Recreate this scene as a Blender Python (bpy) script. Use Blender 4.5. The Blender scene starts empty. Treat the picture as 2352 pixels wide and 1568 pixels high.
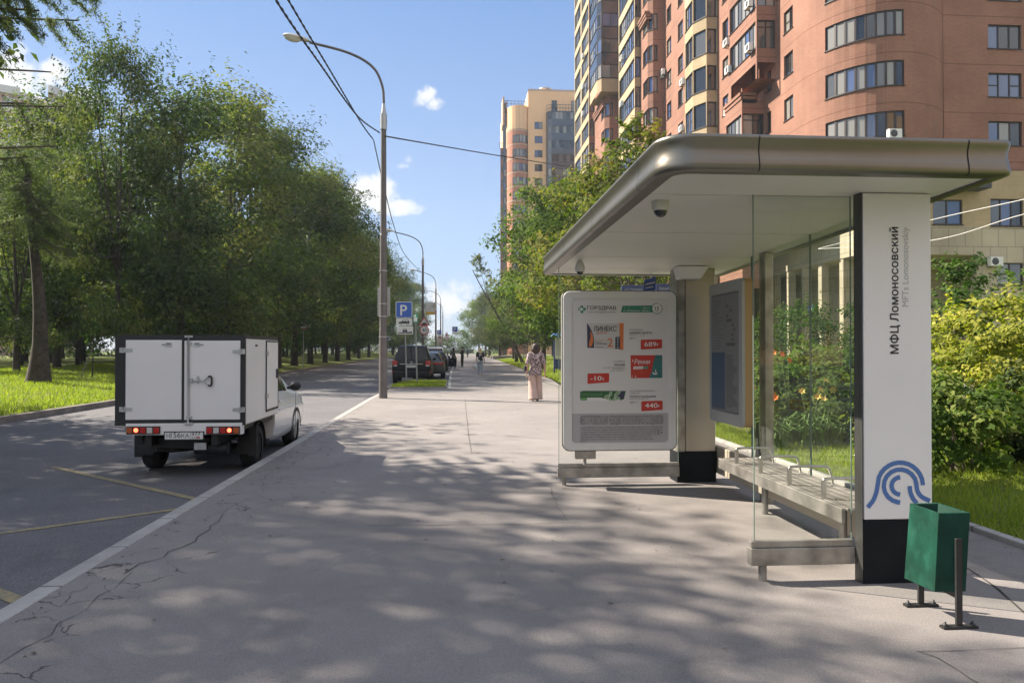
import bpy, bmesh, math, random
import numpy as np
from mathutils import Vector, Matrix, geometry
C = bpy.context.scene
COL = C.collection
R = math.radians

# ------------------------------------------------------------------ camera, sky, sun, exposure
EYE = 1.55                       # eye height above the pavement (pavement = z 0)
FPX = 1750.0                     # focal length in pixels of a 2352 px wide picture
YAW = math.atan((1176 - 1044) / FPX)
PIT = math.atan(18 / FPX)
cam_d = bpy.data.cameras.new('camera')
cam_d.sensor_width = 36.0
cam_d.lens = FPX / 2352 * 36.0
cam_d.clip_start = 0.05
cam_d.clip_end = 3000
cam = bpy.data.objects.new('camera', cam_d)
COL.objects.link(cam)
cam.location = (0, 0, EYE)
cam.rotation_euler = (R(90) + PIT, 0, -YAW)
C.camera = cam

SUN_AZ = R(-62)                  # measured from +Y towards +X (sun stands to the left, a little ahead)
SUN_EL = R(41)
sun_dir = Vector((math.sin(SUN_AZ) * math.cos(SUN_EL), math.cos(SUN_AZ) * math.cos(SUN_EL), math.sin(SUN_EL)))
sun_d = bpy.data.lights.new('sun', 'SUN')
sun_d.energy = 5.0
sun_d.angle = R(0.53)
sun_d.color = (1.0, 0.90, 0.76)
sun = bpy.data.objects.new('sun', sun_d)
COL.objects.link(sun)
sun.rotation_euler = sun_dir.to_track_quat('Z', 'Y').to_euler()

C.view_settings.view_transform = 'Standard'
C.view_settings.look = 'None'
C.view_settings.exposure = 1.4
C.view_settings.gamma = 1.0
C.render.engine = 'CYCLES'
C.cycles.max_bounces = 8
C.cycles.diffuse_bounces = 3
C.cycles.glossy_bounces = 3
C.cycles.transmission_bounces = 4
C.cycles.transparent_max_bounces = 12
C.cycles.caustics_reflective = False
C.cycles.caustics_refractive = False
C.cycles.use_denoising = True

W = bpy.data.worlds.new('World')
C.world = W
W.use_nodes = True
wn = W.node_tree
wn.nodes.clear()
def wnode(t, **kw):
    n = wn.nodes.new(t)
    for k, v in kw.items(): setattr(n, k, v)
    return n
def wmath(op, a, b=None, clamp=False):
    n = wnode('ShaderNodeMath', operation=op, use_clamp=clamp)
    for i, x in enumerate((a, b)):
        if x is None: continue
        if isinstance(x, (int, float)): n.inputs[i].default_value = x
        else: wn.links.new(x, n.inputs[i])
    return n.outputs[0]
sky = wnode('ShaderNodeTexSky', sky_type='NISHITA', sun_disc=False)
sky.sun_elevation = SUN_EL
sky.sun_rotation = SUN_AZ
sky.altitude = 150
sky.air_density = 1.0
sky.dust_density = 0.15
sky.ozone_density = 1.6
# cumulus clouds fixed in world directions (bearing / height above the horizon)
tc = wnode('ShaderNodeTexCoord')
fwd = Vector((math.sin(YAW), math.cos(YAW), 0)); rgt = Vector((math.cos(YAW), -math.sin(YAW), 0))
def wdot(v):
    n = wnode('ShaderNodeVectorMath', operation='DOT_PRODUCT')
    wn.links.new(tc.outputs['Generated'], n.inputs[0]); n.inputs[1].default_value = v
    return n.outputs['Value']
dF, dR, dU = wdot(fwd), wdot(rgt), wdot((0, 0, 1))
dFs = wmath('MAXIMUM', dF, 0.02)
cu, cv = wmath('DIVIDE', dR, dFs), wmath('DIVIDE', dU, dFs)
nz = wnode('ShaderNodeTexNoise'); nz.inputs['Scale'].default_value = 22; nz.inputs['Detail'].default_value = 7; nz.inputs['Roughness'].default_value = 0.62
wn.links.new(tc.outputs['Generated'], nz.inputs['Vector'])
nz2 = wnode('ShaderNodeTexNoise'); nz2.inputs['Scale'].default_value = 7; nz2.inputs['Detail'].default_value = 4
wn.links.new(tc.outputs['Generated'], nz2.inputs['Vector'])
CLOUDS = [(20, 165, 70, 60, 1.2), (5, 205, 60, 60, 1.2), (120, 178, 50, 46, 1.2), (150, 230, 70, 45, 1.1), (80, 250, 120, 40, 1.1), (975, 217, 30, 26, .95), (1000, 236, 28, 18, .9), (950, 228, 38, 18, .72), (942, 365, 17, 20, .9),
          (928, 380, 22, 12, .8), (850, 440, 55, 45, 1.1), (905, 478, 60, 20, .95), (800, 470, 60, 50, 1.0), (1065, 668, 55, 32, 1.05), (1025, 690, 60, 45, 1.0), (1000, 745, 60, 60, .95), (1090, 700, 70, 45, .9),
          (1560, 90, 200, 20, .35), (-200, 260, 200, 80, 1.0), (-600, 300, 260, 90, .9), (2800, 420, 400, 80, .9), (3400, 300, 300, 90, .9)]
acc = None
for (x, y, a, b, s) in CLOUDS:
    u0, v0 = (x - 1176) / FPX, (802 - y) / FPX
    du = wmath('DIVIDE', wmath('SUBTRACT', cu, u0), a / FPX * 1.25)
    dv = wmath('DIVIDE', wmath('SUBTRACT', cv, v0), b / FPX * 1.25)
    q = wmath('SUBTRACT', s, wmath('ADD', wmath('MULTIPLY', du, du), wmath('MULTIPLY', dv, dv)))
    acc = q if acc is None else wmath('MAXIMUM', acc, q)
acc = wmath('MAXIMUM', acc, -1.5)
dens = wmath('ADD', acc, wmath('MULTIPLY', wmath('SUBTRACT', nz.outputs[0], 0.56), 3.6))
mr = wnode('ShaderNodeMapRange', interpolation_type='SMOOTHSTEP'); mr.inputs['From Min'].default_value = 0.1; mr.inputs['From Max'].default_value = 0.85
wn.links.new(dens, mr.inputs['Value'])
mask = wmath('MULTIPLY', mr.outputs[0], wmath('GREATER_THAN', dF, 0.05))
ccol = wnode('ShaderNodeMix', data_type='RGBA')
ccol.inputs['A'].default_value = (3.7, 3.9, 4.25, 1); ccol.inputs['B'].default_value = (4.7, 4.7, 4.7, 1)
wn.links.new(wmath('MULTIPLY', dens, 0.7, True), ccol.inputs['Factor'])
# the air near the sun-side horizon is milky: soften the sky towards the pale summer blue of the day, whitened overhead as added fill light
sz = wnode('ShaderNodeSeparateXYZ'); wn.links.new(tc.outputs['Generated'], sz.inputs[0])
rp = wnode('ShaderNodeValToRGB'); rp.color_ramp.elements[0].position = 0.0; rp.color_ramp.elements[0].color = (2.1, 2.6, 3.6, 1)
rp.color_ramp.elements[1].position = 1.0; rp.color_ramp.elements[1].color = (2.3, 2.7, 3.5, 1)
for ps_, cl_ in ((.16, (1.75, 2.35, 3.65, 1)), (.42, (.90, 1.62, 3.2, 1)), (.62, (2.0, 2.5, 3.5, 1))):
    e_ = rp.color_ramp.elements.new(ps_); e_.color = cl_
wn.links.new(sz.outputs['Z'], rp.inputs[0])
day = wnode('ShaderNodeMix', data_type='RGBA'); day.inputs['Factor'].default_value = .80
wn.links.new(sky.outputs[0], day.inputs['A']); wn.links.new(rp.outputs[0], day.inputs['B'])
# unseen white cloud added behind the viewer to fill surfaces facing the camera
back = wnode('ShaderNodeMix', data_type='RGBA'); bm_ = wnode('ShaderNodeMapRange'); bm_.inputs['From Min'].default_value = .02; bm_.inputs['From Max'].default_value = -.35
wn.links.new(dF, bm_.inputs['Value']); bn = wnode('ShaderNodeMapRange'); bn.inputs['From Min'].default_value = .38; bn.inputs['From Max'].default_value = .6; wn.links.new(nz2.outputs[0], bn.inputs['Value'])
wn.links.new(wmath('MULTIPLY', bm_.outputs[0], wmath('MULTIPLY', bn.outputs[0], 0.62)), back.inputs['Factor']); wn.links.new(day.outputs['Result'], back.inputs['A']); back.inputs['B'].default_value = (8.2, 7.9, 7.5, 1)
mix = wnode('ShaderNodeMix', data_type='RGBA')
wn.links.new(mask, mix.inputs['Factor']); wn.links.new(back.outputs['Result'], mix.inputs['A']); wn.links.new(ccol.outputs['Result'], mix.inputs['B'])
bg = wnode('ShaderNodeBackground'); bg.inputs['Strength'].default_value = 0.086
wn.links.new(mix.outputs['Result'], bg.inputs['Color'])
wo = wnode('ShaderNodeOutputWorld'); wn.links.new(bg.outputs[0], wo.inputs['Surface'])

# ------------------------------------------------------------------ picture-plane geometry (2352 x 1568 grid of the photograph) -> real places
CM = Matrix.Rotation(-YAW, 3, 'Z') @ Matrix.Rotation(R(90) + PIT, 3, 'X')
def ray(px, py): return CM @ Vector(((px - 1176) / FPX, (784 - py) / FPX, -1.0))
def G(px, py, z=0.0):
    r = ray(px, py); t = (z - EYE) / r.z
    return Vector((r.x * t, r.y * t, z))
def PD(px, py, d):
    r = ray(px, py); return Vector((r.x * d, r.y * d, EYE + r.z * d))
def PY(px, py, Y):
    r = ray(px, py); t = Y / r.y; return Vector((r.x * t, Y, EYE + r.z * t))
def PX(px, py, X):
    r = ray(px, py); t = X / r.x; return Vector((X, r.y * t, EYE + r.z * t))
CMI = CM.transposed()
def proj(p):
    v = CMI @ (Vector(p) - Vector((0, 0, EYE)))
    if v.z > -0.1: return None
    return (1176 + FPX * v.x / -v.z, 784 - FPX * v.y / -v.z, -v.z)

# ------------------------------------------------------------------ materials
MATS = {}
def mat(name, col, rough=0.6, metal=0.0, var=0.0, vscale=8.0, bump=0.0, bscale=60.0, col2=None, c2scale=3.0, c2lo=.45, c2hi=.65, spec=0.5, emit=None, estr=0.0, coat=0.0, detail=6):
    if name in MATS: return MATS[name]
    m = bpy.data.materials.new(name); m.use_nodes = True
    nt = m.node_tree; b = nt.nodes['Principled BSDF']
    b.inputs['Base Color'].default_value = (*col, 1); b.inputs['Roughness'].default_value = rough; b.inputs['Metallic'].default_value = metal
    b.inputs['Specular IOR Level'].default_value = spec
    if coat: b.inputs['Coat Weight'].default_value = coat; b.inputs['Coat Roughness'].default_value = .05
    if emit: b.inputs['Emission Color'].default_value = (*emit, 1); b.inputs['Emission Strength'].default_value = estr
    tcn = None
    if var or bump or col2:
        tcn = nt.nodes.new('ShaderNodeTexCoord')
    src = None
    if var or col2:
        if col2:
            n = nt.nodes.new('ShaderNodeTexNoise'); n.inputs['Scale'].default_value = c2scale; n.inputs['Detail'].default_value = detail
            nt.links.new(tcn.outputs['Object'], n.inputs['Vector'])
            mr_ = nt.nodes.new('ShaderNodeMapRange'); mr_.inputs['From Min'].default_value = c2lo; mr_.inputs['From Max'].default_value = c2hi
            nt.links.new(n.outputs[0], mr_.inputs['Value'])
            mx = nt.nodes.new('ShaderNodeMix'); mx.data_type = 'RGBA'
            mx.inputs['A'].default_value = (*col, 1); mx.inputs['B'].default_value = (*col2, 1)
            nt.links.new(mr_.outputs[0], mx.inputs['Factor']); src = mx.outputs['Result']
        if var:
            n = nt.nodes.new('ShaderNodeTexNoise'); n.inputs['Scale'].default_value = vscale; n.inputs['Detail'].default_value = 8
            nt.links.new(tcn.outputs['Object'], n.inputs['Vector'])
            mr_ = nt.nodes.new('ShaderNodeMapRange'); mr_.inputs['From Min'].default_value = .3; mr_.inputs['From Max'].default_value = .7
            mr_.inputs['To Min'].default_value = 1 - var; mr_.inputs['To Max'].default_value = 1 + var
            nt.links.new(n.outputs[0], mr_.inputs['Value'])
            mx = nt.nodes.new('ShaderNodeMix'); mx.data_type = 'RGBA'; mx.blend_type = 'MULTIPLY'; mx.inputs['Factor'].default_value = 1
            if src: nt.links.new(src, mx.inputs['A'])
            else: mx.inputs['A'].default_value = (*col, 1)
            nt.links.new(mr_.outputs[0], mx.inputs['B']); src = mx.outputs['Result']
        nt.links.new(src, b.inputs['Base Color'])
    if bump:
        n = nt.nodes.new('ShaderNodeTexNoise'); n.inputs['Scale'].default_value = bscale; n.inputs['Detail'].default_value = 5
        nt.links.new(tcn.outputs['Object'], n.inputs['Vector'])
        bp = nt.nodes.new('ShaderNodeBump'); bp.inputs['Strength'].default_value = bump; bp.inputs['Distance'].default_value = .01
        nt.links.new(n.outputs[0], bp.inputs['Height']); nt.links.new(bp.outputs[0], b.inputs['Normal'])
    MATS[name] = m
    return m
class NT:                                    # tiny node-tree writer
    def __init__(s, name):
        s.m = bpy.data.materials.new(name); s.m.use_nodes = True; s.t = s.m.node_tree; s.b = s.t.nodes['Principled BSDF']; MATS[name] = s.m
    def n(s, t, **kw):
        x = s.t.nodes.new(t)
        for k, v in kw.items(): setattr(x, k, v)
        return x
    def l(s, a, b): s.t.links.new(a, b)
    def math(s, op, a, b=None, clamp=False):
        x = s.n('ShaderNodeMath', operation=op, use_clamp=clamp)
        for i, v in enumerate((a, b)):
            if v is None: continue
            if isinstance(v, (int, float)): x.inputs[i].default_value = v
            else: s.l(v, x.inputs[i])
        return x.outputs[0]
    def noise(s, vec, scale, detail=6, rough=.5, dist=0):
        x = s.n('ShaderNodeTexNoise'); x.inputs['Scale'].default_value = scale; x.inputs['Detail'].default_value = detail; x.inputs['Roughness'].default_value = rough; x.inputs['Distortion'].default_value = dist
        s.l(vec, x.inputs['Vector']); return x.outputs[0]
    def rng(s, v, a, b, c=0., d=1.):
        x = s.n('ShaderNodeMapRange'); x.inputs['From Min'].default_value = a; x.inputs['From Max'].default_value = b; x.inputs['To Min'].default_value = c; x.inputs['To Max'].default_value = d
        s.l(v, x.inputs['Value']); return x.outputs[0]
    def mix(s, f, a, b, mode='MIX'):
        x = s.n('ShaderNodeMix', data_type='RGBA', blend_type=mode)
        for k, v in (('Factor', f), ('A', a), ('B', b)):
            if isinstance(v, (int, float)): x.inputs[k].default_value = v if k == 'Factor' else (v, v, v, 1)
            elif isinstance(v, tuple): x.inputs[k].default_value = (*v, 1)
            else: s.l(v, x.inputs[k])
        return x.outputs['Result']
    def bump(s, h, st, dist=.01):
        x = s.n('ShaderNodeBump'); x.inputs['Strength'].default_value = st; x.inputs['Distance'].default_value = dist
        s.l(h, x.inputs['Height']); s.l(x.outputs[0], s.b.inputs['Normal'])

# ------------------------------------------------------------------ mesh builder
ORG = {}                                     # world origin every object's vertices are measured from
class MB:
    def __init__(s): s.v = []; s.f = []; s.mi = []; s.sm = []
    def add(s, vs, fs, m=0, smooth=False):
        o = len(s.v); s.v += [tuple(p) for p in vs]
        for f in fs: s.f.append(tuple(i + o for i in f)); s.mi.append(m); s.sm.append(smooth)
        return s
    def box(s, x0, x1, y0, y1, z0, z1, m=0):
        vs = [(x, y, z) for z in (z0, z1) for y in (y0, y1) for x in (x0, x1)]
        return s.add(vs, [(0, 2, 3, 1), (4, 5, 7, 6), (0, 1, 5, 4), (2, 6, 7, 3), (0, 4, 6, 2), (1, 3, 7, 5)], m)
    def hexa(s, p, m=0):                     # 8 corners: bottom 4 (ccw from above) then top 4
        return s.add(p, [(3, 2, 1, 0), (4, 5, 6, 7), (0, 1, 5, 4), (1, 2, 6, 5), (2, 3, 7, 6), (3, 0, 4, 7)], m)
    def quad(s, a, b, c, d, m=0): return s.add([a, b, c, d], [(0, 1, 2, 3)], m)
    def prism(s, pts, z0, z1, m=0, cap=True, smooth=False):   # pts ccw in xy
        n = len(pts); vs = [(x, y, z0) for x, y in pts] + [(x, y, z1) for x, y in pts]
        s.add(vs, [(i, (i + 1) % n, n + (i + 1) % n, n + i) for i in range(n)], m, smooth)
        if cap: s.add(vs, [tuple(range(n))[::-1], tuple(range(n, 2 * n))], m)
        return s
    def extrude(s, pts, a, b, m=0, smooth=False):              # pts: 3-D ring, swept from offset a to offset b
        n = len(pts); a = Vector(a); b = Vector(b)
        vs = [Vector(p) + a for p in pts] + [Vector(p) + b for p in pts]
        s.add(vs, [(i, (i + 1) % n, n + (i + 1) % n, n + i) for i in range(n)], m, smooth)
        return s.add(vs, [tuple(range(n))[::-1], tuple(range(n, 2 * n))], m)
    def tube(s, path, rad, n=8, m=0, cap=True, flat=1.0, smooth=True):
        path = [Vector(p) for p in path]
        if not hasattr(rad, '__len__'): rad = [rad] * len(path)
        rings = []; up = None
        for i, p in enumerate(path):
            t = (path[min(i + 1, len(path) - 1)] - path[max(i - 1, 0)]).normalized()
            if up is None:
                up = Vector((0, 0, 1)) if abs(t.z) < .9 else Vector((1, 0, 0))
            sd = t.cross(up).normalized(); up = sd.cross(t).normalized()
            rings.append([p + (sd * math.cos(2 * math.pi * k / n) + up * flat * math.sin(2 * math.pi * k / n)) * rad[i] for k in range(n)])
        vs = [q for r_ in rings for q in r_]
        fs = [(i * n + k, i * n + (k + 1) % n, (i + 1) * n + (k + 1) % n, (i + 1) * n + k) for i in range(len(path) - 1) for k in range(n)]
        s.add(vs, fs, m, smooth)
        if cap:
            s.add(rings[0], [tuple(range(n))], m); s.add(rings[-1], [tuple(range(n))[::-1]], m)
        return s
    def cyl(s, a, b, r, r2=None, n=16, m=0): return s.tube([a, b], [r, r if r2 is None else r2], n, m)
    def lathe(s, c, prof, n=20, m=0, axis='z', smooth=True):    # prof: (radius, height)
        c = Vector(c); vs = []
        for r_, h in prof:
            for k in range(n):
                a = 2 * math.pi * k / n; x, y = r_ * math.cos(a), r_ * math.sin(a)
                vs.append(c + (Vector((x, y, h)) if axis == 'z' else Vector((h, x, y)) if axis == 'x' else Vector((y, h, x))))
        fs = [(i * n + k, i * n + (k + 1) % n, (i + 1) * n + (k + 1) % n, (i + 1) * n + k) for i in range(len(prof) - 1) for k in range(n)]
        return s.add(vs, fs, m, smooth)
    def ell(s, c, rx, ry, rz, n=14, k=9, m=0):
        c = Vector(c); prof = []
        vs = []; 
        for i in range(k + 1):
            th = math.pi * i / k
            for j in range(n):
                a = 2 * math.pi * j / n
                vs.append(c + Vector((rx * math.sin(th) * math.cos(a), ry * math.sin(th) * math.sin(a), -rz * math.cos(th))))
        fs = [(i * n + j, i * n + (j + 1) % n, (i + 1) * n + (j + 1) % n, (i + 1) * n + j) for i in range(k) for j in range(n)]
        return s.add(vs, fs, m, True)
    def text(s, txt, M, m=0, w=None, h=None, align='LEFT', bold=0.0, shear=0.0, depth=0.0):
        """lettering laid on the plane of M (x right, y up); scaled to width w and/or cap height h"""
        vs, fs = glyphs(txt, 0.0, shear)
        if not len(vs): return s
        x0, x1 = min(v[0] for v in vs), max(v[0] for v in vs)
        cap = 0.727
        sy = (h / cap) if h else (w / (x1 - x0)); sx = (w / (x1 - x0)) if w else sy
        if not h: sy = sx
        off = {'LEFT': 0, 'CENTER': .5, 'RIGHT': 1}[align] * (x1 - x0)
        h_ = bold * cap * sy * .55                                   # heavier weight: the same outline laid again, slightly shifted, hair-thin steps apart
        for q, (dx, dy) in enumerate([(0, 0)] if not bold else [(0, 0), (-h_, 0), (h_, 0), (0, h_ * .7), (0, -h_ * .7)]):
            s.add([M @ Vector(((v[0] - x0 - off) * sx + dx, v[1] * sy + dy, q * .00008 + v[2] * .05)) for v in vs], fs, m)
        return s
    def ribbon(s, pts, w, N, m=0, closed=False):               # flat stroke of width w in the plane with normal N
        pts = [Vector(p) for p in pts]; N = Vector(N); n = len(pts); L = []; Rr = []
        for i, p in enumerate(pts):
            if closed: t = pts[(i + 1) % n] - pts[i - 1]
            else: t = pts[min(i + 1, n - 1)] - pts[max(i - 1, 0)]
            sd = t.normalized().cross(N) * w / 2
            L.append(p - sd); Rr.append(p + sd)
        rngk = range(n if closed else n - 1)
        return s.add(L + Rr, [(i, n + i, n + (i + 1) % n, (i + 1) % n) for i in rngk], m)
    def build(s, name, mats, parent=None, bevel=0.0, seg=2, recalc=True, origin=None):
        if not isinstance(mats, (list, tuple)): mats = [mats]
        me = bpy.data.meshes.new(name)
        o = ORG[parent.name] if parent is not None else (Vector(origin) if origin is not None else Vector((0, 0, 0)))
        me.from_pydata([(p[0] - o.x, p[1] - o.y, p[2] - o.z) for p in s.v], [], s.f)
        for mm in mats: me.materials.append(mm)
        me.polygons.foreach_set('material_index', s.mi); me.polygons.foreach_set('use_smooth', s.sm)
        if bevel or recalc:
            bm = bmesh.new(); bm.from_mesh(me)
            if bevel:
                bmesh.ops.remove_doubles(bm, verts=bm.verts, dist=1e-5)
                ed = [e for e in bm.edges if len(e.link_faces) == 2 and e.calc_face_angle(0) > .6]
                bmesh.ops.bevel(bm, geom=ed, offset=bevel, offset_type='OFFSET', segments=seg, profile=.5, affect='EDGES', clamp_overlap=True)
            if recalc: bmesh.ops.recalc_face_normals(bm, faces=bm.faces)
            bm.to_mesh(me); bm.free()
        me.update()
        ob = bpy.data.objects.new(name, me); COL.objects.link(ob)
        ORG[ob.name] = o
        if parent is not None: ob.parent = parent
        else: ob.location = o
        return ob
_gc = {}
def glyphs(txt, bold=0.0, shear=0.0):
    """filled outlines of a line of text; every outer contour is filled on its own, so overlapping contours stay solid"""
    key = (txt, shear)
    if key in _gc: return _gc[key]
    cu_ = bpy.data.curves.new('t', 'FONT'); cu_.body = txt; cu_.shear = shear; cu_.size = 1
    ob = bpy.data.objects.new('t', cu_); COL.objects.link(ob)
    dg = bpy.context.evaluated_depsgraph_get(); dg.update()
    cc = ob.to_curve(dg); loops = []
    for sp in cc.splines:
        P = []
        if sp.type == 'BEZIER':
            bp = sp.bezier_points; n = len(bp)
            for i in range(n):
                a_, c_ = bp[i], bp[(i + 1) % n]
                seg = geometry.interpolate_bezier(a_.co, a_.handle_right, c_.handle_left, c_.co, 5)
                straight = (a_.handle_right - a_.co).length < 1e-5 and (c_.handle_left - c_.co).length < 1e-5
                P += [seg[0]] if straight else seg[:-1]
        else: P = [Vector(q.co[:3]) for q in sp.points]
        Q = [P[0]]
        for q in P[1:]:
            if (q - Q[-1]).length > 1e-5: Q.append(q)
        i = 0
        while i < len(Q) - 3:                                   # untie small self-crossings (apex of M and A)
            for j in range(i + 2, min(i + 14, len(Q) - 1)):
                x_ = geometry.intersect_line_line_2d(Q[i].xy, Q[i + 1].xy, Q[j].xy, Q[j + 1].xy)
                if x_ is not None: Q[i + 1:j + 1] = [Vector((x_.x, x_.y, 0))]; break
            i += 1
        if len(Q) > 2:
            ar = sum(Q[i].x * Q[(i + 1) % len(Q)].y - Q[(i + 1) % len(Q)].x * Q[i].y for i in range(len(Q))) / 2
            loops.append((ar, [Vector((q.x, q.y, 0)) for q in Q]))
    ob.to_curve_clear(); bpy.data.objects.remove(ob); bpy.data.curves.remove(cu_)
    vs, fs = [], []
    if loops:
        sg = 1 if max(loops, key=lambda l: abs(l[0]))[0] > 0 else -1
        def inside(pt, L):
            c = False
            for i in range(len(L)):
                p, q = L[i], L[i - 1]
                if (p.y > pt.y) != (q.y > pt.y) and pt.x < (q.x - p.x) * (pt.y - p.y) / (q.y - p.y) + p.x: c = not c
            return c
        outer = [L for a_, L in loops if a_ * sg > 0]; holes = [L for a_, L in loops if a_ * sg < 0]
        for k, L in enumerate(outer):
            hs_ = [h for h in holes if all(inside(q_, L) for q_ in h)]
            tri_ = geometry.tessellate_polygon([L] + hs_); o = len(vs)
            for l_ in [L] + hs_: vs += [(q.x, q.y, (k % 4) * .0004) for q in l_]
            fs += [tuple(i + o for i in t) for t in tri_]
    _gc[key] = (vs, fs)
    return vs, fs
def frame(o, x, y):
    x = Vector(x).normalized(); y = Vector(y).normalized(); z = x.cross(y)
    M = Matrix((x, y, z)).transposed().to_4x4(); M.translation = Vector(o); return M
def smooth_path(pts, k=6):
    pts = [Vector(p) for p in pts]; out = []
    for i in range(len(pts) - 1):
        p0, p1, p2, p3 = pts[max(i - 1, 0)], pts[i], pts[i + 1], pts[min(i + 2, len(pts) - 1)]
        for j in range(k):
            t = j / k
            out.append(.5 * (2 * p1 + (p2 - p0) * t + (2 * p0 - 5 * p1 + 4 * p2 - p3) * t * t + (3 * p1 - p0 - 3 * p2 + p3) * t ** 3))
    out.append(pts[-1]); return out
def np_mesh(name, V, F4, mats, tint=None, smooth=False):
    """big quad mesh from numpy arrays; optional per-face tint"""
    me = bpy.data.meshes.new(name); n = len(F4); k = F4.shape[1]
    me.vertices.add(len(V)); me.vertices.foreach_set('co', np.ascontiguousarray(V, dtype=np.float32).ravel())
    me.loops.add(n * k); me.loops.foreach_set('vertex_index', np.ascontiguousarray(F4, dtype=np.int32).ravel())
    me.polygons.add(n); me.polygons.foreach_set('loop_start', np.arange(0, n * k, k, dtype=np.int32)); me.polygons.foreach_set('loop_total', np.full(n, k, dtype=np.int32))
    for mm in (mats if isinstance(mats, (list, tuple)) else [mats]): me.materials.append(mm)
    if tint is not None:
        at = me.attributes.new('tint', 'FLOAT', 'FACE'); at.data.foreach_set('value', np.ascontiguousarray(tint, dtype=np.float32))
    me.update(calc_edges=True)
    return me

# ------------------------------------------------------------------ naming
def tag(o, label=None, cat=None, group=None, kind=None):
    if label: o['label'] = label
    if cat: o['category'] = cat
    if group: o['group'] = group
    if kind: o['kind'] = kind
    return o
def thing(name, label, cat, loc=(0, 0, 0), group=None):
    o = bpy.data.objects.new(name, None); COL.objects.link(o); o.location = loc; o.empty_display_size = .2
    ORG[o.name] = Vector(loc)
    return tag(o, label, cat, group)
def dup(o, loc, rz=0.0, label=None, sc=None):
    r_ = o.copy(); COL.objects.link(r_); r_.location = loc; r_.rotation_euler = (0, 0, rz)
    if label: r_['label'] = label
    if sc: r_.scale = sc
    for ch in list(o.children):
        c_ = ch.copy(); COL.objects.link(c_); c_.parent = r_
        for g in list(ch.children):
            d_ = g.copy(); COL.objects.link(d_); d_.parent = c_
    return r_
# ------------------------------------------------------------------ ground materials
def asphalt(name, c1, c2, crack_band=None, speck=.5, patch=None):
    k = NT(name); tcn = k.n('ShaderNodeTexCoord'); P = tcn.outputs['Object']
    big = k.rng(k.noise(P, .45, 5, .6), .3, .7); mid = k.rng(k.noise(P, 2.6, 6, .65), .3, .7); fine = k.noise(P, 140, 2, .5); fine2 = k.noise(P, 420, 1)
    col = k.mix(big, c1, c2)
    col = k.mix(k.math('MULTIPLY', mid, .28), col, tuple(x * .72 for x in c1))
    sp = k.rng(fine, .36, .64, 1 - speck, 1 + speck)
    col = k.mix(1.0, col, sp, 'MULTIPLY')
    sp2 = k.rng(fine2, .62, .74, 0, .55)
    col = k.mix(sp2, col, tuple(min(1, x * 2.2) for x in c2))
    agg = k.noise(P, 48, 3, .7); col = k.mix(1.0, col, k.rng(agg, .3, .7, 1 - speck * .5, 1 + speck * .5), 'MULTIPLY')
    st = k.math('MULTIPLY', k.rng(k.noise(P, .9, 5, .75, 1.2), .56, .70), .42); col = k.mix(st, col, tuple(x * .62 for x in c1))
    lt = k.math('MULTIPLY', k.rng(k.noise(P, 1.7, 4, .7, .6), .60, .72), .28); col = k.mix(lt, col, tuple(min(1, x * 1.3) for x in c2))
    # oil spots / chewing gum
    vo = k.n('ShaderNodeTexVoronoi', feature='F1'); vo.inputs['Scale'].default_value = 1.1; vo.inputs['Randomness'].default_value = 1
    k.l(P, vo.inputs['Vector'])
    spot = k.math('MULTIPLY', k.math('LESS_THAN', k.math('ADD', vo.outputs['Distance'], k.math('MULTIPLY', k.noise(P, 22, 3), .06)), .062), .5)
    col = k.mix(spot, col, tuple(x * .35 for x in c1))
    h = k.math('ADD', k.math('MULTIPLY', fine, .6), k.math('MULTIPLY', fine2, .4))
    if crack_band:
        sx = k.n('ShaderNodeSeparateXYZ'); k.l(P, sx.inputs[0])
        wob = k.noise(P, .55, 3); 
        xw = k.math('ADD', sx.outputs['X'], k.math('MULTIPLY', k.math('SUBTRACT', wob, .5), crack_band[2]))
        inb = k.math('MULTIPLY', k.rng(xw, crack_band[0] - .12, crack_band[0] + .05), k.rng(xw, crack_band[1] + .12, crack_band[1] - .05))
        yb = k.math('MULTIPLY', k.rng(sx.outputs['Y'], 17, 14), inb)
        dv = k.n('ShaderNodeVectorMath', operation='MULTIPLY_ADD')
        nn = k.n('ShaderNodeTexNoise'); nn.inputs['Scale'].default_value = 5; nn.inputs['Detail'].default_value = 5; k.l(P, nn.inputs['Vector'])
        k.l(nn.outputs['Color'], dv.inputs[0]); dv.inputs[1].default_value = (.32, .32, 0); k.l(P, dv.inputs[2])
        v2 = k.n('ShaderNodeTexVoronoi', feature='DISTANCE_TO_EDGE'); v2.inputs['Scale'].default_value = 2.3
        k.l(dv.outputs[0], v2.inputs['Vector'])
        wid = k.rng(k.noise(P, 3.3, 3), .46, .70, 0.0, .018)
        cr = k.math('MULTIPLY', k.rng(k.math('SUBTRACT', v2.outputs['Distance'], wid), 0.006, -.006), k.math('GREATER_THAN', yb, .5))
        col = k.mix(k.math('MULTIPLY', cr, .8), col, tuple(x * .16 for x in c1))
        h = k.math('SUBTRACT', h, k.math('MULTIPLY', cr, 1.5))
    k.l(col, k.b.inputs['Base Color']); k.b.inputs['Roughness'].default_value = .85; k.b.inputs['Specular IOR Level'].default_value = .3
    k.bump(h, .35, .006)
    return k.m
M_walk = asphalt('worn light asphalt', (.195, .178, .172), (.268, .245, .232), (-2.55, -1.85, 1.5), .2)
M_road = asphalt('dark road asphalt', (.112, .109, .116), (.158, .153, .160), None, .45)
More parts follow.
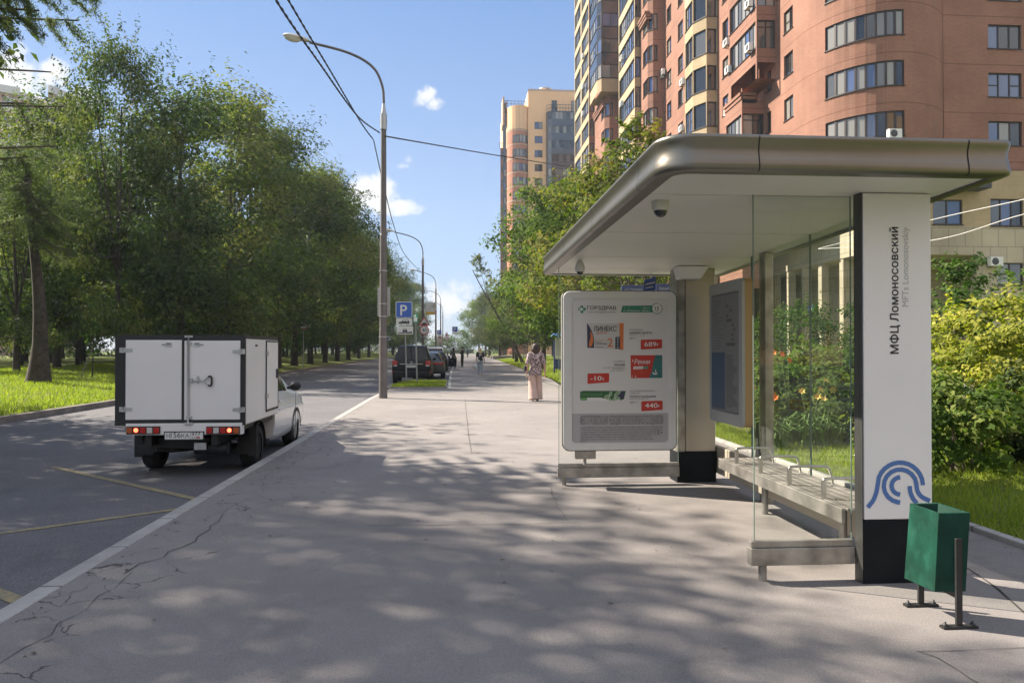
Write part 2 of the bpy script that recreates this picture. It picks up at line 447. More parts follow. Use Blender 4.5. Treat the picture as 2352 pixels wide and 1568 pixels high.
def kerbmat():
    k = NT('kerb stone'); P = k.n('ShaderNodeTexCoord').outputs['Object']
    col = k.mix(k.rng(k.noise(P, 1.7, 6, .7), .35, .65), (.31, .29, .27), (.42, .40, .375))
    col = k.mix(1.0, col, k.rng(k.noise(P, 160, 2), .3, .7, .78, 1.2), 'MULTIPLY')
    sx = k.n('ShaderNodeSeparateXYZ'); k.l(P, sx.inputs[0])
    jt = k.math('LESS_THAN', k.math('ABSOLUTE', k.math('SUBTRACT', k.math('FRACT', k.math('DIVIDE', k.math('ADD', sx.outputs['Y'], 50.3), 1.0)), .5)), .011)
    col = k.mix(k.math('MULTIPLY', jt, .75), col, (.06, .055, .05))
    k.l(col, k.b.inputs['Base Color']); k.b.inputs['Roughness'].default_value = .8
    return k.m
M_kerb = kerbmat()
M_kerb2 = mat('weathered kerb stone', (.20, .175, .155), .9, var=.3, vscale=3, bump=.3, bscale=30)
def grassmat():
    k = NT('lawn'); P = k.n('ShaderNodeTexCoord').outputs['Object']
    col = k.mix(k.rng(k.noise(P, .6, 5, .6), .35, .65), (.10, .135, .025), (.17, .20, .04))
    col = k.mix(k.rng(k.noise(P, 5, 6, .7), .5, .75), col, (.13, .115, .05))
    col = k.mix(1.0, col, k.rng(k.noise(P, 90, 3), .3, .7, .55, 1.45), 'MULTIPLY')
    k.l(col, k.b.inputs['Base Color']); k.b.inputs['Roughness'].default_value = .9; k.b.inputs['Specular IOR Level'].default_value = .2
    k.bump(k.noise(P, 60, 4), .8, .04)
    return k.m
M_lawn = grassmat()
M_soil = mat('garden mulch', (.075, .055, .042), .95, var=.5, vscale=40, bump=.8, bscale=50, col2=(.14, .11, .09), c2scale=14)
M_far = mat('far ground', (.09, .10, .05), .95, var=.3, vscale=.2)
M_yel = NT('worn yellow road paint')
_P = M_yel.n('ShaderNodeTexCoord').outputs['Object']
M_yel.l(M_yel.mix(M_yel.rng(M_yel.noise(_P, 16, 6, .7), .42, .62), (.34, .27, .13), (.15, .145, .145)), M_yel.b.inputs['Base Color']); M_yel.b.inputs['Roughness'].default_value = .85
M_yel = M_yel.m

def sheet(name, pts, z, m, kind='structure', sub=0):
    b = MB(); b.add([(x, y, z) for x, y in pts], [tuple(range(len(pts)))], 0)
    o = b.build(name, m, recalc=False); return tag(o, kind=kind)
RZ = -.13
# distant ground: one sheet to the horizon
sheet('ground', [(-1500, -300), (1500, -300), (1500, 2500), (-1500, 2500)], -.45, M_far)
# left kerb line of the carriageway
LK = [(-10.2, -30), (-10.2, 26), (-10.9, 40), (-11.7, 54), (-12.4, 90), (-12.6, 135), (-10.0, 240)]
def lk(y):
    for (x0, y0), (x1, y1) in zip(LK, LK[1:]):
        if y <= y1: return x0 + (x1 - x0) * (y - y0) / (y1 - y0)
    return LK[-1][0]
RK = -2.70
sheet('road', [(LK[0][0] - .05, -30), (RK + .05, -30), (RK + .05, 30.3), (-.3, 30.3), (-.3, 240), (LK[-1][0] - .05, 240)] + [(x - .05, y) for x, y in LK[-2:0:-1]], RZ, M_road)
# pavement slab (real kerb step down to the road)
WALK = [(-2.555, -12), (4.4, -12), (4.4, 30.35), (5.0, 39), (6.2, 110), (6.6, 240), (-.15, 240), (-.15, 30.35), (-2.555, 30.35)]
b = MB(); b.prism(WALK, -.4, 0.0); tag(b.build('pavement', M_walk, recalc=True), kind='structure')
# kerb between pavement and road, kerb of the parking bay, kerb of the lawn
b = MB(); b.box(-2.70, -2.557, -12, 24.2, -.35, .006)
b.hexa([(-2.70, 24.2, -.35), (-2.557, 24.2, -.35), (-2.557, 30.3, -.35), (-2.70, 30.3, -.35), (-2.70, 24.2, .006), (-2.557, 24.2, .006), (-2.557, 30.3, -.02), (-2.70, 30.3, -.06)])
b.box(-.30, -.152, 30.52, 230, -.35, .006)
tag(b.build('kerb', M_kerb, bevel=.012), kind='structure')
b = MB(); b.box(4.402, 4.50, -12, 30.3, -.35, .045); tag(b.build('lawn_kerb', M_kerb, bevel=.01), kind='structure')
b = MB()
for (x0, y0), (x1, y1) in zip(LK, LK[1:]):
    b.hexa([(x0 - .16, y0, -.35), (x0, y0, -.35), (x1, y1, -.35), (x1 - .16, y1, -.35), (x0 - .16, y0, .02), (x0, y0, .02), (x1, y1, .02), (x1 - .16, y1, .02)])
tag(b.build('park_kerb', M_kerb2), kind='structure')
# grass island in front of the parked cars, with its own kerb
isl = [(-2.62, 30.35), (-.32, 30.52), (-.32, 35.6), (-1.6, 36.3), (-2.3, 34.5)]
b = MB(); b.prism([(-2.74, 30.2), (-1.3, 30.24), (-.31, 30.5), (-.31, 35.9), (-1.6, 36.6), (-2.45, 34.7)], -.35, .055); tag(b.build('island_kerb', M_kerb2, bevel=.02), kind='structure')
b = MB(); b.add([(x * .94 - .08, y * .97 + 1.0, .075) for x, y in isl], [(0, 1, 2, 3, 4)]); tag(b.build('island_lawn', M_lawn, recalc=False), kind='structure')
# lawns: real rolling sheets
rs = np.random.RandomState(3)
def lawn(name, x_of_y, xs, ys, zf, m=None):
    V = []; F = []
    nx, ny = len(xs), len(ys)
    for y in ys:
        for x in xs:
            X = x_of_y(y) + x; V.append((X, y, zf(x, y)))
    for j in range(ny - 1):
        for i in range(nx - 1):
            q = (j * nx + i, j * nx + i + 1, (j + 1) * nx + i + 1, (j + 1) * nx + i)
            F.append(q)
    b_ = MB(); b_.add(V, F, 0, True); o = b_.build(name, m or M_lawn)
    return tag(o, kind='structure')
def zl(x, y): return .015 + .5 * min(1, max(0, (-x - .16) / 9.0)) ** .8 * min(1, .4 + y / 60) + .03 * math.sin(x * 1.3 + y * .7) * min(1, -x / 3)
def zleft(X, y): return zl(min(-.16, X - lk(y)), y)
lawn('park_lawn', lk, [-.16, -.6, -1.2, -2, -3, -4.5, -6.5, -9, -13, -20, -35, -70, -140], [-30, -10, 0, 5, 10, 14, 17, 20, 23, 26, 30, 34, 38, 43, 50, 60, 75, 90, 110, 140, 180, 240], zl)
def rk(y): return 4.5 if y <= 30.35 else (4.5 + (y - 30.35) * (.55 / 8.65) if y < 39 else 5.05 + (y - 39) * (1.2 / 71))
def zr(x, y): return .02 + .06 * min(1, x / 3) + .45 * min(1, max(0, (y - 25) / 70)) * min(1, x / 6) + .015 * math.sin(x * 2 + y)
lawn('verge_lawn', rk, [0, .4, .9, 1.5, 2.3, 3.5, 5, 7, 10, 14, 20, 35, 70], [-12, 0, 4, 7, 9, 11, 13, 15, 18, 22, 26, 30.3, 34, 39, 48, 60, 80, 110, 150, 240], zr)
def zright(X, y): return zr(max(0, X - rk(y)), y)
# mulch beds and a cross path laid on the lawn
def patch(name, pts, m, lift=.012):
    b_ = MB(); n = 10; ctr = Vector((sum(p[0] for p in pts) / len(pts), sum(p[1] for p in pts) / len(pts)))
    rim = [Vector(p) for p in smooth_path([(p[0], p[1], 0) for p in pts + pts[:1]], 5)][:-1]
    vs = [(ctr.x, ctr.y, zright(ctr.x, ctr.y) + lift)]; 
    for f_ in (.5, 1.0):
        for p in rim:
            x, y = ctr.x + (p.x - ctr.x) * f_, ctr.y + (p.y - ctr.y) * f_; vs.append((x, y, zright(x, y) + lift))
    k = len(rim)
    fs = [(0, 1 + i, 1 + (i + 1) % k) for i in range(k)] + [(1 + i, 1 + k + i, 1 + k + (i + 1) % k, 1 + (i + 1) % k) for i in range(k)]
    b_.add(vs, fs, 0, True); return tag(b_.build(name, m), kind='structure')
patch('flower_bed', [(5.2, 11.6), (8.2, 11.4), (10.8, 10.6), (13.5, 11.2), (13.8, 15.5), (9, 17.5), (5.6, 15.2)], M_soil, .022)
b = MB(); b.prism([(4.95, 15.2), (14, 19.5), (14, 20.8), (4.95, 16.7)], -.1, .125); tag(b.build('garden_path', M_walk), kind='structure')
b = MB(); b.prism([(5.9, 118), (40, 128), (40, 137), (5.9, 127)], -.1, .53); tag(b.build('cross_path', M_walk), kind='structure')
# service road behind the planting
sheet('service_road', [(15, 10), (20.5, 10), (20.5, 44), (15, 44)], .125, M_road)

# ------------------------------------------------------------------ yellow stop markings, cracks
def strip(b_, pts, w, z):
    p = [Vector((q[0], q[1], z)) for q in pts]; b_.ribbon(p, w, (0, 0, 1), 0)
b = MB()
kp = G(426, 1161, RZ)
zz = [G(-60, 1233, RZ), Vector((-2.72, kp.y - .05, RZ)), G(120, 1072, RZ)]
strip(b, [zz[0], zz[1]], .10, RZ + .005); strip(b, [(-2.72, kp.y + .2), zz[2]], .10, RZ + .0055)
a0 = G(-80, 1332, RZ); a1 = G(52, 1392, RZ)
strip(b, [a0, (-2.72, a1.y - .03)], .11, RZ + .005)
tag(b.build('road_marking', M_yel, recalc=False), kind='structure')
M_crack = mat('crack', (.035, .032, .03), .95)
rc = random.Random(8)
def crack(b_, pts, w, jit=.05, z=.004):
    out = []
    for (x0, y0), (x1, y1) in zip(pts, pts[1:]):
        n_ = max(2, int(math.hypot(x1 - x0, y1 - y0) / .16))
        for i in range(n_):
            t = i / n_; out.append((x0 + (x1 - x0) * t + rc.uniform(-jit, jit), y0 + (y1 - y0) * t + rc.uniform(-jit, jit)))
    out.append(pts[-1])
    L = []; fs = []
    for i, (x, y) in enumerate(out):
        a = out[max(0, i - 1)]; c = out[min(len(out) - 1, i + 1)]
        t = Vector((c[0] - a[0], c[1] - a[1])).normalized(); ww = w * rc.uniform(.25, 1.0) / 2
        L += [(x - t.y * ww, y + t.x * ww, z), (x + t.y * ww, y - t.x * ww, z)]
    b_.add(L, [(2 * i, 2 * i + 2, 2 * i + 3, 2 * i + 1) for i in range(len(out) - 1)], 0)
b = MB()
g2 = lambda x, y: tuple(G(x, y))[:2]
crack(b, [g2(845, 1207), g2(1000, 1206), g2(1180, 1204), g2(1330, 1200)], .012, .012)
crack(b, [g2(1265, 1120), g2(1280, 1165), g2(1300, 1192)], .006, .015)
crack(b, [g2(1068, 915), g2(1075, 990), g2(1083, 1040), g2(1210, 1041)], .012, .01)
crack(b, [g2(2115, 1495), g2(2190, 1535), g2(2260, 1575)], .007, .03); crack(b, [g2(2110, 1497), g2(2250, 1490), g2(2420, 1486)], .005, .015)
crack(b, [g2(2222, 1305), g2(2290, 1352), g2(2380, 1430)], .02, .006)
crack(b, [g2(1230, 1108), g2(1420, 1106), g2(1560, 1108)], .02, .01)
# long crazed cracks running beside the kerb
y = 3.6
while y < 15:
    x = -2.28 + .18 * math.sin(y * 1.7); y2 = y + rc.uniform(1.3, 2.4)
    crack(b, [(x, y), (x + rc.uniform(-.1, .2), (y + y2) / 2), (-2.25 + .18 * math.sin(y2 * 1.7), y2)], rc.uniform(.005, .011), .05)
    if rc.random() < .8: 
        ym = rc.uniform(y, y2); crack(b, [(x, ym), (x + rc.uniform(.25, .5), ym + rc.uniform(-.3, .3)), (x + rc.uniform(.4, .7), ym + rc.uniform(.3, .9))], .004, .04)
    y = y2
tag(b.build('pavement_crack', M_crack, recalc=False), kind='structure')

# ------------------------------------------------------------------ grass blades (uncountable)
def leafmat(name, c1, c2, c3, trans=.35, rough=.55):
    k = NT(name); at = k.n('ShaderNodeAttribute', attribute_name='tint')
    rp = k.n('ShaderNodeValToRGB'); rp.color_ramp.elements[0].color = (*c1, 1); rp.color_ramp.elements[1].color = (*c3, 1)
    e = rp.color_ramp.elements.new(.5); e.color = (*c2, 1)
    k.l(at.outputs['Fac'], rp.inputs[0]); k.l(rp.outputs[0], k.b.inputs['Base Color'])
    k.b.inputs['Roughness'].default_value = rough + .15; k.b.inputs['Specular IOR Level'].default_value = .12
    tr = k.n('ShaderNodeBsdfTranslucent'); k.l(k.mix(1.0, rp.outputs[0], (1.2, 1.4, .55), 'MULTIPLY'), tr.inputs['Color'])
    ms = k.n('ShaderNodeMixShader'); ms.inputs[0].default_value = trans
    out = k.t.nodes['Material Output']; k.l(k.b.outputs[0], ms.inputs[1]); k.l(tr.outputs[0], ms.inputs[2]); k.l(ms.outputs[0], out.inputs['Surface'])
    return k.m
M_blade = leafmat('grass blades', (.15, .205, .03), (.26, .32, .05), (.38, .40, .08), .45)
def blades(name, label, pts, h, w, rs):
    n = len(pts); a = rs.uniform(0, 2 * np.pi, n); hh = h * rs.uniform(.5, 1.3, n); ww = w * rs.uniform(.6, 1.3, n)
    tx, ty = rs.normal(0, .45, n) * hh, rs.normal(0, .45, n) * hh
    dx, dy = np.cos(a) * ww, np.sin(a) * ww
    V = np.empty((n, 3, 3)); V[:, 0] = pts; V[:, 1] = pts; V[:, 2] = pts
    V[:, 0, 0] -= dx; V[:, 0, 1] -= dy; V[:, 1, 0] += dx; V[:, 1, 1] += dy; V[:, 2, 0] += tx; V[:, 2, 1] += ty; V[:, 2, 2] += hh; V[:, :2, 2] -= .01
    me = np_mesh(name, V.reshape(-1, 3), np.arange(3 * n).reshape(n, 3), M_blade, rs.uniform(0, 1, n))
    o = bpy.data.objects.new(name, me); COL.objects.link(o); return tag(o, label, 'grass', kind='stuff')
n = 60000
P_ = np.empty((n, 3)); P_[:, 0] = 4.5 + rs.power(.75, n) * 6.5; P_[:, 1] = 4.0 + rs.uniform(0, 1, n) * 11
P_[:, 2] = [zright(a, c) for a, c in P_[:, :2]]
blades('grass', 'green grass growing on the lawn right of the bus shelter', P_, .085, .006, rs)
n = 70000
P_ = np.empty((n, 3)); P_[:, 1] = 14 + rs.power(1.0, n) * 40; P_[:, 0] = [lk(y) - .2 for y in P_[:, 1]] - rs.power(.8, n) * 13
P_[:, 2] = [zleft(a, c) for a, c in P_[:, :2]]
blades('grass', 'sun-flecked grass under the park trees left of the road', P_, .11, .014, rs)
n = 9000
P_ = np.empty((n, 3)); P_[:, 0] = rs.uniform(-2.5, -.4, n); P_[:, 1] = 30.5 + rs.uniform(0, 1, n) * 5; P_[:, 2] = .075
P_ = P_[(P_[:, 0] > -2.62 + (P_[:, 1] - 30) * .1)]
blades('grass', 'short grass on the kerbed island before the parked cars', P_, .09, .014, rs)
n = 26000
P_ = np.empty((n, 3)); P_[:, 1] = 30 + rs.power(.7, n) * 80; P_[:, 0] = [rk(y) for y in P_[:, 1]] + rs.power(.7, n) * 12
P_[:, 2] = [zright(a, c) for a, c in P_[:, :2]]
blades('grass', 'sunlit grass strip beside the far pavement, under the trees', P_, .12, .025, rs)

# fallen leaves and grit on the pavement and in the gutter
n = 420; r3 = np.random.RandomState(12)
P_ = np.stack([r3.uniform(-2.5, 4.3, n), 2.6 + r3.power(1.3, n) * 20, np.full(n, .006)], 1); g_ = r3.uniform(0, 1, n) < .45; P_[g_, 0] = np.where(r3.uniform(0, 1, g_.sum()) < .55, -2.50 + np.abs(r3.normal(0, .10, g_.sum())), 4.36 - np.abs(r3.normal(0, .12, g_.sum())))
P_ = P_[~((P_[:, 0] > 2.5) & (P_[:, 0] < 3.3) & (P_[:, 1] > 4) & (P_[:, 1] < 9.2))]; n = len(P_)
a_ = r3.uniform(0, 6.28, n); L_ = r3.uniform(.006, .026, n); V = np.repeat(P_[:, None, :], 4, 1); c_, s_ = np.cos(a_), np.sin(a_)
for k_, (u_, v_, h_) in enumerate(((1, 0, 0), (0, .45, .004), (-1, 0, .001), (0, -.45, .006))): V[:, k_, 0] += (u_ * c_ - v_ * s_) * L_; V[:, k_, 1] += (u_ * s_ + v_ * c_) * L_; V[:, k_, 2] += h_
me = np_mesh('leaf_litter', V.reshape(-1, 3), np.arange(4 * n).reshape(n, 4), leafmat('dry litter', (.06, .045, .03), (.12, .085, .05), (.20, .15, .07), .1), r3.uniform(0, 1, n))
o = bpy.data.objects.new('leaf_litter', me); COL.objects.link(o); tag(o, 'tiny dry leaves and grit scattered over the pavement', 'litter', kind='stuff')
# ------------------------------------------------------------------ foliage
M_leafA = leafmat('linden leaves', (.040, .068, .022), (.080, .118, .036), (.20, .205, .072), .36)
M_leafB = leafmat('bright leaves', (.055, .095, .02), (.10, .155, .03), (.21, .23, .065), .42)
M_leafB2 = leafmat('fresh linden leaves', (.054, .090, .024), (.108, .148, .040), (.245, .24, .08), .38)
M_leafY = leafmat('yellowing leaves', (.07, .10, .018), (.13, .155, .03), (.24, .19, .06), .42)
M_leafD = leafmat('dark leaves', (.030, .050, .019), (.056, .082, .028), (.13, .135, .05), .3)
M_leafG = leafmat('golden leaves', (.12, .155, .028), (.26, .27, .045), (.46, .42, .09), .4)
M_leafH = leafmat('shrub leaves', (.035, .075, .02), (.065, .12, .03), (.12, .17, .05), .38)
M_needle = leafmat('larch needles', (.07, .10, .05), (.11, .14, .075), (.16, .18, .095), .4)
M_bark = mat('bark', (.055, .043, .035), .95, var=.45, vscale=6, bump=1.0, bscale=18)
M_bark2 = mat('young bark', (.10, .08, .06), .9, var=.3, vscale=8, bump=.5, bscale=30)
M_petal = mat('orange petals', (.75, .20, .03), .5, var=.2)
M_petalY = mat('yellow petals', (.75, .52, .12), .5, var=.2)

def leaf_quads(P, rs, size, asp=.55, up=.55, out=None, size_var=.45, droop=0.0, ow=.5):
    """one rhombus leaf per point"""
    n = len(P)
    N = rs.normal(0, 1, (n, 3)); N /= np.linalg.norm(N, axis=1, keepdims=True); N[:, 2] = np.abs(N[:, 2]) * .6 + up
    if out is not None: N += out * ow
    N /= np.linalg.norm(N, axis=1, keepdims=True)
    T = rs.normal(0, 1, (n, 3)); T[:, 2] -= droop; T -= N * np.sum(T * N, axis=1, keepdims=True); T /= np.linalg.norm(T, axis=1, keepdims=True)
    B = np.cross(N, T); s = size * (1 + size_var * rs.uniform(-1, 1, (n, 1)))
    V = np.empty((n, 4, 3)); V[:, 0] = P - T * s * .5; V[:, 2] = P + T * s * .5 - N * s * .10
    V[:, 1] = P + B * s * asp * .5 - T * s * .06 + N * s * .07; V[:, 3] = P - B * s * asp * .5 - T * s * .06 + N * s * .07
    return V
def crown_mesh(name, seed, z0, z1, rad, nclump, nleaf, size, m, prof=(.75, .55), clump=.26, hollow=.35, sx=1.0, lean=(0, 0), tint_bias=0., flat=.7, asp=.55, sprigs=.25, cohere=1.1):
    rs = np.random.RandomState(seed); H = z1 - z0
    ph = rs.uniform(0, 6.28, 6); cs = []
    while len(cs) < nclump:
        t = rs.uniform(0, 1); a = rs.uniform(0, 2 * np.pi); q = rs.uniform(0, 1) ** .5
        q = hollow + (1 - hollow) * q
        Rt = rad * (np.sin(np.pi * min(1, max(0, t)) ** prof[0]) ** prof[1]) if 0 < t < 1 else 0
        Rt *= 1 + .20 * np.sin(2 * a + ph[0]) + .16 * np.sin(3 * a + ph[1] + t * 4) + .14 * np.sin(9 * t + ph[2] + a)
        if Rt <= 0: continue
        cs.append((q * Rt * np.cos(a) * sx + lean[0] * t, q * Rt * np.sin(a) + lean[1] * t, z0 + H * t, q, t))
    cs = np.array(cs)
    cr = rad * clump * rs.uniform(.55, 1.25, nclump); w = cr ** 2 / np.sum(cr ** 2); cnt = np.maximum(3, (w * nleaf).astype(int))
    idx = np.repeat(np.arange(nclump), cnt); n = len(idx)
    d = rs.normal(0, 1, (n, 3)); d /= np.linalg.norm(d, axis=1, keepdims=True); rr = rs.uniform(0, 1, (n, 1)) ** .45
    d *= rr; d[:, 2] *= flat; 
    # sprigs: some leaves run out along short shoots past the clump
    k = rs.uniform(0, 1, n) < sprigs; shoots = rs.normal(0, 1, (nclump * 5, 3)); shoots /= np.linalg.norm(shoots, axis=1, keepdims=True); shoots[:, 2] = np.abs(shoots[:, 2]) * .7 + .1
    d[k] = shoots[(idx[k] * 5 + rs.randint(0, 5, k.sum()))] * rs.uniform(.6, 1.7, (k.sum(), 1)) + rs.normal(0, .07, (k.sum(), 3))
    P = cs[idx, :3] + d * cr[idx, None]
    outd = P - np.array([lean[0] * .5, lean[1] * .5, (z0 + z1) / 2]); outd /= np.linalg.norm(outd, axis=1, keepdims=True) + 1e-6
    V = leaf_quads(P, rs, size, asp, .35, outd * .35 + d, ow=cohere)
    ct = rs.normal(0, .24, nclump)
    tint = np.clip(.42 + tint_bias + ct[idx] + rs.normal(0, .15, n) , 0, 1)
    return np_mesh(name, V.reshape(-1, 3), np.arange(4 * n).reshape(n, 4), m, tint), cs
def trunk_mesh(name, seed, h, r, limbs, m, lean=(0, 0), zs=(.3, .85), bend=.25, twig=True):
    rd = random.Random(seed); b_ = MB(); path = []; rad = []
    for i in range(9):
        t = i / 8; path.append((lean[0] * t + bend * math.sin(t * 4 + seed) * t, lean[1] * t + bend * math.cos(t * 3 + seed) * t, h * t - .15))
        rad.append(r * (1.45 if i == 0 else 1.1 if i == 1 else 1.0 - .78 * t) )
    path.insert(1, tuple(Vector(path[0]).lerp(Vector(path[1]), .18))); rad.insert(1, r * 1.15)
    b_.tube(path, rad, 10)
    for c in limbs:
        t = rd.uniform(*zs); t = min(t, max(.12, (c[2] - .4) / h)); i = t * 8
        base = Vector(path[1 + min(7, int(i))] if int(i) else path[2]).lerp(Vector(path[min(9, int(i) + 2)]), i - int(i))
        e = Vector(c[:3]); mid = base.lerp(e, .5) + Vector((0, 0, -.08 * (e - base).length + rd.uniform(-.2, .2)))
        r0 = r * (1 - .78 * t) * .5
        b_.tube(smooth_path([base, mid, e], 3), [r0 * (1 - .85 * j / 6) for j in range(7)], 6)
        if twig:
            for q in range(2):
                s_ = mid.lerp(e, rd.random()); b_.tube([s_, s_ + Vector((rd.uniform(-1, 1), rd.uniform(-1, 1), rd.uniform(-.1, .9))) * rd.uniform(.5, 1.1)], [r0 * .3, r0 * .08], 5)
    me_o = b_.build(name, m)
    return me_o
def make_tree(name, label, cat, seed, z0, z1, rad, ncl, nl, size, m, bark=None, r=.2, group=None, nlimb=14, **kw):
    root = thing(name, label, cat, (0, 0, 0), group)
    me, cs = crown_mesh('crown', seed, z0, z1, rad, ncl, nl, size, m, **kw)
    c_ = bpy.data.objects.new('crown', me); COL.objects.link(c_); c_.parent = root
    rd = random.Random(seed); pick = rd.sample(list(range(len(cs))), min(nlimb, len(cs)))
    t_ = trunk_mesh('trunk', seed, z0 + (z1 - z0) * .82, r, cs[pick], bark or M_bark, lean=kw.get('lean', (0, 0)))
    t_.parent = root
    return root
# --- park trees left of the road
PT = [make_tree('linden_tree', 'x', 'tree', 11 + i, z0, z1, rad, ncl, int(nl * .8), .235, mm, r=r, clump=.33, hollow=.42, flat=.58, sprigs=.2, cohere=.9, group='trees of the park left of the road', tint_bias=tb, **kw)
      for i, (z0, z1, rad, ncl, nl, mm, r, tb, kw) in enumerate([
          (2.2, 17.4, 5.6, 62, 30000, M_leafA, .26, .0, dict(prof=(.85, .5))),
          (2.6, 16.4, 5.3, 56, 28000, M_leafB2, .22, .0, dict(prof=(.9, .5))),
          (1.9, 17.0, 5.7, 60, 30000, M_leafA, .24, -.10, dict(prof=(.75, .55))),
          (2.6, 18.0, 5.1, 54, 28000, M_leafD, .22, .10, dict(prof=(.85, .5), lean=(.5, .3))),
      ])]
used = set()
def place(protos, k, x, y, rz, sc, label, z=0.0, group=None):
    p = protos[k]
    if id(p) in used: o = dup(p, (x, y, z), rz)
    else: used.add(id(p)); o = p; o.location = (x, y, z); o.rotation_euler = (0, 0, rz)
    o.scale = sc if hasattr(sc, '__len__') else (sc,) * 3
    o['label'] = label
    if group: o['group'] = group
    return o
rd = random.Random(21)
front = [  # (proto, x, y, scale, label)
    (0, -15.9, 37.5, .88, 'tall leafy park tree left of the truck, its crown the highest in the picture'),
    (2, -14.6, 42.0, .92, 'broad dark green park tree with its trunk behind the left door of the box truck'),
    (1, -13.7, 47.5, 1.0, 'yellow-green park tree with its trunk behind the right door of the box truck'),
    (3, -13.8, 53.5, .97, 'olive tinted park tree above the right rear edge of the truck box'),
    (0, -13.6, 60.0, 1.03, 'park tree with its trunk just past the right edge of the truck box'),
    (2, -13.8, 67.0, 1.07, 'rounded park tree standing just left of the lone speed limit 40 sign'),
    (1, -13.9, 75.0, 1.12, 'park tree with the first trunk right of the lone speed limit 40 sign'),
    (3, -14.0, 84.0, 1.08, 'park tree with the second trunk right of the lone speed limit 40 sign'),
    (0, -14.2, 94.0, 1.10, 'park tree with the third trunk right of the lone speed limit 40 sign'),
    (2, -14.4, 105.0, 1.08, 'park tree with the fourth trunk right of the lone speed limit 40 sign'),
    (1, -14.6, 118.0, 1.10, 'park tree with the fifth trunk right of the lone speed limit 40 sign'),
    (3, -14.8, 133.0, 1.05, 'park tree just left of the nearest lamp post, its outer twigs reaching the post'),
    (0, -14.0, 150.0, 1.1, 'park tree directly behind the nearest lamp post'),
    (2, -13.6, 170.0, 1.1, 'far park tree between the nearest lamp post and the big parking sign'),
    (1, -13.0, 192.0, 1.1, 'small far park tree directly behind the big parking sign'),
    (3, -12.2, 220.0, 1.1, 'farthest park tree, small between the big parking sign and the second lamp'),
]
for i, (k, x, y, s, lab) in enumerate(front): place(PT, k, x, y, rd.uniform(0, 6.28), (s * .62, s * .62, s) if i == 0 else (s * rd.uniform(.92, 1.08), s * rd.uniform(.92, 1.08), s), lab, zleft(x, y))
deep = 'slim dark-trunked tree deep in the shaded park wood'
for i in range(84):
    row = i % 4; y = 27 + (i // 4) * 8.8 + rd.uniform(-3, 3); x = lk(y) - 11.5 - row * 7.0 + rd.uniform(-2, 2)
    if y < 36 and row < 1: continue
    s = rd.uniform(.78, .95)
    pj = proj((x, y, 10)); lim = 1.55 + (802 - 395) / FPX * pj[2]
    if pj[0] + 5.4 * s / pj[2] * FPX < 330 and 18 * s > lim: s = max(.35, lim / 18.4)
    place(PT, rd.randrange(4), x, y, rd.uniform(0, 6.28), s, deep, zleft(x, y), 'trees deep in the park')
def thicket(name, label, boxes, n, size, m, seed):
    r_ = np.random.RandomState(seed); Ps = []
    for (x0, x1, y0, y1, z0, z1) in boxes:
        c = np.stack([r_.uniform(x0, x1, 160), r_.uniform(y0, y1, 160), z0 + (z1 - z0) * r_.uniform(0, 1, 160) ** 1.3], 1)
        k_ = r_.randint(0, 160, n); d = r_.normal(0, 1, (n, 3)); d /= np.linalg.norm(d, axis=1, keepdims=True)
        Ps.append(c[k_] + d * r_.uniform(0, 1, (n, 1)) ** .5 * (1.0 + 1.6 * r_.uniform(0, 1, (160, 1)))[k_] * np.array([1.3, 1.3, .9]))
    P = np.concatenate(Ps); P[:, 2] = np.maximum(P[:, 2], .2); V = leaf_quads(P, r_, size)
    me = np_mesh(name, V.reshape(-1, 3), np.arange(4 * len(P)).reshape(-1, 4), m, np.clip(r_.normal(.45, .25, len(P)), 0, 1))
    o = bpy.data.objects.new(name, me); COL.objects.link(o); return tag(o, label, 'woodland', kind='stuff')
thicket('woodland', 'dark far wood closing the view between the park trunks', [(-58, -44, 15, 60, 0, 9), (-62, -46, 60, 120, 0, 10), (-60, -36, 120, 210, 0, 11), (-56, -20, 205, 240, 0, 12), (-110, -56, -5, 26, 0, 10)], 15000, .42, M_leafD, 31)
thicket('woodland', 'hazy belt of trees where the street ends', [(-34, -14, 225, 240, 0, 13), (-13, 6, 262, 275, 0, 5.5), (8, 30, 200, 235, 0, 11), (24, 60, 120, 150, 0, 6)], 9000, .5, M_leafA, 32)
# trees beside the camera, left out of frame: they throw the flecked shade on the pavement
for i, (x, y, s) in enumerate([(-19.0, 16.4, 1.1), (-15.5, 9.0, 1.0), (-16.0, 2.0, .95), (-22.5, 14, 1.1), (-23.0, 6.0, 1.1), (-24, 21, 1.12), (-30, 12, 1.15)]):
    place(PT, (i * 2 + 1) % 4, x, y, rd.uniform(0, 6.28), s, 'park tree left of the picture edge, shading the pavement', zleft(x, y), 'trees beside the camera')
# saplings held with stakes
def sapling(px, py, h, label):
    p = G(px, py, .3); root = thing('sapling', label, 'sapling', (p.x, p.y, zleft(p.x, p.y)), 'young trees on the park lawn')
    o = ORG[root.name]; b_ = MB(); b_.tube([o, o + Vector((.03, 0, h * .6)), o + Vector((-.02, .02, h))], [.03, .025, .01], 6); b_.build('trunk', M_bark, root)
    me, _ = crown_mesh('crown', int(px), h * .45, h * 1.1, h * .22, 12, 420, .10, M_leafH); c_ = bpy.data.objects.new('crown', me); COL.objects.link(c_); c_.parent = root
    b_ = MB(); b_.tube([o + Vector((-.55, .1, 0)), o + Vector((.02, 0, h * .62))], .022, 5); b_.build('stake', mat('grey timber', (.25, .23, .20), .9), root)
sapling(212, 868, 2.2, 'staked sapling on the lawn right of the thick leaning trunk')
sapling(318, 860, 2.0, 'staked sapling on the lawn close to the left edge of the truck box')

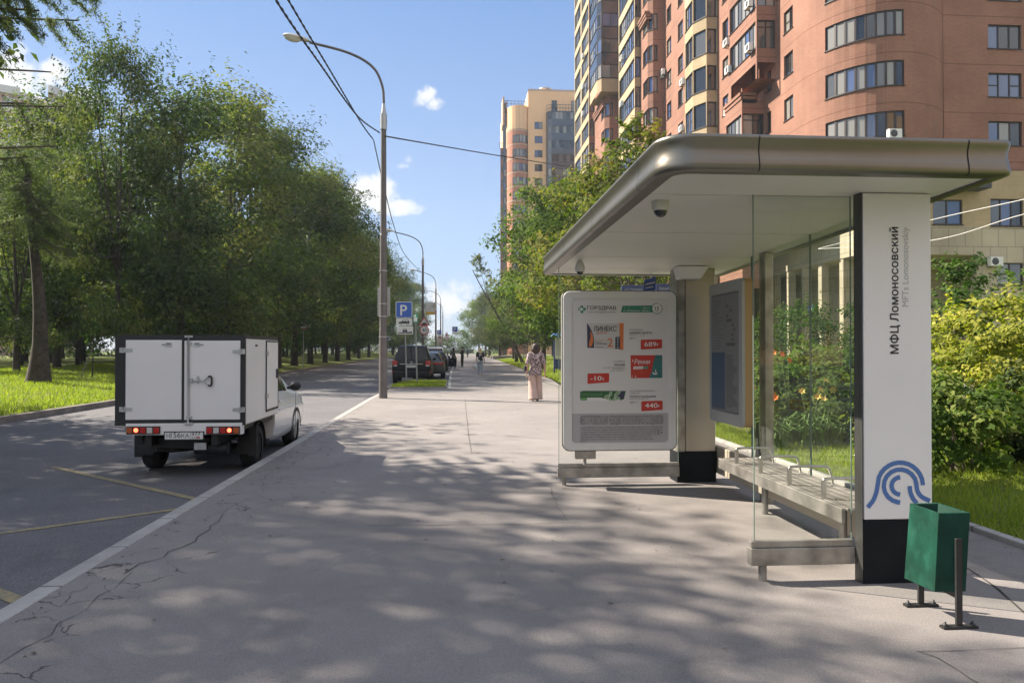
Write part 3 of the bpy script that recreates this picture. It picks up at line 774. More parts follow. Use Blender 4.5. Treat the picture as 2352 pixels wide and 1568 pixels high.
# --- larch: the thick leaning trunk at the left, and the larch overhead whose boughs enter the frame
def larch(name, label, x, y, h, r, lean, boughs, seed):
    root = thing(name, label, 'larch', (x, y, zleft(x, y))); o = ORG[root.name]; rs_ = np.random.RandomState(seed)
    b_ = MB(); path = [o + Vector((lean[0] * t + .15 * math.sin(5 * t), lean[1] * t, h * t - .1)) for t in np.linspace(0, 1, 12)]
    b_.tube(path, [r * 1.5, r * 1.1] + [r * (1 - .85 * i / 11) for i in range(2, 12)], 12)
    b_.build('trunk', M_bark, root)
    bb = MB(); Pn = []; Tn = []
    for (z, vec, dens) in boughs:
        t = z / h; s = o + Vector((lean[0] * t, lean[1] * t, z)); e = s + Vector(vec); L = (e - s).length
        pts = smooth_path([s, s.lerp(e, .5) + Vector((0, 0, -.06 * L)), e + Vector((0, 0, .02 * L))], 8)
        bb.tube(pts, [.05 * (1 - .85 * j / (len(pts) - 1)) + .006 for j in range(len(pts))], 6)
        sd = Vector((-vec[1], vec[0], 0)).normalized()
        for j in range(int(26 * dens)):
            f = rs_.uniform(.18, 1.0); p = pts[min(len(pts) - 1, int(f * (len(pts) - 1)))]
            l2 = rs_.uniform(.35, 1.0) * (1.25 - f) * L * .28 + .15
            q = p + sd * rs_.choice([-1, 1]) * l2 * rs_.uniform(.3, 1) + Vector(vec).normalized() * l2 * .5 + Vector((0, 0, -l2 * rs_.uniform(.15, .8)))
            bb.tube([p, p.lerp(q, .5) + Vector((0, 0, -.02)), q], [.009, .006, .003], 4, cap=False)
            m_ = int(90 * l2 * dens) + 8
            for u in rs_.uniform(.05, 1, m_): Pn.append(tuple(p.lerp(q, u) + Vector(rs_.normal(0, .035, 3))))
    bb.build('branch', M_bark2, root)
    P = np.array(Pn) - np.array(o); V = leaf_quads(P, rs_, .085, .17, .2, None, .4, 1.2)
    me = np_mesh('needles', V.reshape(-1, 3), np.arange(4 * len(P)).reshape(-1, 4), M_needle, rs_.uniform(0, 1, len(P)))
    n_ = bpy.data.objects.new('needles', me); COL.objects.link(n_); n_.parent = root
    return root
# overhead larch (trunk left of the frame)
LX, LY = -12.6, 13.2
def bough(px, py, d, z, dens):
    e = PD(px, py, d); return (z, (e.x - LX, e.y - LY, e.z - zleft(LX, LY) - z), dens)
larch('larch_tree', 'larch whose drooping feathery boughs hang into the top left corner', LX, LY, 13.0, .2, (0, 0), [
    bough(215, -15, 13.5, 9.0, 2.6), bough(150, -60, 12.6, 9.4, 2.4), bough(70, -40, 12.5, 9.2, 2.6), bough(180, 62, 14.2, 8.0, 2.2), bough(90, 40, 13.0, 8.2, 2.4), bough(15, 60, 12.0, 8.4, 2.2),
    bough(118, 178, 15.5, 7.2, .42), bough(150, 258, 16.5, 6.5, .5), bough(60, 250, 14.0, 6.3, .55), bough(132, 348, 16.0, 5.5, .5), bough(70, 372, 15.0, 5.0, .9)] +
    [(rd.uniform(4.5, 12.5), (rd.uniform(-4, -.5), rd.uniform(-4, 3), rd.uniform(-.6, .8)), 1.0) for _ in range(16)], 5)
p = G(88, 880, .28)
lr = larch('larch_tree', 'thick dark larch trunk leaning left of the box truck, needles drooping from its top', p.x, p.y, 8.4, .31, (-.55, .4),
      [(z, (math.cos(a) * L, math.sin(a) * L, -.45 * L), 1.2) for z, a, L in [(rd.uniform(5.4, 8.2), rd.uniform(0, 6.28), rd.uniform(.9, 2.0)) for _ in range(18)]], 6)
me, _ = crown_mesh('needles', 66, 5.2, 9.0, 1.5, 34, 9000, .13, M_needle, clump=.36, asp=.22, flat=.9, sprigs=.5, lean=(-.6, .4), prof=(.7, .6), hollow=.1)
c_ = bpy.data.objects.new('needles', me); COL.objects.link(c_); c_.parent = lr

# --- trees along the right hand verge
RT = [make_tree('maple_tree', 'x', 'tree', 41, 2.3, 9.8, 3.9, 95, 20000, .17, M_leafB, M_bark, .17, 'trees along the right verge', clump=.24, prof=(.8, .5)),
      make_tree('maple_tree', 'x', 'tree', 43, 2.0, 10.0, 3.6, 85, 18000, .17, M_leafD, M_bark, .18, 'trees along the right verge', clump=.25, prof=(.8, .5), tint_bias=.12),
      make_tree('maple_tree', 'x', 'tree', 47, 2.2, 9.4, 3.5, 90, 17000, .16, M_leafY, M_bark, .15, 'trees along the right verge', clump=.23, prof=(.75, .6), hollow=.2)]
right = [
    (0, 5.7, 37.0, 1.0, 'bright green tree above the notice board, its crown overhanging the pavement'),
    (2, 8.8, 44.0, 1.15, 'yellow-green verge tree cut off by the left slope of the shelter roof'),
    (1, 6.4, 55.0, 1.05, 'dark green tree rising left of the bright one over the pavement'),
    (0, 7.4, 70.0, .95, 'leafy tree standing beyond the dark one on the right verge'),
    (1, 7.0, 86.0, .98, 'mid green verge tree overhanging the blonde woman walking away'),
    (0, 8.0, 104.0, .92, 'verge tree far along the pavement, right of the blonde woman'),
    (1, 7.2, 122.0, .86, 'small far verge tree whose crown stands just above the blonde woman'),
    (2, 8.2, 140.0, .8, 'pale far tree closing the end of the pavement'),
    (1, 7.4, 162.0, 1.35, 'far verge tree standing left of the pale far tree'),
    (0, 7.6, 188.0, 1.45, 'farther verge tree beside the gap of sky'),
    (1, 7.2, 222.0, 1.55, 'farthest street tree where the pavement vanishes'),
    (0, 14.0, 62.0, 1.05, 'tree behind the right verge row, under the balconies'),
    (2, 14.5, 84.0, 1.0, 'yellowish tree close to the foot of the far balconies'),
    (1, 14.0, 108.0, 1.0, 'dark tree at the far end of the brick block'),
]
for k, x, y, s, lab in right: place(RT, k, x, y, rd.uniform(0, 6.28), (s, s, s), lab, zright(x, y))
# thin-crowned tree just behind the shelter roof
sp = make_tree('maple_tree', 'sparse yellowing tree with bare twigs rising behind the shelter roof', 'tree', 52, 2.4, 8.2, 2.2, 70, 5200, .15, M_leafY, M_bark2, .13, 'trees along the right verge', nlimb=50, clump=.2, prof=(.95, .6), hollow=.1, sprigs=.6)
sp.location = (5.35, 22.6, .1)
sp2 = make_tree('maple_tree', 'yellow-green tree with airy crown left of the sparse twiggy one', 'tree', 55, 2.2, 8.3, 2.9, 90, 15000, .15, M_leafY, M_bark2, .12, 'trees along the right verge', nlimb=24, clump=.24, hollow=.15, sprigs=.4)
sp2.location = (5.6, 29.5, .1)
# leaning dead-topped tree
lt = make_tree('leaning_tree', 'tree leaning left over the pavement with a bare reaching tip', 'tree', 58, 3.6, 10.9, 1.5, 40, 4200, .17, M_leafY, M_bark, .15, nlimb=5, lean=(-5.2, -2.0), sprigs=.6)
lt.location = (7.2, 80.0, .25)

# --- shrubs behind and right of the shelter
def shrub(name, label, px, py, d, rad, h, n, size, m, seed, cat='shrub', stems=7, prof=(.75, .45), **kw):
    p = PD(px, py, d); z = zright(p.x, p.y)
    root = thing(name, label, cat, (p.x, p.y, z)); o = ORG[root.name]
    me, cs = crown_mesh('foliage', seed, .04, h, rad, kw.pop('ncl', 46), n, size, m, prof=prof, clump=kw.pop('clump', .27), **kw)
    c_ = bpy.data.objects.new('foliage', me); COL.objects.link(c_); c_.parent = root
    b_ = MB(); rr = random.Random(seed)
    for i in range(stems):
        e = Vector(cs[rr.randrange(len(cs))][:3]); a = rr.uniform(0, 6.28)
        b_.tube(smooth_path([o + Vector((.1 * math.cos(a), .1 * math.sin(a), -.05)), o + e * .5 + Vector((0, 0, .12 * h)), o + e], 3), [.018, .016, .014, .012, .009, .006, .004], 5)
    b_.build('stem', M_bark2, root)
    return root
shrub('golden_shrub', 'large shrub with golden yellow leaves right of the white shelter pillar', 2300, 850, 11.6, 1.28, 2.15, 7600, .088, M_leafG, 70, ncl=60, flat=.6)
shrub('golden_shrub', 'smaller golden-leaved shrub at the right edge, in front of the taller bush', 2420, 850, 10.6, 1.05, 1.95, 5200, .086, M_leafG, 71, ncl=40)
shrub('green_shrub', 'low fresh green shrub between the white pillar and the green litter bin', 2205, 1000, 9.3, .92, 1.12, 5600, .085, M_leafB, 72, ncl=50, flat=.6)
shrub('green_shrub', 'tall loose shrub with upright shoots behind the golden one', 2215, 760, 15.5, 1.1, 3.1, 3600, .10, M_leafH, 73, prof=(.7, .6), sprigs=.6)
shrub('green_shrub', 'wispy tall shrub against the stone wall at the right edge', 2330, 740, 16.5, 1.3, 3.2, 3000, .10, M_leafH, 74, sprigs=.65)
shrub('green_shrub', 'dark bush in the shade at the right edge, below the golden leaves', 2370, 980, 9.9, .8, 1.05, 3600, .085, M_leafD, 75)
shrub('hedge_bush', 'dense trimmed bush with tiny leaves seen through the shelter glass', 1822, 850, 16.0, .98, 2.35, 9000, .06, M_leafH, 76, prof=(.5, .25), hollow=.5, ncl=70)
shrub('green_shrub', 'fresh green bush behind the glass close to the white pillar', 1935, 940, 13.2, .85, 1.35, 5200, .085, M_leafB, 77, ncl=48)
shrub('green_shrub', 'leafy bush behind the middle joint of the back glass', 1845, 965, 13.8, .7, 1.15, 4200, .085, M_leafB, 78)
shrub('green_shrub', 'upright bush beyond the glass, right of the trimmed one', 1950, 820, 17.5, .8, 2.4, 3600, .09, M_leafH, 79, prof=(.6, .5), sprigs=.5)
shrub('green_shrub', 'spreading bush low behind the hanging timetable case', 1700, 930, 18.5, 1.2, 1.3, 3600, .10, M_leafH, 80)
shrub('green_shrub', 'bright leafy bush low behind the middle of the back glass, nearest the bed edge', 1880, 930, 14.6, 1.0, 1.5, 6000, .085, M_leafB, 81, ncl=50)
shrub('green_shrub', 'bright bush behind the left pane beside the timetable case', 1772, 900, 16.5, .8, 1.5, 4600, .085, M_leafB, 82, ncl=46)
for i_, (px_, py_, d_, r_, h_, lab_) in enumerate(((1795, 955, 12.9, .75, 1.05, 'leafy low shrub in the bed, leftmost behind the middle pane'), (1865, 955, 13.0, .8, 1.15, 'dense low shrub in the bed just left of the glass joint'), (1955, 960, 12.2, .75, 1.1, 'dense low shrub in the bed just left of the white pillar'), (2010, 930, 12.6, .8, 1.3, 'shrub mostly hidden behind the white pillar'))):
    shrub('green_shrub', lab_, px_, py_, d_, r_, h_, 5200, .08, (M_leafB, M_leafH)[i_ % 2], 90 + i_, ncl=46)
def lilies(label, px, py, d, seed, pet, nfl, h0=.72, h1=1.0):
    p = PD(px, py, d); z = zright(p.x, p.y); root = thing('day_lily', label, 'flower', (p.x, p.y, z), 'lilies in the flower bed'); o = ORG[root.name]
    rr = random.Random(seed); b_ = MB()
    for i in range(70):
        a = rr.uniform(0, 6.28); L = rr.uniform(.35, .7); s = o + Vector((rr.uniform(-.2, .2), rr.uniform(-.2, .2), 0)); dv = Vector((math.cos(a), math.sin(a), 0)); w = Vector((-math.sin(a), math.cos(a), 0)) * .012
        q = [s, s + dv * L * .25 + Vector((0, 0, L * .75)), s + dv * L * .8 + Vector((0, 0, L * .62))]
        b_.add([q[0] - w, q[0] + w, q[1] - w, q[1] + w, q[2]], [(0, 1, 3, 2), (2, 3, 4)], 0)
    b_.build('leaves', mat('lily leaves', (.10, .17, .04), .5, var=.3, vscale=3), root)
    st = MB(); f = MB()
    for i in range(nfl):
        a = rr.uniform(0, 6.28); e = o + Vector((rr.uniform(-.28, .28), rr.uniform(-.2, .2), rr.uniform(h0, h1)))
        st.tube([o + Vector((0, 0, .1)), o.lerp(e, .6) + Vector((0, 0, .05)), e], [.006, .005, .004], 5)
        ax = Vector((rr.uniform(-.5, .5), -.8, rr.uniform(.2, .8))).normalized(); sx_ = ax.cross(Vector((0, 0, 1))).normalized(); sy_ = sx_.cross(ax)
        for k in range(6):
            u = k * math.pi / 3 + a; rd_ = sx_ * math.cos(u) + sy_ * math.sin(u); w = ax.cross(rd_) * .017
            f.add([e, e + ax * .03 + rd_ * .028 + w, e + ax * .04 + rd_ * .062, e + ax * .03 + rd_ * .028 - w], [(0, 1, 2, 3)], 0)
    st.build('stem', mat('lily stem', (.10, .15, .05), .6), root); f.build('flower', pet, root)
lilies('orange day lilies flowering low at the left of the bed behind the glass', 1772, 965, 11.6, 1, M_petal, 5, .75, .95)
lilies('orange lilies on tall stalks before the trimmed bush', 1815, 960, 12.4, 2, M_petal, 3, 1.25, 1.45)
lilies('pale yellow lilies in the bed left of the glass joint', 1862, 985, 11.7, 3, M_petalY, 4, .62, .9)
lilies('yellow lilies just right of the glass joint', 1897, 980, 11.8, 4, M_petalY, 3, .8, 1.0)

# street trees behind the camera (seen only as reflections and soft shade)
for i, (x, y) in enumerate(((10, -12), (13, -22), (16, -34))):
    place(RT, i % 3, x, y, i * 1.3, 1.0, 'street tree behind the viewer', 0.0, 'trees behind the camera')
for i, x in enumerate((-13, -6, 1, 8, 15, 23)):
    place(PT, i % 4, x, -36 - 3 * (i % 2), i * 1.1, (1.0, 1.0, .82), 'street tree behind the viewer', 0.0, 'trees behind the camera')
# ------------------------------------------------------------------ building materials
def brickmat(name, c1, c2, mortar, bw=.25, bh=.075, line=None, ms=.012, rough=.85):
    k = NT(name); P = k.n('ShaderNodeTexCoord').outputs['Object']
    sx = k.n('ShaderNodeSeparateXYZ'); k.l(P, sx.inputs[0])
    cb = k.n('ShaderNodeCombineXYZ'); k.l(k.math('ADD', sx.outputs['X'], sx.outputs['Y']), cb.inputs['X']); k.l(sx.outputs['Z'], cb.inputs['Y'])
    br = k.n('ShaderNodeTexBrick'); br.inputs['Scale'].default_value = 1; br.inputs['Brick Width'].default_value = bw; br.inputs['Row Height'].default_value = bh
    br.inputs['Mortar Size'].default_value = ms; br.inputs['Mortar Smooth'].default_value = .3
    br.inputs['Color1'].default_value = (*c1, 1); br.inputs['Color2'].default_value = (*c2, 1); br.inputs['Mortar'].default_value = (*mortar, 1)
    k.l(cb.outputs[0], br.inputs['Vector'])
    col = k.mix(1.0, br.outputs[0], k.rng(k.noise(P, .25, 6, .6), .3, .7, .76, 1.2), 'MULTIPLY')
    if line:
        fr = k.math('FRACT', k.math('DIVIDE', k.math('SUBTRACT', sx.outputs['Z'], 13.1), 3.0))
        col = k.mix(k.math('MULTIPLY', k.math('LESS_THAN', fr, .022), line), col, tuple(x * .45 for x in c1))
    k.l(col, k.b.inputs['Base Color']); k.b.inputs['Roughness'].default_value = rough; k.b.inputs['Specular IOR Level'].default_value = .25
    k.bump(br.outputs['Fac'], -.25, .01)
    return k.m
M_salmon = brickmat('salmon brick', (.30, .137, .088), (.255, .112, .072), (.30, .19, .145), line=.6)
M_yellow = brickmat('yellow brick', (.46, .35, .205), (.41, .305, .175), (.42, .34, .23))
M_stone = brickmat('cream stone tiles', (.46, .40, .30), (.44, .385, .29), (.22, .19, .15), 1.05, 1.1, None, .02)
M_stucco = mat('ochre render', (.82, .51, .275), .9, var=.08, vscale=.3)
M_frame = mat('brown window frame', (.028, .018, .016), .5)
def glassmat(name, col, ior, rough=.03):
    k = NT(name); k.b.inputs['Base Color'].default_value = (*col, 1); k.b.inputs['Roughness'].default_value = rough; k.b.inputs['IOR'].default_value = ior
    return k.m
M_gd = glassmat('dark window glass', (.014, .016, .018), 1.8); M_gc = glassmat('curtained window glass', (.25, .24, .215), 1.8); M_gb = glassmat('blue blind behind glass', (.07, .11, .24), 1.8); M_gm = glassmat('half curtained glass', (.085, .085, .08), 1.9)
GL = [M_gd, M_gd, M_gm, M_gc, M_gm, M_gc, M_gb]
M_tint = glassmat('dark balcony panel', (.030, .034, .045), 1.9, .12)
M_white = mat('white painted metal', (.72, .72, .70), .45, var=.06, vscale=12)
M_dkgrey = mat('dark grey metal', (.045, .045, .05), .5)
class Facade:
    def __init__(s): s.wall = {}; s.win = []
    def mb(s, m): return s.wall.setdefault(m, MB())
    def face(s, A, B, z0, z1, m, cols=(), rows=(), depth=.16, panes=2, rev=None, smooth=False, mfun=None, style='w', full=False):
        A = Vector((A[0], A[1], 0)); B = Vector((B[0], B[1], 0)); L = (B - A).length; u = (B - A) / L; nrm = Vector((u.y, -u.x, 0))   # A->B runs left to right seen from outside
        us = sorted({0.0, L, *[c for q in cols for c in q]}); zs = sorted({z0, z1, *[c for q in rows for c in q if z0 <= c <= z1]})
        P = lambda a, z, d=0.0: A + u * a + nrm * -d + Vector((0, 0, z))
        for i in range(len(us) - 1):
            for j in range(len(zs) - 1):
                uc, zc = (us[i] + us[i + 1]) / 2, (zs[j] + zs[j + 1]) / 2
                if any(c0 < uc < c1 for c0, c1 in cols) and any(r0 < zc < r1 for r0, r1 in rows): continue
                mm = mfun(zc) if mfun else m
                s.mb(mm).add([P(us[i], zs[j]), P(us[i + 1], zs[j]), P(us[i + 1], zs[j + 1]), P(us[i], zs[j + 1])], [(0, 1, 2, 3)], 0, smooth)
        for c0, c1 in cols:
            for r0, r1 in rows:
                if r1 > z1 or r0 < z0: continue
                mm = mfun(r0) if mfun else (rev or m)
                q = [P(c0, r0), P(c1, r0), P(c1, r1), P(c0, r1)]; w = [P(c0, r0, depth), P(c1, r0, depth), P(c1, r1, depth), P(c0, r1, depth)]
                if not full: s.mb(mm).add(q + w, [(0, 1, 5, 4), (1, 2, 6, 5), (2, 3, 7, 6), (3, 0, 4, 7)], 0)
                s.win.append((A, u, nrm, c0, c1, r0, r1, depth, panes, style))
def window_geo(wd, seed, glass, frm):
    A, u, nrm, c0, c1, r0, r1, dep, panes, style = wd; rr = random.Random(seed)
    P = lambda a, z, d: A + u * a - nrm * d + Vector((0, 0, z))
    d1 = dep - .06; d2 = dep - .015
    def bar(a0, a1, z0, z1, da, db): frm.hexa([P(a0, z0, da), P(a1, z0, da), P(a1, z0, db), P(a0, z0, db), P(a0, z1, da), P(a1, z1, da), P(a1, z1, db), P(a0, z1, db)], 0)
    fw = .075
    bar(c0, c1, r0, r0 + fw, d1, dep); bar(c0, c1, r1 - fw, r1, d1, dep); bar(c0, c0 + fw, r0 + fw, r1 - fw, d1, dep); bar(c1 - fw, c1, r0 + fw, r1 - fw, d1, dep)
    w = (c1 - c0) / panes; hor = rr.random() < .3
    for i in range(panes):
        a0, a1 = c0 + w * i + (fw if i == 0 else fw * .45), c0 + w * (i + 1) - (fw if i == panes - 1 else fw * .45)
        if i: bar(c0 + w * i - fw * .55, c0 + w * i + fw * .55, r0 + fw, r1 - fw, d1 + .004, dep)
        k = rr.randrange(len(GL)) if style == 'w' else rr.choice([0, 0, 2, 2, 3])
        glass.add([P(a0, r0 + fw, d2), P(a1, r0 + fw, d2), P(a1, r1 - fw, d2), P(a0, r1 - fw, d2)], [(0, 1, 2, 3)], k)
        if hor and panes > 1 and i % 2 == 0: bar(a0, a1, (r0 + r1) / 2 - .03, (r0 + r1) / 2 + .03, d1 + .008, dep)
        if style == 't': bar(a0, a1, r1 - .48, r1 - .42, d1 + .008, dep)
    if style == 'sill' or style == 'w': bar(c0 - .06, c1 + .06, r0 - .05, r0, -.06, dep - .07)
def finish_building(fc, root, wall_names, limit=100, extra=None):
    vis = []
    for i, wd in enumerate(fc.win):
        A, u, nrm, c0, c1, r0, r1 = wd[:7]
        ctr = A + u * (c0 + c1) / 2 + Vector((0, 0, (r0 + r1) / 2)); pj = proj(ctr)
        if pj is None or not (-60 < pj[0] < 2410 and -60 < pj[1] < 900): continue
        if (ctr - Vector((0, 0, EYE))).dot(nrm) > 0: continue
        facing = abs((ctr - Vector((0, 0, EYE))).normalized().dot(nrm)) * (c1 - c0) * (r1 - r0) / pj[2] ** 2
        hid = 1500 < pj[0] < 2330 and 325 < pj[1] < 440 or pj[1] > 690
        vis.append((hid, -facing, i))
    vis.sort()
    for m_, b_ in fc.wall.items(): b_.build(wall_names[m_], m_, root, recalc=False)
    for hid, f, i in vis[:limit]:
        g, fr = MB(), MB(); window_geo(fc.win[i], i, g, fr)
        w = g.build('window', GL, root, recalc=False); fr.build('frame', M_frame, w, recalc=False)
    if len(vis) > limit:
        g = MB(); fr = MB()
        for hid, f, i in vis[limit:]: window_geo(fc.win[i], i, g, fr)
        o = g.build('window', GL, root, recalc=False); o['kind'] = 'stuff'
        o2 = fr.build('frame', M_frame, o, recalc=False); o2['kind'] = 'stuff'
# ------------------------------------------------------------------ brick apartment block on the right
bld = thing('apartment_building', 'salmon and yellow brick apartment block with curved bays rising behind the bus shelter', 'building', (26, 50, 0))
fc = Facade()
ZT = 56.0; ROWS = [(11.15 + 3 * k, 12.65 + 3 * k) for k in range(15)]
RB = [(10.75 + 3 * k, 12.75 + 3 * k) for k in range(15)]           # taller balcony glazing
salm = M_salmon
# right front wall
x0, x1 = PY(2270, 200, 44.6).x, PY(2347, 200, 44.6).x
fc.face((30.0, 44.6), (46, 44.6), 12.3, 26, salm, [(x0 - 30, x1 - 30), (x1 - 30 + 3.4, x1 - 30 + 5.2)], ROWS, panes=3)
# curved bay: ellipse facets
pts = []
for t in np.linspace(R(180), R(90), 13): pts.append((26.5 + 3.9 * math.cos(t), 48.8 - 5.8 * math.sin(t)))
for xx in (27.2, 27.9, 28.6, 29.3, 30.0): pts.append((xx, 48.8 - 5.8 * math.sqrt(1 - ((xx - 26.5) / 5.0) ** 2)))
bay = Facade()
for i, (a, c) in enumerate(zip(pts, pts[1:])):
    L = math.dist(a, c)
    xm = (a[0] + c[0]) / 2; wn_ = 4 <= i <= 11
    bay.face(a, c, 12.3, 26, salm, [(0, L)] if wn_ else [], ROWS if wn_ else [], depth=.12, smooth=True, panes=1, full=True)
fc.win += [w for w in bay.win]
b_ = MB()                                                            # window heads and sills of the bay
for r0, r1 in ROWS[:5]:
    for i in range(4, 12):
        a, c = pts[i], pts[i + 1]; n_ = Vector((c[1] - a[1], -(c[0] - a[0]), 0)).normalized()
        for z in (r0, r1):
            A_ = Vector((a[0], a[1], z)); C_ = Vector((c[0], c[1], z))
            b_.quad(A_, C_, C_ - n_ * .13, A_ - n_ * .13)
b_.build('reveal', M_frame, bld, recalc=False)
bm_ = bay.wall[salm]
# street front, nearest stretch
fc.face((22.6, 54.0), (22.6, 48.8), 9.5, 26, salm, [(.35, 1.15), (3.3, 4.7)], ROWS, panes=2)
# upper balcony block and lower balcony block
fc.face((21.2, 52), (22.6, 52), 20.6, 30, salm, [(.06, 1.36)], RB, panes=2, style='t'); fc.face((21.2, 57.5), (21.2, 52), 20.6, 40, salm, [(.25, 5.3)], RB, panes=7, style='w')
fc.mb(salm).quad((21.2, 52, 20.6), (22.6, 52, 20.6), (22.6, 57.5, 20.6), (21.2, 57.5, 20.6))
fc.face((20.9, 54), (22.6, 54), 6, 20.6, salm, [(.06, 1.64)], RB, panes=2, style='t'); fc.face((20.9, 57.5), (20.9, 54), 6, 20.6, salm, [(.25, 3.35)], RB, panes=4)
fc.face((21.4, 60.6), (21.4, 57.5), 6, 40, salm, [(1.2, 2.5)], ROWS, panes=2)
# chamfered yellow bay
fc.face((20.5, 60.6), (21.4, 60.6), 6, 40, M_yellow, [(.06, .84)], RB, panes=1); fc.face((19.8, 62), (20.5, 60.6), 6, 40, M_yellow, [(.05, 1.5)], RB, panes=1); fc.face((19.8, 64.2), (19.8, 62), 6, 40, M_yellow, [(.15, 2.15)], RB, panes=4)
fc.face((20, 71.3), (20, 64.2), 6, 46, salm, [(.8, 2.3), (4.4, 5.9)], ROWS, panes=2)
# brick bay
fc.face((18.9, 71.3), (20, 71.3), 6, 46, salm, [(.0, .45)], ROWS, panes=1); fc.face((18.5, 71.8), (18.9, 71.3), 6, 46, salm, [(.0, .64)], ROWS, panes=1); fc.face((18.5, 74.6), (18.5, 71.8), 6, 46, salm, [(1.0, 2.8)], ROWS, panes=3)
# long yellow balconies
fc.face((17.9, 74.6), (18.5, 74.6), 6, 48, M_yellow, [(.05, .6)], RB, panes=1); fc.face((17.9, 82), (17.9, 74.6), 6, 48, M_yellow, [(.2, 7.2)], RB, panes=8)
fc.face((19.2, 88.5), (19.2, 82), 6, 50, salm, [(1.6, 3.0), (4.2, 5.4)], ROWS, panes=2)
# second brick bay with dark glazed stack above
fc.face((18.2, 88.5), (19.2, 88.5), 6, 31.5, salm, [(.0, .45)], ROWS, panes=1); fc.face((17.7, 89.0), (18.2, 88.5), 6, 31.5, salm, [(.0, .7)], ROWS, panes=1); fc.face((17.7, 95.5), (17.7, 89), 6, 52, salm, [(4.6, 6.4)], ROWS, panes=3)
RD = [(31.5 + 1.4 + 3 * k, 31.5 + 2.95 + 3 * k) for k in range(6)]
fc.face((17.0, 87.2), (19.2, 87.2), 31.5, 33, M_yellow); fc.face((16.6, 88.0), (17.0, 87.2), 31.5, 33, M_yellow); fc.face((16.6, 92.5), (16.6, 88.0), 31.5, 33, M_yellow)
for a, c, p in (((17.0, 87.2), (19.2, 87.2), 2), ((16.6, 88.0), (17.0, 87.2), 1), ((16.6, 92.5), (16.6, 88.0), 4)):
    L = math.dist(a, c); fc.face(a, c, 33, 52, M_tint, [(.04, L - .04)], [(33.1 + 3 * k, 34.7 + 3 * k) for k in range(6)], panes=p, depth=.08)
fc.mb(M_yellow).quad((17.0, 87.2, 31.5), (19.2, 87.2, 31.5), (19.2, 92.5, 31.5), (16.6, 92.5, 31.5))
fc.face((18.4, 81.0), (19.2, 81.0), 38, 40, M_yellow); fc.face((17.3, 81.2), (18.4, 80.4), 39.5, 52, M_tint, [(.1, 1.2)], [(40 + 3 * k, 41.7 + 3 * k) for k in range(4)], panes=1)
# far yellow balconies
fc.face((17.0, 95.5), (17.7, 95.5), 6, 54, salm, [(.05, .65)], RB, panes=1); fc.face((17.0, 107), (17.0, 95.5), 6, 54, M_yellow, [(.3, 5.2), (5.9, 11.2)], RB, panes=6)
# stepped brick corbels where bays change
for (x, y0, y1, z) in ((21.0, 54, 57.5, 20.3), (18.4, 71.6, 74.4, 34.0), (17.6, 89, 95, 31.1)):
    for q in range(3): fc.mb(salm).box(x - .25 + .08 * q, x + 1, y0, y1, z - .28 * q - .22, z - .28 * q)
# stone plinth storeys, arcade
fc.face((30.4, 43.4), (46, 43.4), 8.9, 12.3, M_yellow, [(PY(2272, 0, 43.4).x - 30.4, PY(2347, 0, 43.4).x - 30.4)], [(8.95, 10.6)], panes=3)
fc.face((24.9, 43.4), (30.4, 43.4), 8.9, 12.3, M_yellow, [(PY(2140, 0, 43.4).x - 24.9, PY(2208, 0, 43.4).x - 24.9)], [(9.0, 10.5)], panes=2)
fc.face((24.9, 43.4), (46, 43.4), 7.2, 8.9, M_stone)
xr = PY(2240, 0, 43.4).x
fc.face((xr, 43.4), (46, 43.4), 0, 7.2, M_stone, [(PY(2287, 0, 43.4).x - xr, PY(2347, 0, 43.4).x - xr)], [(5.4, 6.75)], panes=2)
fc.face((24.9, 46.8), (xr, 46.8), 0, 7.2, M_stone); fc.face((xr, 46.8), (xr, 43.4), 0, 7.2, M_stone); fc.mb(M_stone).quad((24.9, 43.4, 7.2), (xr, 43.4, 7.2), (xr, 46.8, 7.2), (24.9, 46.8, 7.2))
fc.face((24.9, 75), (24.9, 43.4), 7.4, 12.3, M_stone)
for yc in (47.5, 50.4, 52.9, 55.4, 58, 60.6, 63.2, 66): fc.mb(M_stone).box(24.95, 25.45, yc - .25, yc + .25, 0, 7.4)
fc.face((27.0, 75), (27.0, 46.8), 0, 7.4, M_stone, [(8.4, 9.6), (12.6, 13.8), (17.2, 18.4), (20.2, 21.4), (23.4, 24.4)], [(1.2, 2.9), (4.3, 6.2)], panes=1)
fc.mb(M_stone).quad((24.9, 43.4, 7.41), (27, 43.4, 7.41), (27, 75, 7.41), (24.9, 75, 7.41))
names = {M_salmon: 'brick_wall', M_yellow: 'yellow_brick_wall', M_stone: 'stone_base', M_tint: 'glazed_balcony'}
# floor slab edges closing the projecting parts, solid core
core = MB(); core.box(23.2, 46, 49, 106, 9.5, 55.5); core.box(27.4, 46, 46.9, 75, 0, 9.4); core.box(21.6, 23.1, 57.6, 60.7, 0, 55.5); core.box(21.5, 23.1, 60.75, 64.3, 0, 55.5); core.box(20.2, 23.1, 64.35, 106.5, 0, 55.5)
core.build('core', M_salmon, bld)
b_ = MB(); 
for f in list(bm_.f): pass
bo = bm_.build('curved_bay', salm, bld, recalc=False)
finish_building(fc, bld, names)
b_ = MB(); b_.box(PY(2150, 0, 42.6).x, PY(2268, 0, 42.6).x, 42.3, 43.38, 11.0, 11.35); b_.build('canopy', M_dkgrey, bld, bevel=.03)
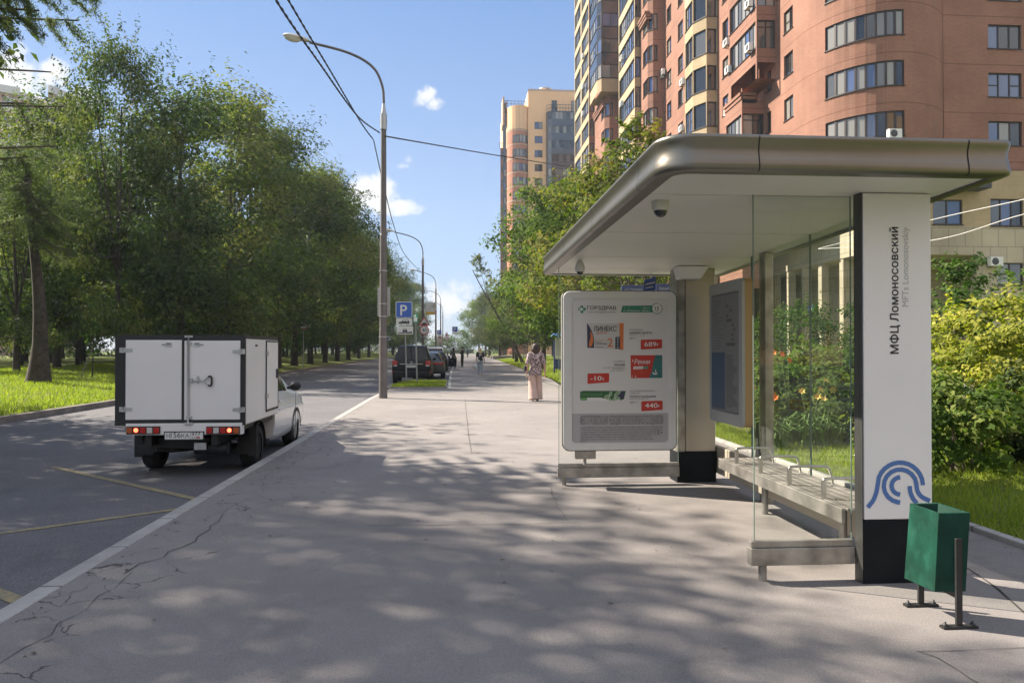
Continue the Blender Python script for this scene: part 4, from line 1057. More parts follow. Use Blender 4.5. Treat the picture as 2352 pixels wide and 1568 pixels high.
# air conditioners hung on the fronts
def air_con(x, y, z, facing, label, s=1.0, group='air conditioners on the brick fronts'):
    root = thing('air_conditioner', label, 'air conditioner', (x, y, z), group); b_ = MB(); g = MB(); k = MB()
    n_, t_ = (Vector((-1, 0, 0)), Vector((0, 1, 0))) if facing == 'w' else (Vector((0, -1, 0)), Vector((1, 0, 0)))
    o = Vector((x, y, z)); P = lambda a, d, h: o + t_ * a * s + n_ * d * s + Vector((0, 0, h * s))
    b_.hexa([P(-.4, .12, 0), P(.4, .12, 0), P(.4, .42, 0), P(-.4, .42, 0), P(-.4, .12, .55), P(.4, .12, .55), P(.4, .42, .55), P(-.4, .42, .55)])
    c = P(-.1, .425, .275); ring = [c + (t_ * math.cos(a) + Vector((0, 0, 1)) * math.sin(a)) * .22 * s for a in np.linspace(0, 6.283, 17)[:-1]]
    g.add(ring + [c + n_ * .012], [(i, (i + 1) % 16, 16) for i in range(16)])
    for a in (-.3, .3): k.hexa([P(a - .02, 0, -.05), P(a + .02, 0, -.05), P(a + .02, .45, -.05), P(a - .02, .45, -.05), P(a - .02, 0, 0), P(a + .02, 0, 0), P(a + .02, .45, 0), P(a - .02, .45, 0)])
    b_.build('casing', M_white, root, bevel=.02); g.build('fan_grille', M_dkgrey, root, recalc=False); k.build('bracket', M_dkgrey, root)
for i, (px, py, X_, lab) in enumerate([
        (1676, 100, 21.4, 'air conditioner beside a narrow window, second highest right of the yellow bay'), (1680, 163, 21.4, 'air conditioner beside a narrow window, third from the top right of the yellow bay'),
        (1678, 258, 21.4, 'lowest air conditioner in the column right of the yellow bay'), (1728, 112, 21.2, 'air conditioner under the balcony glazing of the projecting block'), (1727, 12, 21.2, 'air conditioner at the top edge on the projecting balcony block'),
        (1574, 190, 19.98, 'upper air conditioner on the salmon wall left of the yellow bay'), (1572, 297, 19.98, 'lower air conditioner on the salmon wall left of the yellow bay'), (1528, 168, 19.98, 'pair-mounted air conditioner near the inner corner of the brick bay'),
        (1525, 176, 19.98, 'air conditioner hung just below its twin at the inner corner of the brick bay'), (1434, 135, 17.9, 'air conditioner on the long yellow balcony, second from top'), (1433, 240, 17.9, 'air conditioner on the long yellow balcony, lowest seen'),
        (1412, 100, 17.9, 'air conditioner where the yellow balcony meets the glazed stack'), (1410, 180, 17.9, 'air conditioner below the dark glazed stack'), (1412, 272, 17.9, 'air conditioner low between the far bays'),
        (1344, 130, 17.0, 'air conditioner on the far corner, upper one'), (1344, 200, 17.0, 'air conditioner on the far corner, middle one'), (1344, 262, 17.0, 'air conditioner on the far corner, lower one')]):
    p = PX(px, py, X_)
    if X_ == 17.9 and p.y > 82: p = PX(px, py, 19.18)
    air_con(p.x, p.y, p.z - .25, 'w', lab)
p = PY(2279, 601, 43.38); air_con(p.x, p.y, p.z - .3, 's', 'white air conditioner on the stone wall beside the low right window')
p = PY(2046, 311, 43.3); air_con(p.x, p.y - .1, p.z - .3, 's', 'air conditioner under the curved bay window, half hidden by the shelter roof')
# house number plate
root = thing('house_number_sign', 'small blue house number plate with 7 on the lit stone wall', 'sign', PX(1862, 710, 24.9))
o = ORG[root.name]; b_ = MB(); b_.hexa([o + Vector(q) for q in ((-.02, -.42, -.26), (.0, -.42, -.26), (0, .46, -.26), (-.02, .46, -.26), (-.02, -.42, .26), (0, -.42, .26), (0, .46, .26), (-.02, .46, .26))])
b_.build('plate', mat('sign blue', (.03, .07, .36), .4), root)
b_ = MB(); b_.text('7', frame(o + Vector((-.03, -.06, -.16)), (0, -1, 0), (0, 0, 1)), 0, h=.34, bold=.02)
for q in range(3): b_.text(['ул.', 'дом', '—'][q] if q < 2 else '-', frame(o + Vector((-.03, .40, .08 - q * .16)), (0, -1, 0), (0, 0, 1)), 0, h=.09)
b_.build('lettering', M_white, root, recalc=False)

# ------------------------------------------------------------------ tower farther up the street
tw = thing('apartment_tower', 'ochre and red apartment tower with a curved brick bay in the distance', 'building', (18, 160, 0))
ft = Facade(); TY = 158.0
M_red = brickmat('tower red brick', (.46, .18, .11), (.41, .155, .095), (.42, .23, .16)); M_bandc = mat('pale band', (.50, .34, .24), .9)
X = lambda px: PY(px, 300, TY).x
TR = [(49.9 - 2.95 * k - 1.45 * 0, 51.35 - 2.95 * k) for k in range(13)]
rows_t = [(47.6 - 2.95 * k, 49.05 - 2.95 * k) for k in range(13)]
ft.face((X(1213), TY), (X(1345), TY), 0, 55.5, M_stucco, [(X(1228) - X(1213), X(1246) - X(1213))], rows_t, panes=2)
ft.face((X(1213), TY + 14), (X(1213), TY), 0, 55.5, M_stucco)
ft.face((X(1213), TY - .05), (X(1345), TY - .05), 55.5, 55.9, M_bandc)
# door-like windows on the top terrace
for px in (1267, 1312): ft.win.append((Vector((X(px), TY - .18, 0)), Vector((1, 0, 0)), Vector((0, -1, 0)) * -1 * -1, 0, 1.1, 51.2, 53.6, .1, 1, 'n'))
# glazed bay
gx0, gx1 = X(1254), X(1326)
poly = [((gx0, TY), (gx0 + .2, TY - 1.0)), ((gx0 + .2, TY - 1.0), (gx0 + 1.0, TY - 1.5)), ((gx0 + 1.0, TY - 1.5), (gx1 - .9, TY - 1.5)), ((gx1 - .9, TY - 1.5), (gx1, TY - .9)), ((gx1, TY - .9), (gx1, TY))]
for i, (a, c) in enumerate(poly):
    L = math.dist(a, c); ft.face(a, c, 6, 51.0, M_tint, [(.05, L - .05)] if i in (1, 2, 3) else [], [(49.3 - 2.95 * k, 50.85 - 2.95 * k) for k in range(14)], panes=(1, 1, 6, 1, 1)[i], depth=.1, style='b')
    ft.mb(M_tint).add([(*a, 51), (*c, 51), (c[0], TY, 51), (a[0], TY, 51)], [(0, 1, 2, 3)])
rl = MB()
for z in (51.6, 52.3): rl.tube([(gx0, TY, z), (gx0 + .2, TY - 1, z), (gx0 + 1, TY - 1.5, z), (gx1 - .9, TY - 1.5, z), (gx1, TY - .9, z), (gx1, TY, z)], .05, 5)
for t in np.linspace(0, 1, 9): rl.tube([(gx0 + 1 + (gx1 - gx0 - 1.9) * t, TY - 1.5, 51), (gx0 + 1 + (gx1 - gx0 - 1.9) * t, TY - 1.5, 52.3)], .04, 5)
# curved red bay on the left
bx0, bx1 = X(1164), X(1212); cxb, rb = (bx0 + bx1) / 2 + .4, (bx1 - bx0) / 2 + .2
bp = [(cxb + rb * math.cos(t), TY + 2.5 - 3.2 * math.sin(t)) for t in np.linspace(R(180), R(0), 11)]
rows_b = [(44.6 - 2.95 * k, 46.2 - 2.95 * k) for k in range(12)]
tb = Facade()
for i, (a, c) in enumerate(zip(bp, bp[1:])):
    L = math.dist(a, c); wn_ = 3 <= i <= 8
    tb.face(a, c, 0, 52.2, M_red, [(0, L)] if wn_ else [], rows_b if wn_ else [], depth=.1, panes=1, smooth=True, full=True, mfun=None)
    for z in [47.0 - 2.95 * k for k in range(13)]:
        n_ = Vector((c[1] - a[1], -(c[0] - a[0]), 0)).normalized() * .05; A_, C_ = Vector((*a, z)) + n_, Vector((*c, z)) + n_
        ft.mb(M_bandc).add([A_, C_, C_ + Vector((0, 0, .28)), A_ + Vector((0, 0, .28))], [(0, 1, 2, 3)])
    n_ = Vector((c[1] - a[1], -(c[0] - a[0]), 0)).normalized() * .06; A_, C_ = Vector((*a, 47.4)) + n_, Vector((*c, 47.4)) + n_
    ft.mb(M_stucco).add([A_, C_, C_ + Vector((0, 0, 4.9)), A_ + Vector((0, 0, 4.9))], [(0, 1, 2, 3)], 0, True)
ft.win += tb.win
# far left wing
ft.face((X(1152), TY + 4), (X(1165), TY + 4), 0, 44.5, M_red, [(.25, .95)], [(42.2 - 2.95 * k, 43.7 - 2.95 * k) for k in range(12)], panes=1)
ft.face((X(1157), TY + 3.2), (bx0 + .3, TY + 3.2), 0, 51.5, M_tint, [(.2, .8)], [(41.2 - 2.95 * k, 42.7 - 2.95 * k) for k in range(12)], panes=1)
ft.face((X(1159), TY + 6), (X(1166), TY + 2.4), 44, 54.2, M_stucco); ft.mb(M_bandc).box(X(1156), X(1160) , TY + 2, TY + 7, 49, 54.8)
bo = tb.wall[M_red].build('curved_bay', M_red, tw, recalc=False)
finish_building(ft, tw, {M_stucco: 'rendered_wall', M_red: 'red_wall', M_tint: 'glazed_bay', M_bandc: 'string_course'}, limit=100)
core = MB(); core.box(X(1214), X(1345) + 3, TY + .4, TY + 18, 0, 55.4); core.box(X(1160), X(1216), TY + 4.5, TY + 16, 0, 52.8); core.build('core', M_stucco, tw)
rl.tube([(X(1160), TY + 2, 54.0), (X(1208), TY + 2, 53.9)], .05, 5); rl.tube([(X(1160), TY + 2, 53.4), (X(1208), TY + 2, 53.3)], .04, 5)
for px in range(1160, 1212, 8): rl.tube([(X(px), TY + 2, 52), (X(px), TY + 2, 54)], .05, 5)
rl.tube([(X(1150), TY + 4, 45.6), (X(1162), TY + 4, 45.6)], .05, 5)
for px in (1150, 1156, 1162): rl.tube([(X(px), TY + 4, 44.4), (X(px), TY + 4, 45.6)], .05, 5)
rl.build('railing', M_dkgrey, tw)
b_ = MB(); c_ = (X(1255), TY + 2, 55.4); b_.lathe(c_, [(1.15, 0), (1.15, 1.0), (1.35, 1.0), (1.35, 1.25), (0, 1.45)], 16); b_.build('roof_vent', mat('galvanised', (.45, .47, .5), .4, .8), tw)

# ------------------------------------------------------------------ pale block behind the park trees
lb = thing('apartment_building', 'pale stepped apartment block with pink recesses behind the larch boughs, far left', 'building', PD(70, 700, 130) * 1.0)
ORG[lb.name] = Vector(lb.location); fl = Facade()
M_pale = mat('pale panel', (.62, .60, .58), .8, var=.05); M_pink = mat('pink panel', (.42, .27, .20), .85, var=.06)
def lface(p0, p1, d0, d1, ytop, nm):
    a, c = PD(p0, ytop, d0), PD(p1, ytop, d1); zt = (a.z + c.z) / 2; L = math.dist(a[:2], c[:2]); n = 0
    fl.face(a[:2], c[:2], 0, zt, M_pink, [(L * q + .25, L * q + .25 + 1.5) for q in np.arange(.06, .92, 1 / max(2, int(L / 3.1)))], [(zt - 2.6 - 3 * k, zt - 1.2 - 3 * k) for k in range(9)], panes=2)
    nrm = Vector((c.y - a.y, -(c.x - a.x), 0)).normalized()
    for k in range(10):
        z1 = zt - 3 * k + .5; A_, C_ = Vector((a.x, a.y, 0)), Vector((c.x, c.y, 0))
        o_ = nrm * .5; vs = [A_ + Vector((0, 0, z1 - 1.25)), C_ + Vector((0, 0, z1 - 1.25)), C_ + o_ + Vector((0, 0, z1 - 1.25)), A_ + o_ + Vector((0, 0, z1 - 1.25))]
        fl.mb(M_pale).hexa(vs + [q + Vector((0, 0, 1.25)) for q in vs])
lface(-120, 46, 122, 128, 196, 0); lface(46, 118, 128, 134, 232, 0); lface(110, 200, 131, 140, 222, 0)
finish_building(fl, lb, {M_pale: 'balcony_band', M_pink: 'wall'}, limit=100)
b_ = MB(); q0, q1, q2, q3 = PD(-120, 210, 123.5), PD(200, 240, 141), PD(200, 240, 155), PD(-120, 210, 140)
b_.hexa([Vector((q.x, q.y, 0)) for q in (q0, q1, q2, q3)] + [Vector((q.x, q.y, q0.z - 3)) for q in (q0, q1, q2, q3)]); b_.build('core', M_pale, lb)

# block added behind the viewer: cuts sky light on the brick front, mirrored in glass
bb = thing('apartment_building', 'ochre apartment block added behind the viewer to cut sky light, seen only in reflections', 'building', (20, -70, 0)); fb = Facade()
fb.face((78, -62), (14, -62), 0, 46, M_stucco, [(3 + 5.2 * q, 5.2 + 5.2 * q) for q in range(11)], [(4 + 3 * k, 5.5 + 3 * k) for k in range(13)], panes=2, full=True)
for m_, b_ in fb.wall.items(): b_.build('wall', m_, bb, recalc=False)
b_ = MB(); b_.box(14, 78, -80, -62.2, 0, 45.9); b_.build('core', M_gd, bb)
# ------------------------------------------------------------------ bus shelter
M_fasc = mat('satin roof moulding', (.20, .19, .168), .38, .9, var=.08, vscale=2.5, bump=.04, bscale=200)
M_steel = mat('brushed steel', (.50, .49, .46), .36, 1.0, var=.10, vscale=5, bump=.05, bscale=200)
M_steel2 = mat('weathered steel', (.38, .36, .33), .5, .8, var=.38, vscale=6, bump=.1, bscale=80)
M_edge = mat('dark pillar edge', (.10, .10, .095), .45, .6, var=.1)
M_ceil = mat('grey ceiling panel', (.82, .80, .755), .45, .0, var=.04, vscale=1.2)
M_beige = mat('beige metal panel', (.46, .41, .33), .45, .2, var=.08, vscale=2.0)
M_pillar = mat('white sign panel', (.79, .775, .78), .35, var=.02, vscale=2)
M_plinth = mat('dark plinth', (.007, .009, .012), .6, var=.3, vscale=6, bump=.1, spec=.2)
M_ink = mat('black lettering', (.025, .025, .03), .5); M_ink2 = mat('grey lettering', (.42, .42, .43), .5); M_blueink = mat('blue emblem', (.075, .17, .42), .45)
M_seal = mat('glass edge', (.16, .22, .19), .25)
def glass_clear(name, tintc, refl, dirt):
    k = NT(name); out = k.t.nodes['Material Output']; k.t.nodes.remove(k.b)
    tr = k.n('ShaderNodeBsdfTransparent'); tr.inputs[0].default_value = (*tintc, 1)
    gl = k.n('ShaderNodeBsdfGlossy'); gl.inputs['Roughness'].default_value = .02; gl.inputs['Color'].default_value = (1, 1, 1, 1)
    df = k.n('ShaderNodeBsdfDiffuse'); df.inputs[0].default_value = (.62, .68, .60, 1)
    fr = k.n('ShaderNodeFresnel'); fr.inputs['IOR'].default_value = 1.5
    P = k.n('ShaderNodeTexCoord').outputs['Object']
    sc = k.n('ShaderNodeVectorMath', operation='MULTIPLY'); k.l(P, sc.inputs[0]); sc.inputs[1].default_value = (3, 3, .7)
    m1 = k.n('ShaderNodeMixShader'); k.l(k.math('MULTIPLY', k.rng(k.noise(sc.outputs[0], 2.2, 8, .7), .4, .75, .25, 1.6), dirt), m1.inputs[0]); k.l(tr.outputs[0], m1.inputs[1]); k.l(df.outputs[0], m1.inputs[2])
    m2 = k.n('ShaderNodeMixShader'); k.l(k.math('MULTIPLY', fr.outputs[0], refl), m2.inputs[0]); k.l(m1.outputs[0], m2.inputs[1]); k.l(gl.outputs[0], m2.inputs[2])
    k.l(m2.outputs[0], out.inputs['Surface']); return k.m
M_glass = glass_clear('shelter glass', (.955, .98, .958), .9, .04)
SY0, SY1 = 4.36, 9.42
sh = thing('bus_shelter', 'grey steel and glass bus shelter with white name pillar on the pavement', 'bus shelter', (2.2, 6.9, 0))
zc = lambda y: 2.604 - (y - SY0) * .0255                                # ceiling falls slightly along the street
NP, FP = 4.87, 8.72                                                      # faces of near and far pillar
SXL = lambda y: 1.21 - (y - SY0) * .022
SXR = 3.37
# ceiling panels with open joints
cuts = [SY0 + .03, 5.02, 6.45, 7.87, SY1 - .03]
def outline(inset=0.0, n=7):
    r = .2; pts = []
    xl0, xl1 = SXL(SY0) + inset, SXL(SY1) + inset; xr, y0, y1 = SXR - inset, SY0 + inset, SY1 - inset
    for t in np.linspace(R(180), R(270), n): pts.append((xl0 + r + (r) * math.cos(t), y0 + r + r * math.sin(t)))
    for t in np.linspace(R(270), R(360), n): pts.append((xr - .05 + .05 * math.cos(t), y0 + .05 + .05 * math.sin(t)))
    for t in np.linspace(0, R(90), n): pts.append((xr - .1 + .1 * math.cos(t), y1 - .1 + .1 * math.sin(t)))
    for t in np.linspace(R(90), R(180), n): pts.append((xl1 + .1 + .1 * math.cos(t), y1 - .1 + .1 * math.sin(t)))
    return pts
rim0 = outline(.0)
# fascia: moulded steel profile swept round the outline (out, up)
prof = [(-.10, -.004), (-.02, -.006), (.0, .0), (.009, .014), (.009, .04), (.002, .075), (-.005, .11), (-.004, .14), (.004, .17), (.011, .188), (.010, .203), (.0, .212), (-.05, .216), (-.3, .22)]
b = MB(); n = len(rim0); cx, cy = 2.2, 6.9; V = []
for o_, u_ in prof:
    for i, (x, y) in enumerate(rim0):
        a, c = rim0[i - 1], rim0[(i + 1) % n]; t = Vector((c[0] - a[0], c[1] - a[1])).normalized(); nn = Vector((t.y, -t.x))
        V.append((x + nn.x * o_, y + nn.y * o_, zc(y) + u_))
b.add(V, [(j * n + i, j * n + (i + 1) % n, (j + 1) * n + (i + 1) % n, (j + 1) * n + i) for j in range(len(prof) - 1) for i in range(n)], 0, True)
top = V[(len(prof) - 1) * n:]
b.add(top, [tuple(range(n))], 0)
b.build('roof_fascia', M_fasc, sh)
b = MB()                                                                # joints of the fascia sections
def fjoint(x, y, nx, ny):
    pr = [(o_ + .0025, u_) for o_, u_ in prof[1:11]]
    t = Vector((-ny, nx, 0)) * .003
    L = [Vector((x + nx * o_, y + ny * o_, zc(y) + u_)) for o_, u_ in pr]
    b.add([p - t for p in L] + [p + t for p in L], [(i, i + 1, len(L) + i + 1, len(L) + i) for i in range(len(L) - 1)])
fjoint(1.79, SY0, 0, -1); fjoint(3.085, SY0, 0, -1); fjoint(SXL(4.9), 4.9, -1, 0)
for yy in (6.4, 7.9): fjoint(SXL(yy), yy, -1, 0)
b.build('fascia_joint', M_plinth, sh, recalc=False)
def clip_panel(y0, y1):
    ins = outline(.035); out = []
    m_ = len(ins)
    for lim, sgn in ((y0, 1), (y1, -1)):
        src = ins if lim == y0 else out; res = []
        for i in range(len(src)):
            p, q = src[i], src[(i + 1) % len(src)]; ip, iq = sgn * (p[1] - lim) >= 0, sgn * (q[1] - lim) >= 0
            if ip: res.append(p)
            if ip != iq: t = (lim - p[1]) / (q[1] - p[1]); res.append((p[0] + (q[0] - p[0]) * t, lim))
        out = res
    return out
for y0, y1 in zip(cuts, cuts[1:]):
    pl = clip_panel(y0 + .009, y1 - .009); b = MB(); k = len(pl)
    b.add([(x, y, zc(y) + .004) for x, y in pl] + [(x, y, zc(y) + .03) for x, y in pl], [tuple(range(k))[::-1], tuple(range(k, 2 * k))] + [(i, (i + 1) % k, k + (i + 1) % k, k + i) for i in range(k)])
    b.build('ceiling_panel', M_ceil, sh)
pl = outline(.06); b = MB(); b.add([(x, y, zc(y) + .05) for x, y in pl], [tuple(range(len(pl)))]); b.build('roof_deck', M_dkgrey, sh, recalc=False)
# near pillar with the stop name
def pillar(y, xl, xr, zt, dep):
    return xl, xr
nx0, nx1 = PY(1984, 900, NP).x, PY(2140, 900, NP).x
zs = PY(2060, 1192, NP).z
b = MB(); b.box(nx0, nx1, NP, NP + .085, zs, zc(5.0) + .003); sp_ = b.build('sign_pillar', M_pillar, sh, bevel=.006)
b = MB(); b.box(nx0 - .012, nx1 + .006, NP - .004, NP + .095, -.02, zs - .004); b.build('plinth', M_plinth, sh, bevel=.006)
b = MB(); b.hexa([(nx0 - .020, NP + .035, -.02), (nx0 - .013, NP - .002, -.02), (nx0 - .013, NP + .085, -.02), (nx0 - .020, NP + .085, -.02)] + [(x, y, zc(5.0) + .003) for x, y in ((nx0 - .020, NP + .035), (nx0 - .013, NP - .002), (nx0 - .013, NP + .085), (nx0 - .020, NP + .085))]); b.build('pillar_edge', M_edge, sh)
Fn = NP - .0025
def PF(x, y): return PY(x, y, Fn)
b = MB()
p0 = PF(2064, 812); p1 = PF(2064, 522); b.text('МФЦ Ломоносовский', frame(p0, (0, 0, 1), (-1, 0, 0)), 0, w=(p1 - p0).length, h=.057, bold=.05)
b.build('lettering', M_ink, sp_, recalc=False)
b = MB(); p0 = PF(2087, 704); p1 = PF(2087, 522); b.text('MFTs Lomonosovskiy', frame(p0, (0, 0, 1), (-1, 0, 0)), 0, w=(p1 - p0).length, h=.047); b.build('lettering', M_ink2, sp_, recalc=False)
def Z5(x, y): return PF((2000 + x * .4949) * .7935, (1200 + y * .4949) * .7935)
def arc(cx_, cy_, r, a0, a1, k=14): return [(cx_ + r * math.cos(t), cy_ - r * math.sin(t)) for t in np.linspace(R(a0), R(a1), k)]
b = MB(); sw = 27 * .4949 * .7935 * 5.0 / FPX
def stroke(pts): b.ribbon([Z5(*q) for q in pts], sw, (0, 1, 0))
sm = lambda pts: [tuple(p)[:2] for p in smooth_path([(x, y, 0) for x, y in pts], 7)]
stroke(sm([(1034, 541), (1066, 500), (1084, 455), (1091, 420)]) + arc(1224, 412, 133, 172, 4)[1:] + [(1357, 411)])
stroke([(1224, 513)] + arc(1224, 415, 96, 262, 6) + sm([(1320, 418), (1328, 450), (1352, 480), (1398, 503)]))
stroke([(1224, 466)] + arc(1224, 415, 50, 262, 100) + [(1224, 364)])
stroke(sm([(1280, 416), (1284, 452), (1300, 490), (1322, 517)]))
b.build('emblem', M_blueink, sp_, recalc=False)
# far pillar
fx0, fx1 = PY(1575, 800, FP).x, PY(1643, 800, FP).x; fz = PY(1600, 1036, FP).z
b = MB(); b.box(fx0, fx1, FP, FP + .3, fz, zc(FP) + .003); b.build('rear_pillar', M_beige, sh, bevel=.008)
b = MB(); b.box(fx0 - .10, fx0 - .002, FP + .012, FP + .3, fz - .01, zc(FP) + .003); b.build('pillar_edge', M_steel2, sh, bevel=.006)
b = MB(); b.box(fx0 - .105, fx1 + .006, FP - .006, FP + .31, -.02, fz - .004); b.build('plinth', M_plinth, sh, bevel=.006)
# rails, legs and glass of the two end screens
def rail(x0, x1, y, z0, z1, legx, pane_y):
    b = MB(); b.box(x0, x1, y, y + .075, z0, z1 - .045); b.box(x0 + .006, x1, y + .016, y + .06, z1 - .044, z1); b.build('rail', M_steel2, sh, bevel=.004)
    b = MB(); b.cyl((legx, y + .04, -.01), (legx, y + .04, z0 - .001), .028, n=18); b.build('leg', M_steel2, sh)
rail(PY(1726, 1270, 4.95).x, nx0 - .022, 4.95, PY(1800, 1298, 4.95).z, PY(1800, 1243, 4.95).z, PY(1750, 1339, 5.0).x, 4.99)
rail(PY(1281, 1080, 8.62).x, fx0 - .107, 8.62, PY(1400, 1096, 8.62).z, PY(1400, 1064, 8.62).z, PY(1295, 1114, 8.66).x, 8.66)
def pane(name, x0, x1, y0, y1, z0, z1, edge=True):
    b = MB(); P4 = [(x0, y0), (x1, y1)]
    zt0, zt1 = (z1, z1) if not callable(z1) else (z1(y0), z1(y1))
    b.add([(x0, y0, z0), (x1, y1, z0), (x1, y1, zt1), (x0, y0, zt0)], [(0, 1, 2, 3)]); g = b.build(name, M_glass, sh, recalc=False)
    if edge:
        d = Vector((x1 - x0, y1 - y0, 0)).normalized(); e = MB()
        for (x, y, zt) in ((x0, y0, zt0), (x1, y1, zt1)):
            p = Vector((x, y, 0)); s_ = d * .005 * (1 if (x, y) == (x0, y0) else -1); n_ = Vector((-d.y, d.x, 0)) * .005
            e.hexa([p - n_ + Vector((0, 0, z0)), p + s_ - n_ + Vector((0, 0, z0)), p + s_ + n_ + Vector((0, 0, z0)), p + n_ + Vector((0, 0, z0)), p - n_ + Vector((0, 0, zt)), p + s_ - n_ + Vector((0, 0, zt)), p + s_ + n_ + Vector((0, 0, zt)), p + n_ + Vector((0, 0, zt))])
        e.build('glass_edge', M_seal, g)
pane('glass_panel', PY(1730, 900, 4.99).x, nx0 - .022, 4.99, 4.99, PY(1800, 1247, 4.99).z, zc(4.99) + .002)
pane('glass_panel', PY(1283, 900, 8.66).x, fx0 - .107, 8.66, 8.66, PY(1400, 1068, 8.66).z, zc(8.66) + .002)
BX = 3.10                                                               # rear glass wall
for y0, y1 in ((5.19, 6.435), (6.445, 7.75), (7.76, 9.02)): pane('glass_panel', BX, BX, y1, y0, .42, lambda y: zc(y) + .002)
b = MB(); b.box(BX - .03, BX + .03, 5.2, 9.03, .10, .415); b.build('rear_panel', M_beige, sh, bevel=.006)
b = MB(); b.box(BX + .012, BX + .10, 7.44, 7.60, .0, zc(7.5)); b.build('rear_post', M_steel2, sh, bevel=.01)
b = MB(); b.lathe((1.42, 5.27, zc(5.27) - .058), [(0, -.002), (.04, .0), (.056, .018), (.056, .062)], 24); 
# corner floodlight wedge on the far pillar
fl_ = thing('floodlight', 'small white wedge lamp under the roof at the far pillar', 'lamp', (PY(1583, 612, 8.6).x, 8.6, zc(8.6)))
o = ORG[fl_.name]; w = MB(); w.hexa([o + Vector(q) for q in ((-.13, -.06, -.14), (.12, -.06, -.14), (.12, .10, -.14), (-.13, .10, -.14), (-.17, -.14, .0), (.19, -.14, .0), (.19, .10, .0), (-.17, .10, .0))]); w.build('housing', M_pillar, fl_, bevel=.01)
w = MB(); w.box(o.x - .10, o.x + .09, o.y - .055, o.y + .08, o.z - .147, o.z - .141); w.build('lens', M_ink2, fl_)
# dome cameras under the ceiling
M_cam = mat('off-white plastic', (.62, .60, .56), .4); M_dome = mat('smoked dome', (.03, .035, .04), .08, coat=.5)
def dome(label, px, py, y, r, egg):
    x = PY(px, py, y).x; z = zc(y) + .003; root = thing('security_camera', label, 'camera', (x, y, z), 'dome cameras under the shelter roof'); b = MB()
    if egg: b.lathe((x, y, z), [(r * .35, 0), (r * .8, -.03), (r, -.075), (r, -.115), (r * .8, -.125)], 26)
    else: b.lathe((x, y, z), [(r * .98, 0), (r, -.012), (r, -.05), (r * .93, -.062), (r * .6, -.064)], 28)
    b.build('housing', M_cam, root); b = MB(); h = -.125 if egg else -.062; q = r * (.68 if egg else .80)
    b.lathe((x, y, z + h), [(q, 0), (q * .95, -q * .3), (q * .72, -q * .68), (q * .38, -q * .92), (0, -q)], 24); b.build('dome', M_dome, root)
dome('wide white dome camera under the ceiling near the front edge', 1517, 475, 5.25, .060, False)
dome('egg-shaped white dome camera hanging under the far end of the roof', 1332, 612, 8.15, .052, True)

# ------------------------------------------------------------------ bench
bn = thing('bench', 'slatted metal bench with arm loops inside the shelter', 'bench', (2.83, 6.1, 0))
BZ = .47; bx0, bx1, by0, by1 = 2.62, 3.05, 5.0, 7.42
b = MB(); b.box(bx0, bx0 + .03, by0, by1, BZ - .10, BZ); b.box(bx0 + .03, bx1, by1 - .03, by1, BZ - .10, BZ - .03); b.box(bx1 - .03, bx1, by0, by1 - .03, BZ - .10, BZ - .03); b.build('apron', M_steel2, bn, bevel=.004)
b = MB(); sl = 5; wd_ = (bx1 - bx0 - .03 - .012 * sl) / sl
for i in range(sl):
    x = bx0 + .03 + .012 + i * (wd_ + .012); b.box(x, x + wd_, by0, by1, BZ - .022, BZ)
for yb in (5.4, 5.95, 6.5, 7.05): b.box(bx0 + .03, bx1 - .03, yb - .02, yb + .02, BZ - .06, BZ - .024)
b.build('seat', M_steel2, bn, bevel=.003)
for yb in (5.35, 5.92, 6.49, 7.06):
    b = MB(); b.box(bx0 + .035, bx0 + .065, yb - .012, yb + .012, BZ - .01, BZ + .125)
    pth = smooth_path([(bx0 + .05, yb, BZ + .125), (bx0 + .08, yb, BZ + .142), (bx1 - .12, yb, BZ + .142), (bx1 - .05, yb, BZ + .12), (bx1 - .02, yb, BZ + .0)], 4)
    b.tube(pth, .011, 8); b.build('armrest', M_steel, bn)
for yb in (5.55, 7.0): b = MB(); b.cyl((2.92, yb, 0), (2.92, yb, BZ - .03), .030, n=16); b.box(2.70, 3.03, yb - .025, yb + .025, BZ - .09, BZ - .031); b.build('leg', M_steel2, bn)
b = MB(); q0 = Vector((2.98, 7.30, .49)); b.tube(smooth_path([q0, q0 + Vector((.0, .02, .10)), q0 + Vector((.03, .1, .24)), q0 + Vector((.09, .24, .30))], 4), [.055, .05, .045, .04, .036, .034, .032, .03, .028, .026, .025, .024, .023], 10, flat=.5); b.build('backrest_arm', M_plinth, bn)

# ------------------------------------------------------------------ pharmacy poster case
M_case = mat('white case frame', (.66, .65, .63), .32, var=.03); M_caseside = mat('grey case side', (.30, .29, .27), .45, .3); M_paper = mat('poster paper', (.64, .62, .615), .55); M_paper2 = mat('poster grey footer', (.40, .385, .40), .55)
M_pgreen = mat('poster green', (.03, .20, .13), .5); M_pdark = mat('poster dark green', (.035, .12, .05), .5); M_plime = mat('poster light green', (.16, .34, .13), .5); M_pred = mat('poster red', (.50, .035, .025), .5); M_poran = mat('poster orange', (.62, .17, .05), .5); M_pteal = mat('poster teal', (.03, .16, .16), .5); M_pbox = mat('poster carton grey', (.52, .50, .49), .5); M_pnavy = mat('poster navy', (.04, .045, .08), .5); M_pwhite = mat('poster white', (.72, .71, .70), .5); M_pgrey = mat('poster small print', (.14, .135, .14), .5)
CY = 8.50
ca = thing('advertising_case', 'upright pharmacy poster case with rounded white frame at the far end of the shelter', 'poster case', (1.9, 8.6, .41))
def rrect(x0, x1, z0, z1, r, n=6):
    out = []
    for (cx_, cz_, a0) in ((x1 - r, z0 + r, -90), (x1 - r, z1 - r, 0), (x0 + r, z1 - r, 90), (x0 + r, z0 + r, 180)):
        for t in np.linspace(R(a0), R(a0 + 90), n): out.append((cx_ + r * math.cos(t), cz_ + r * math.sin(t)))
    return out
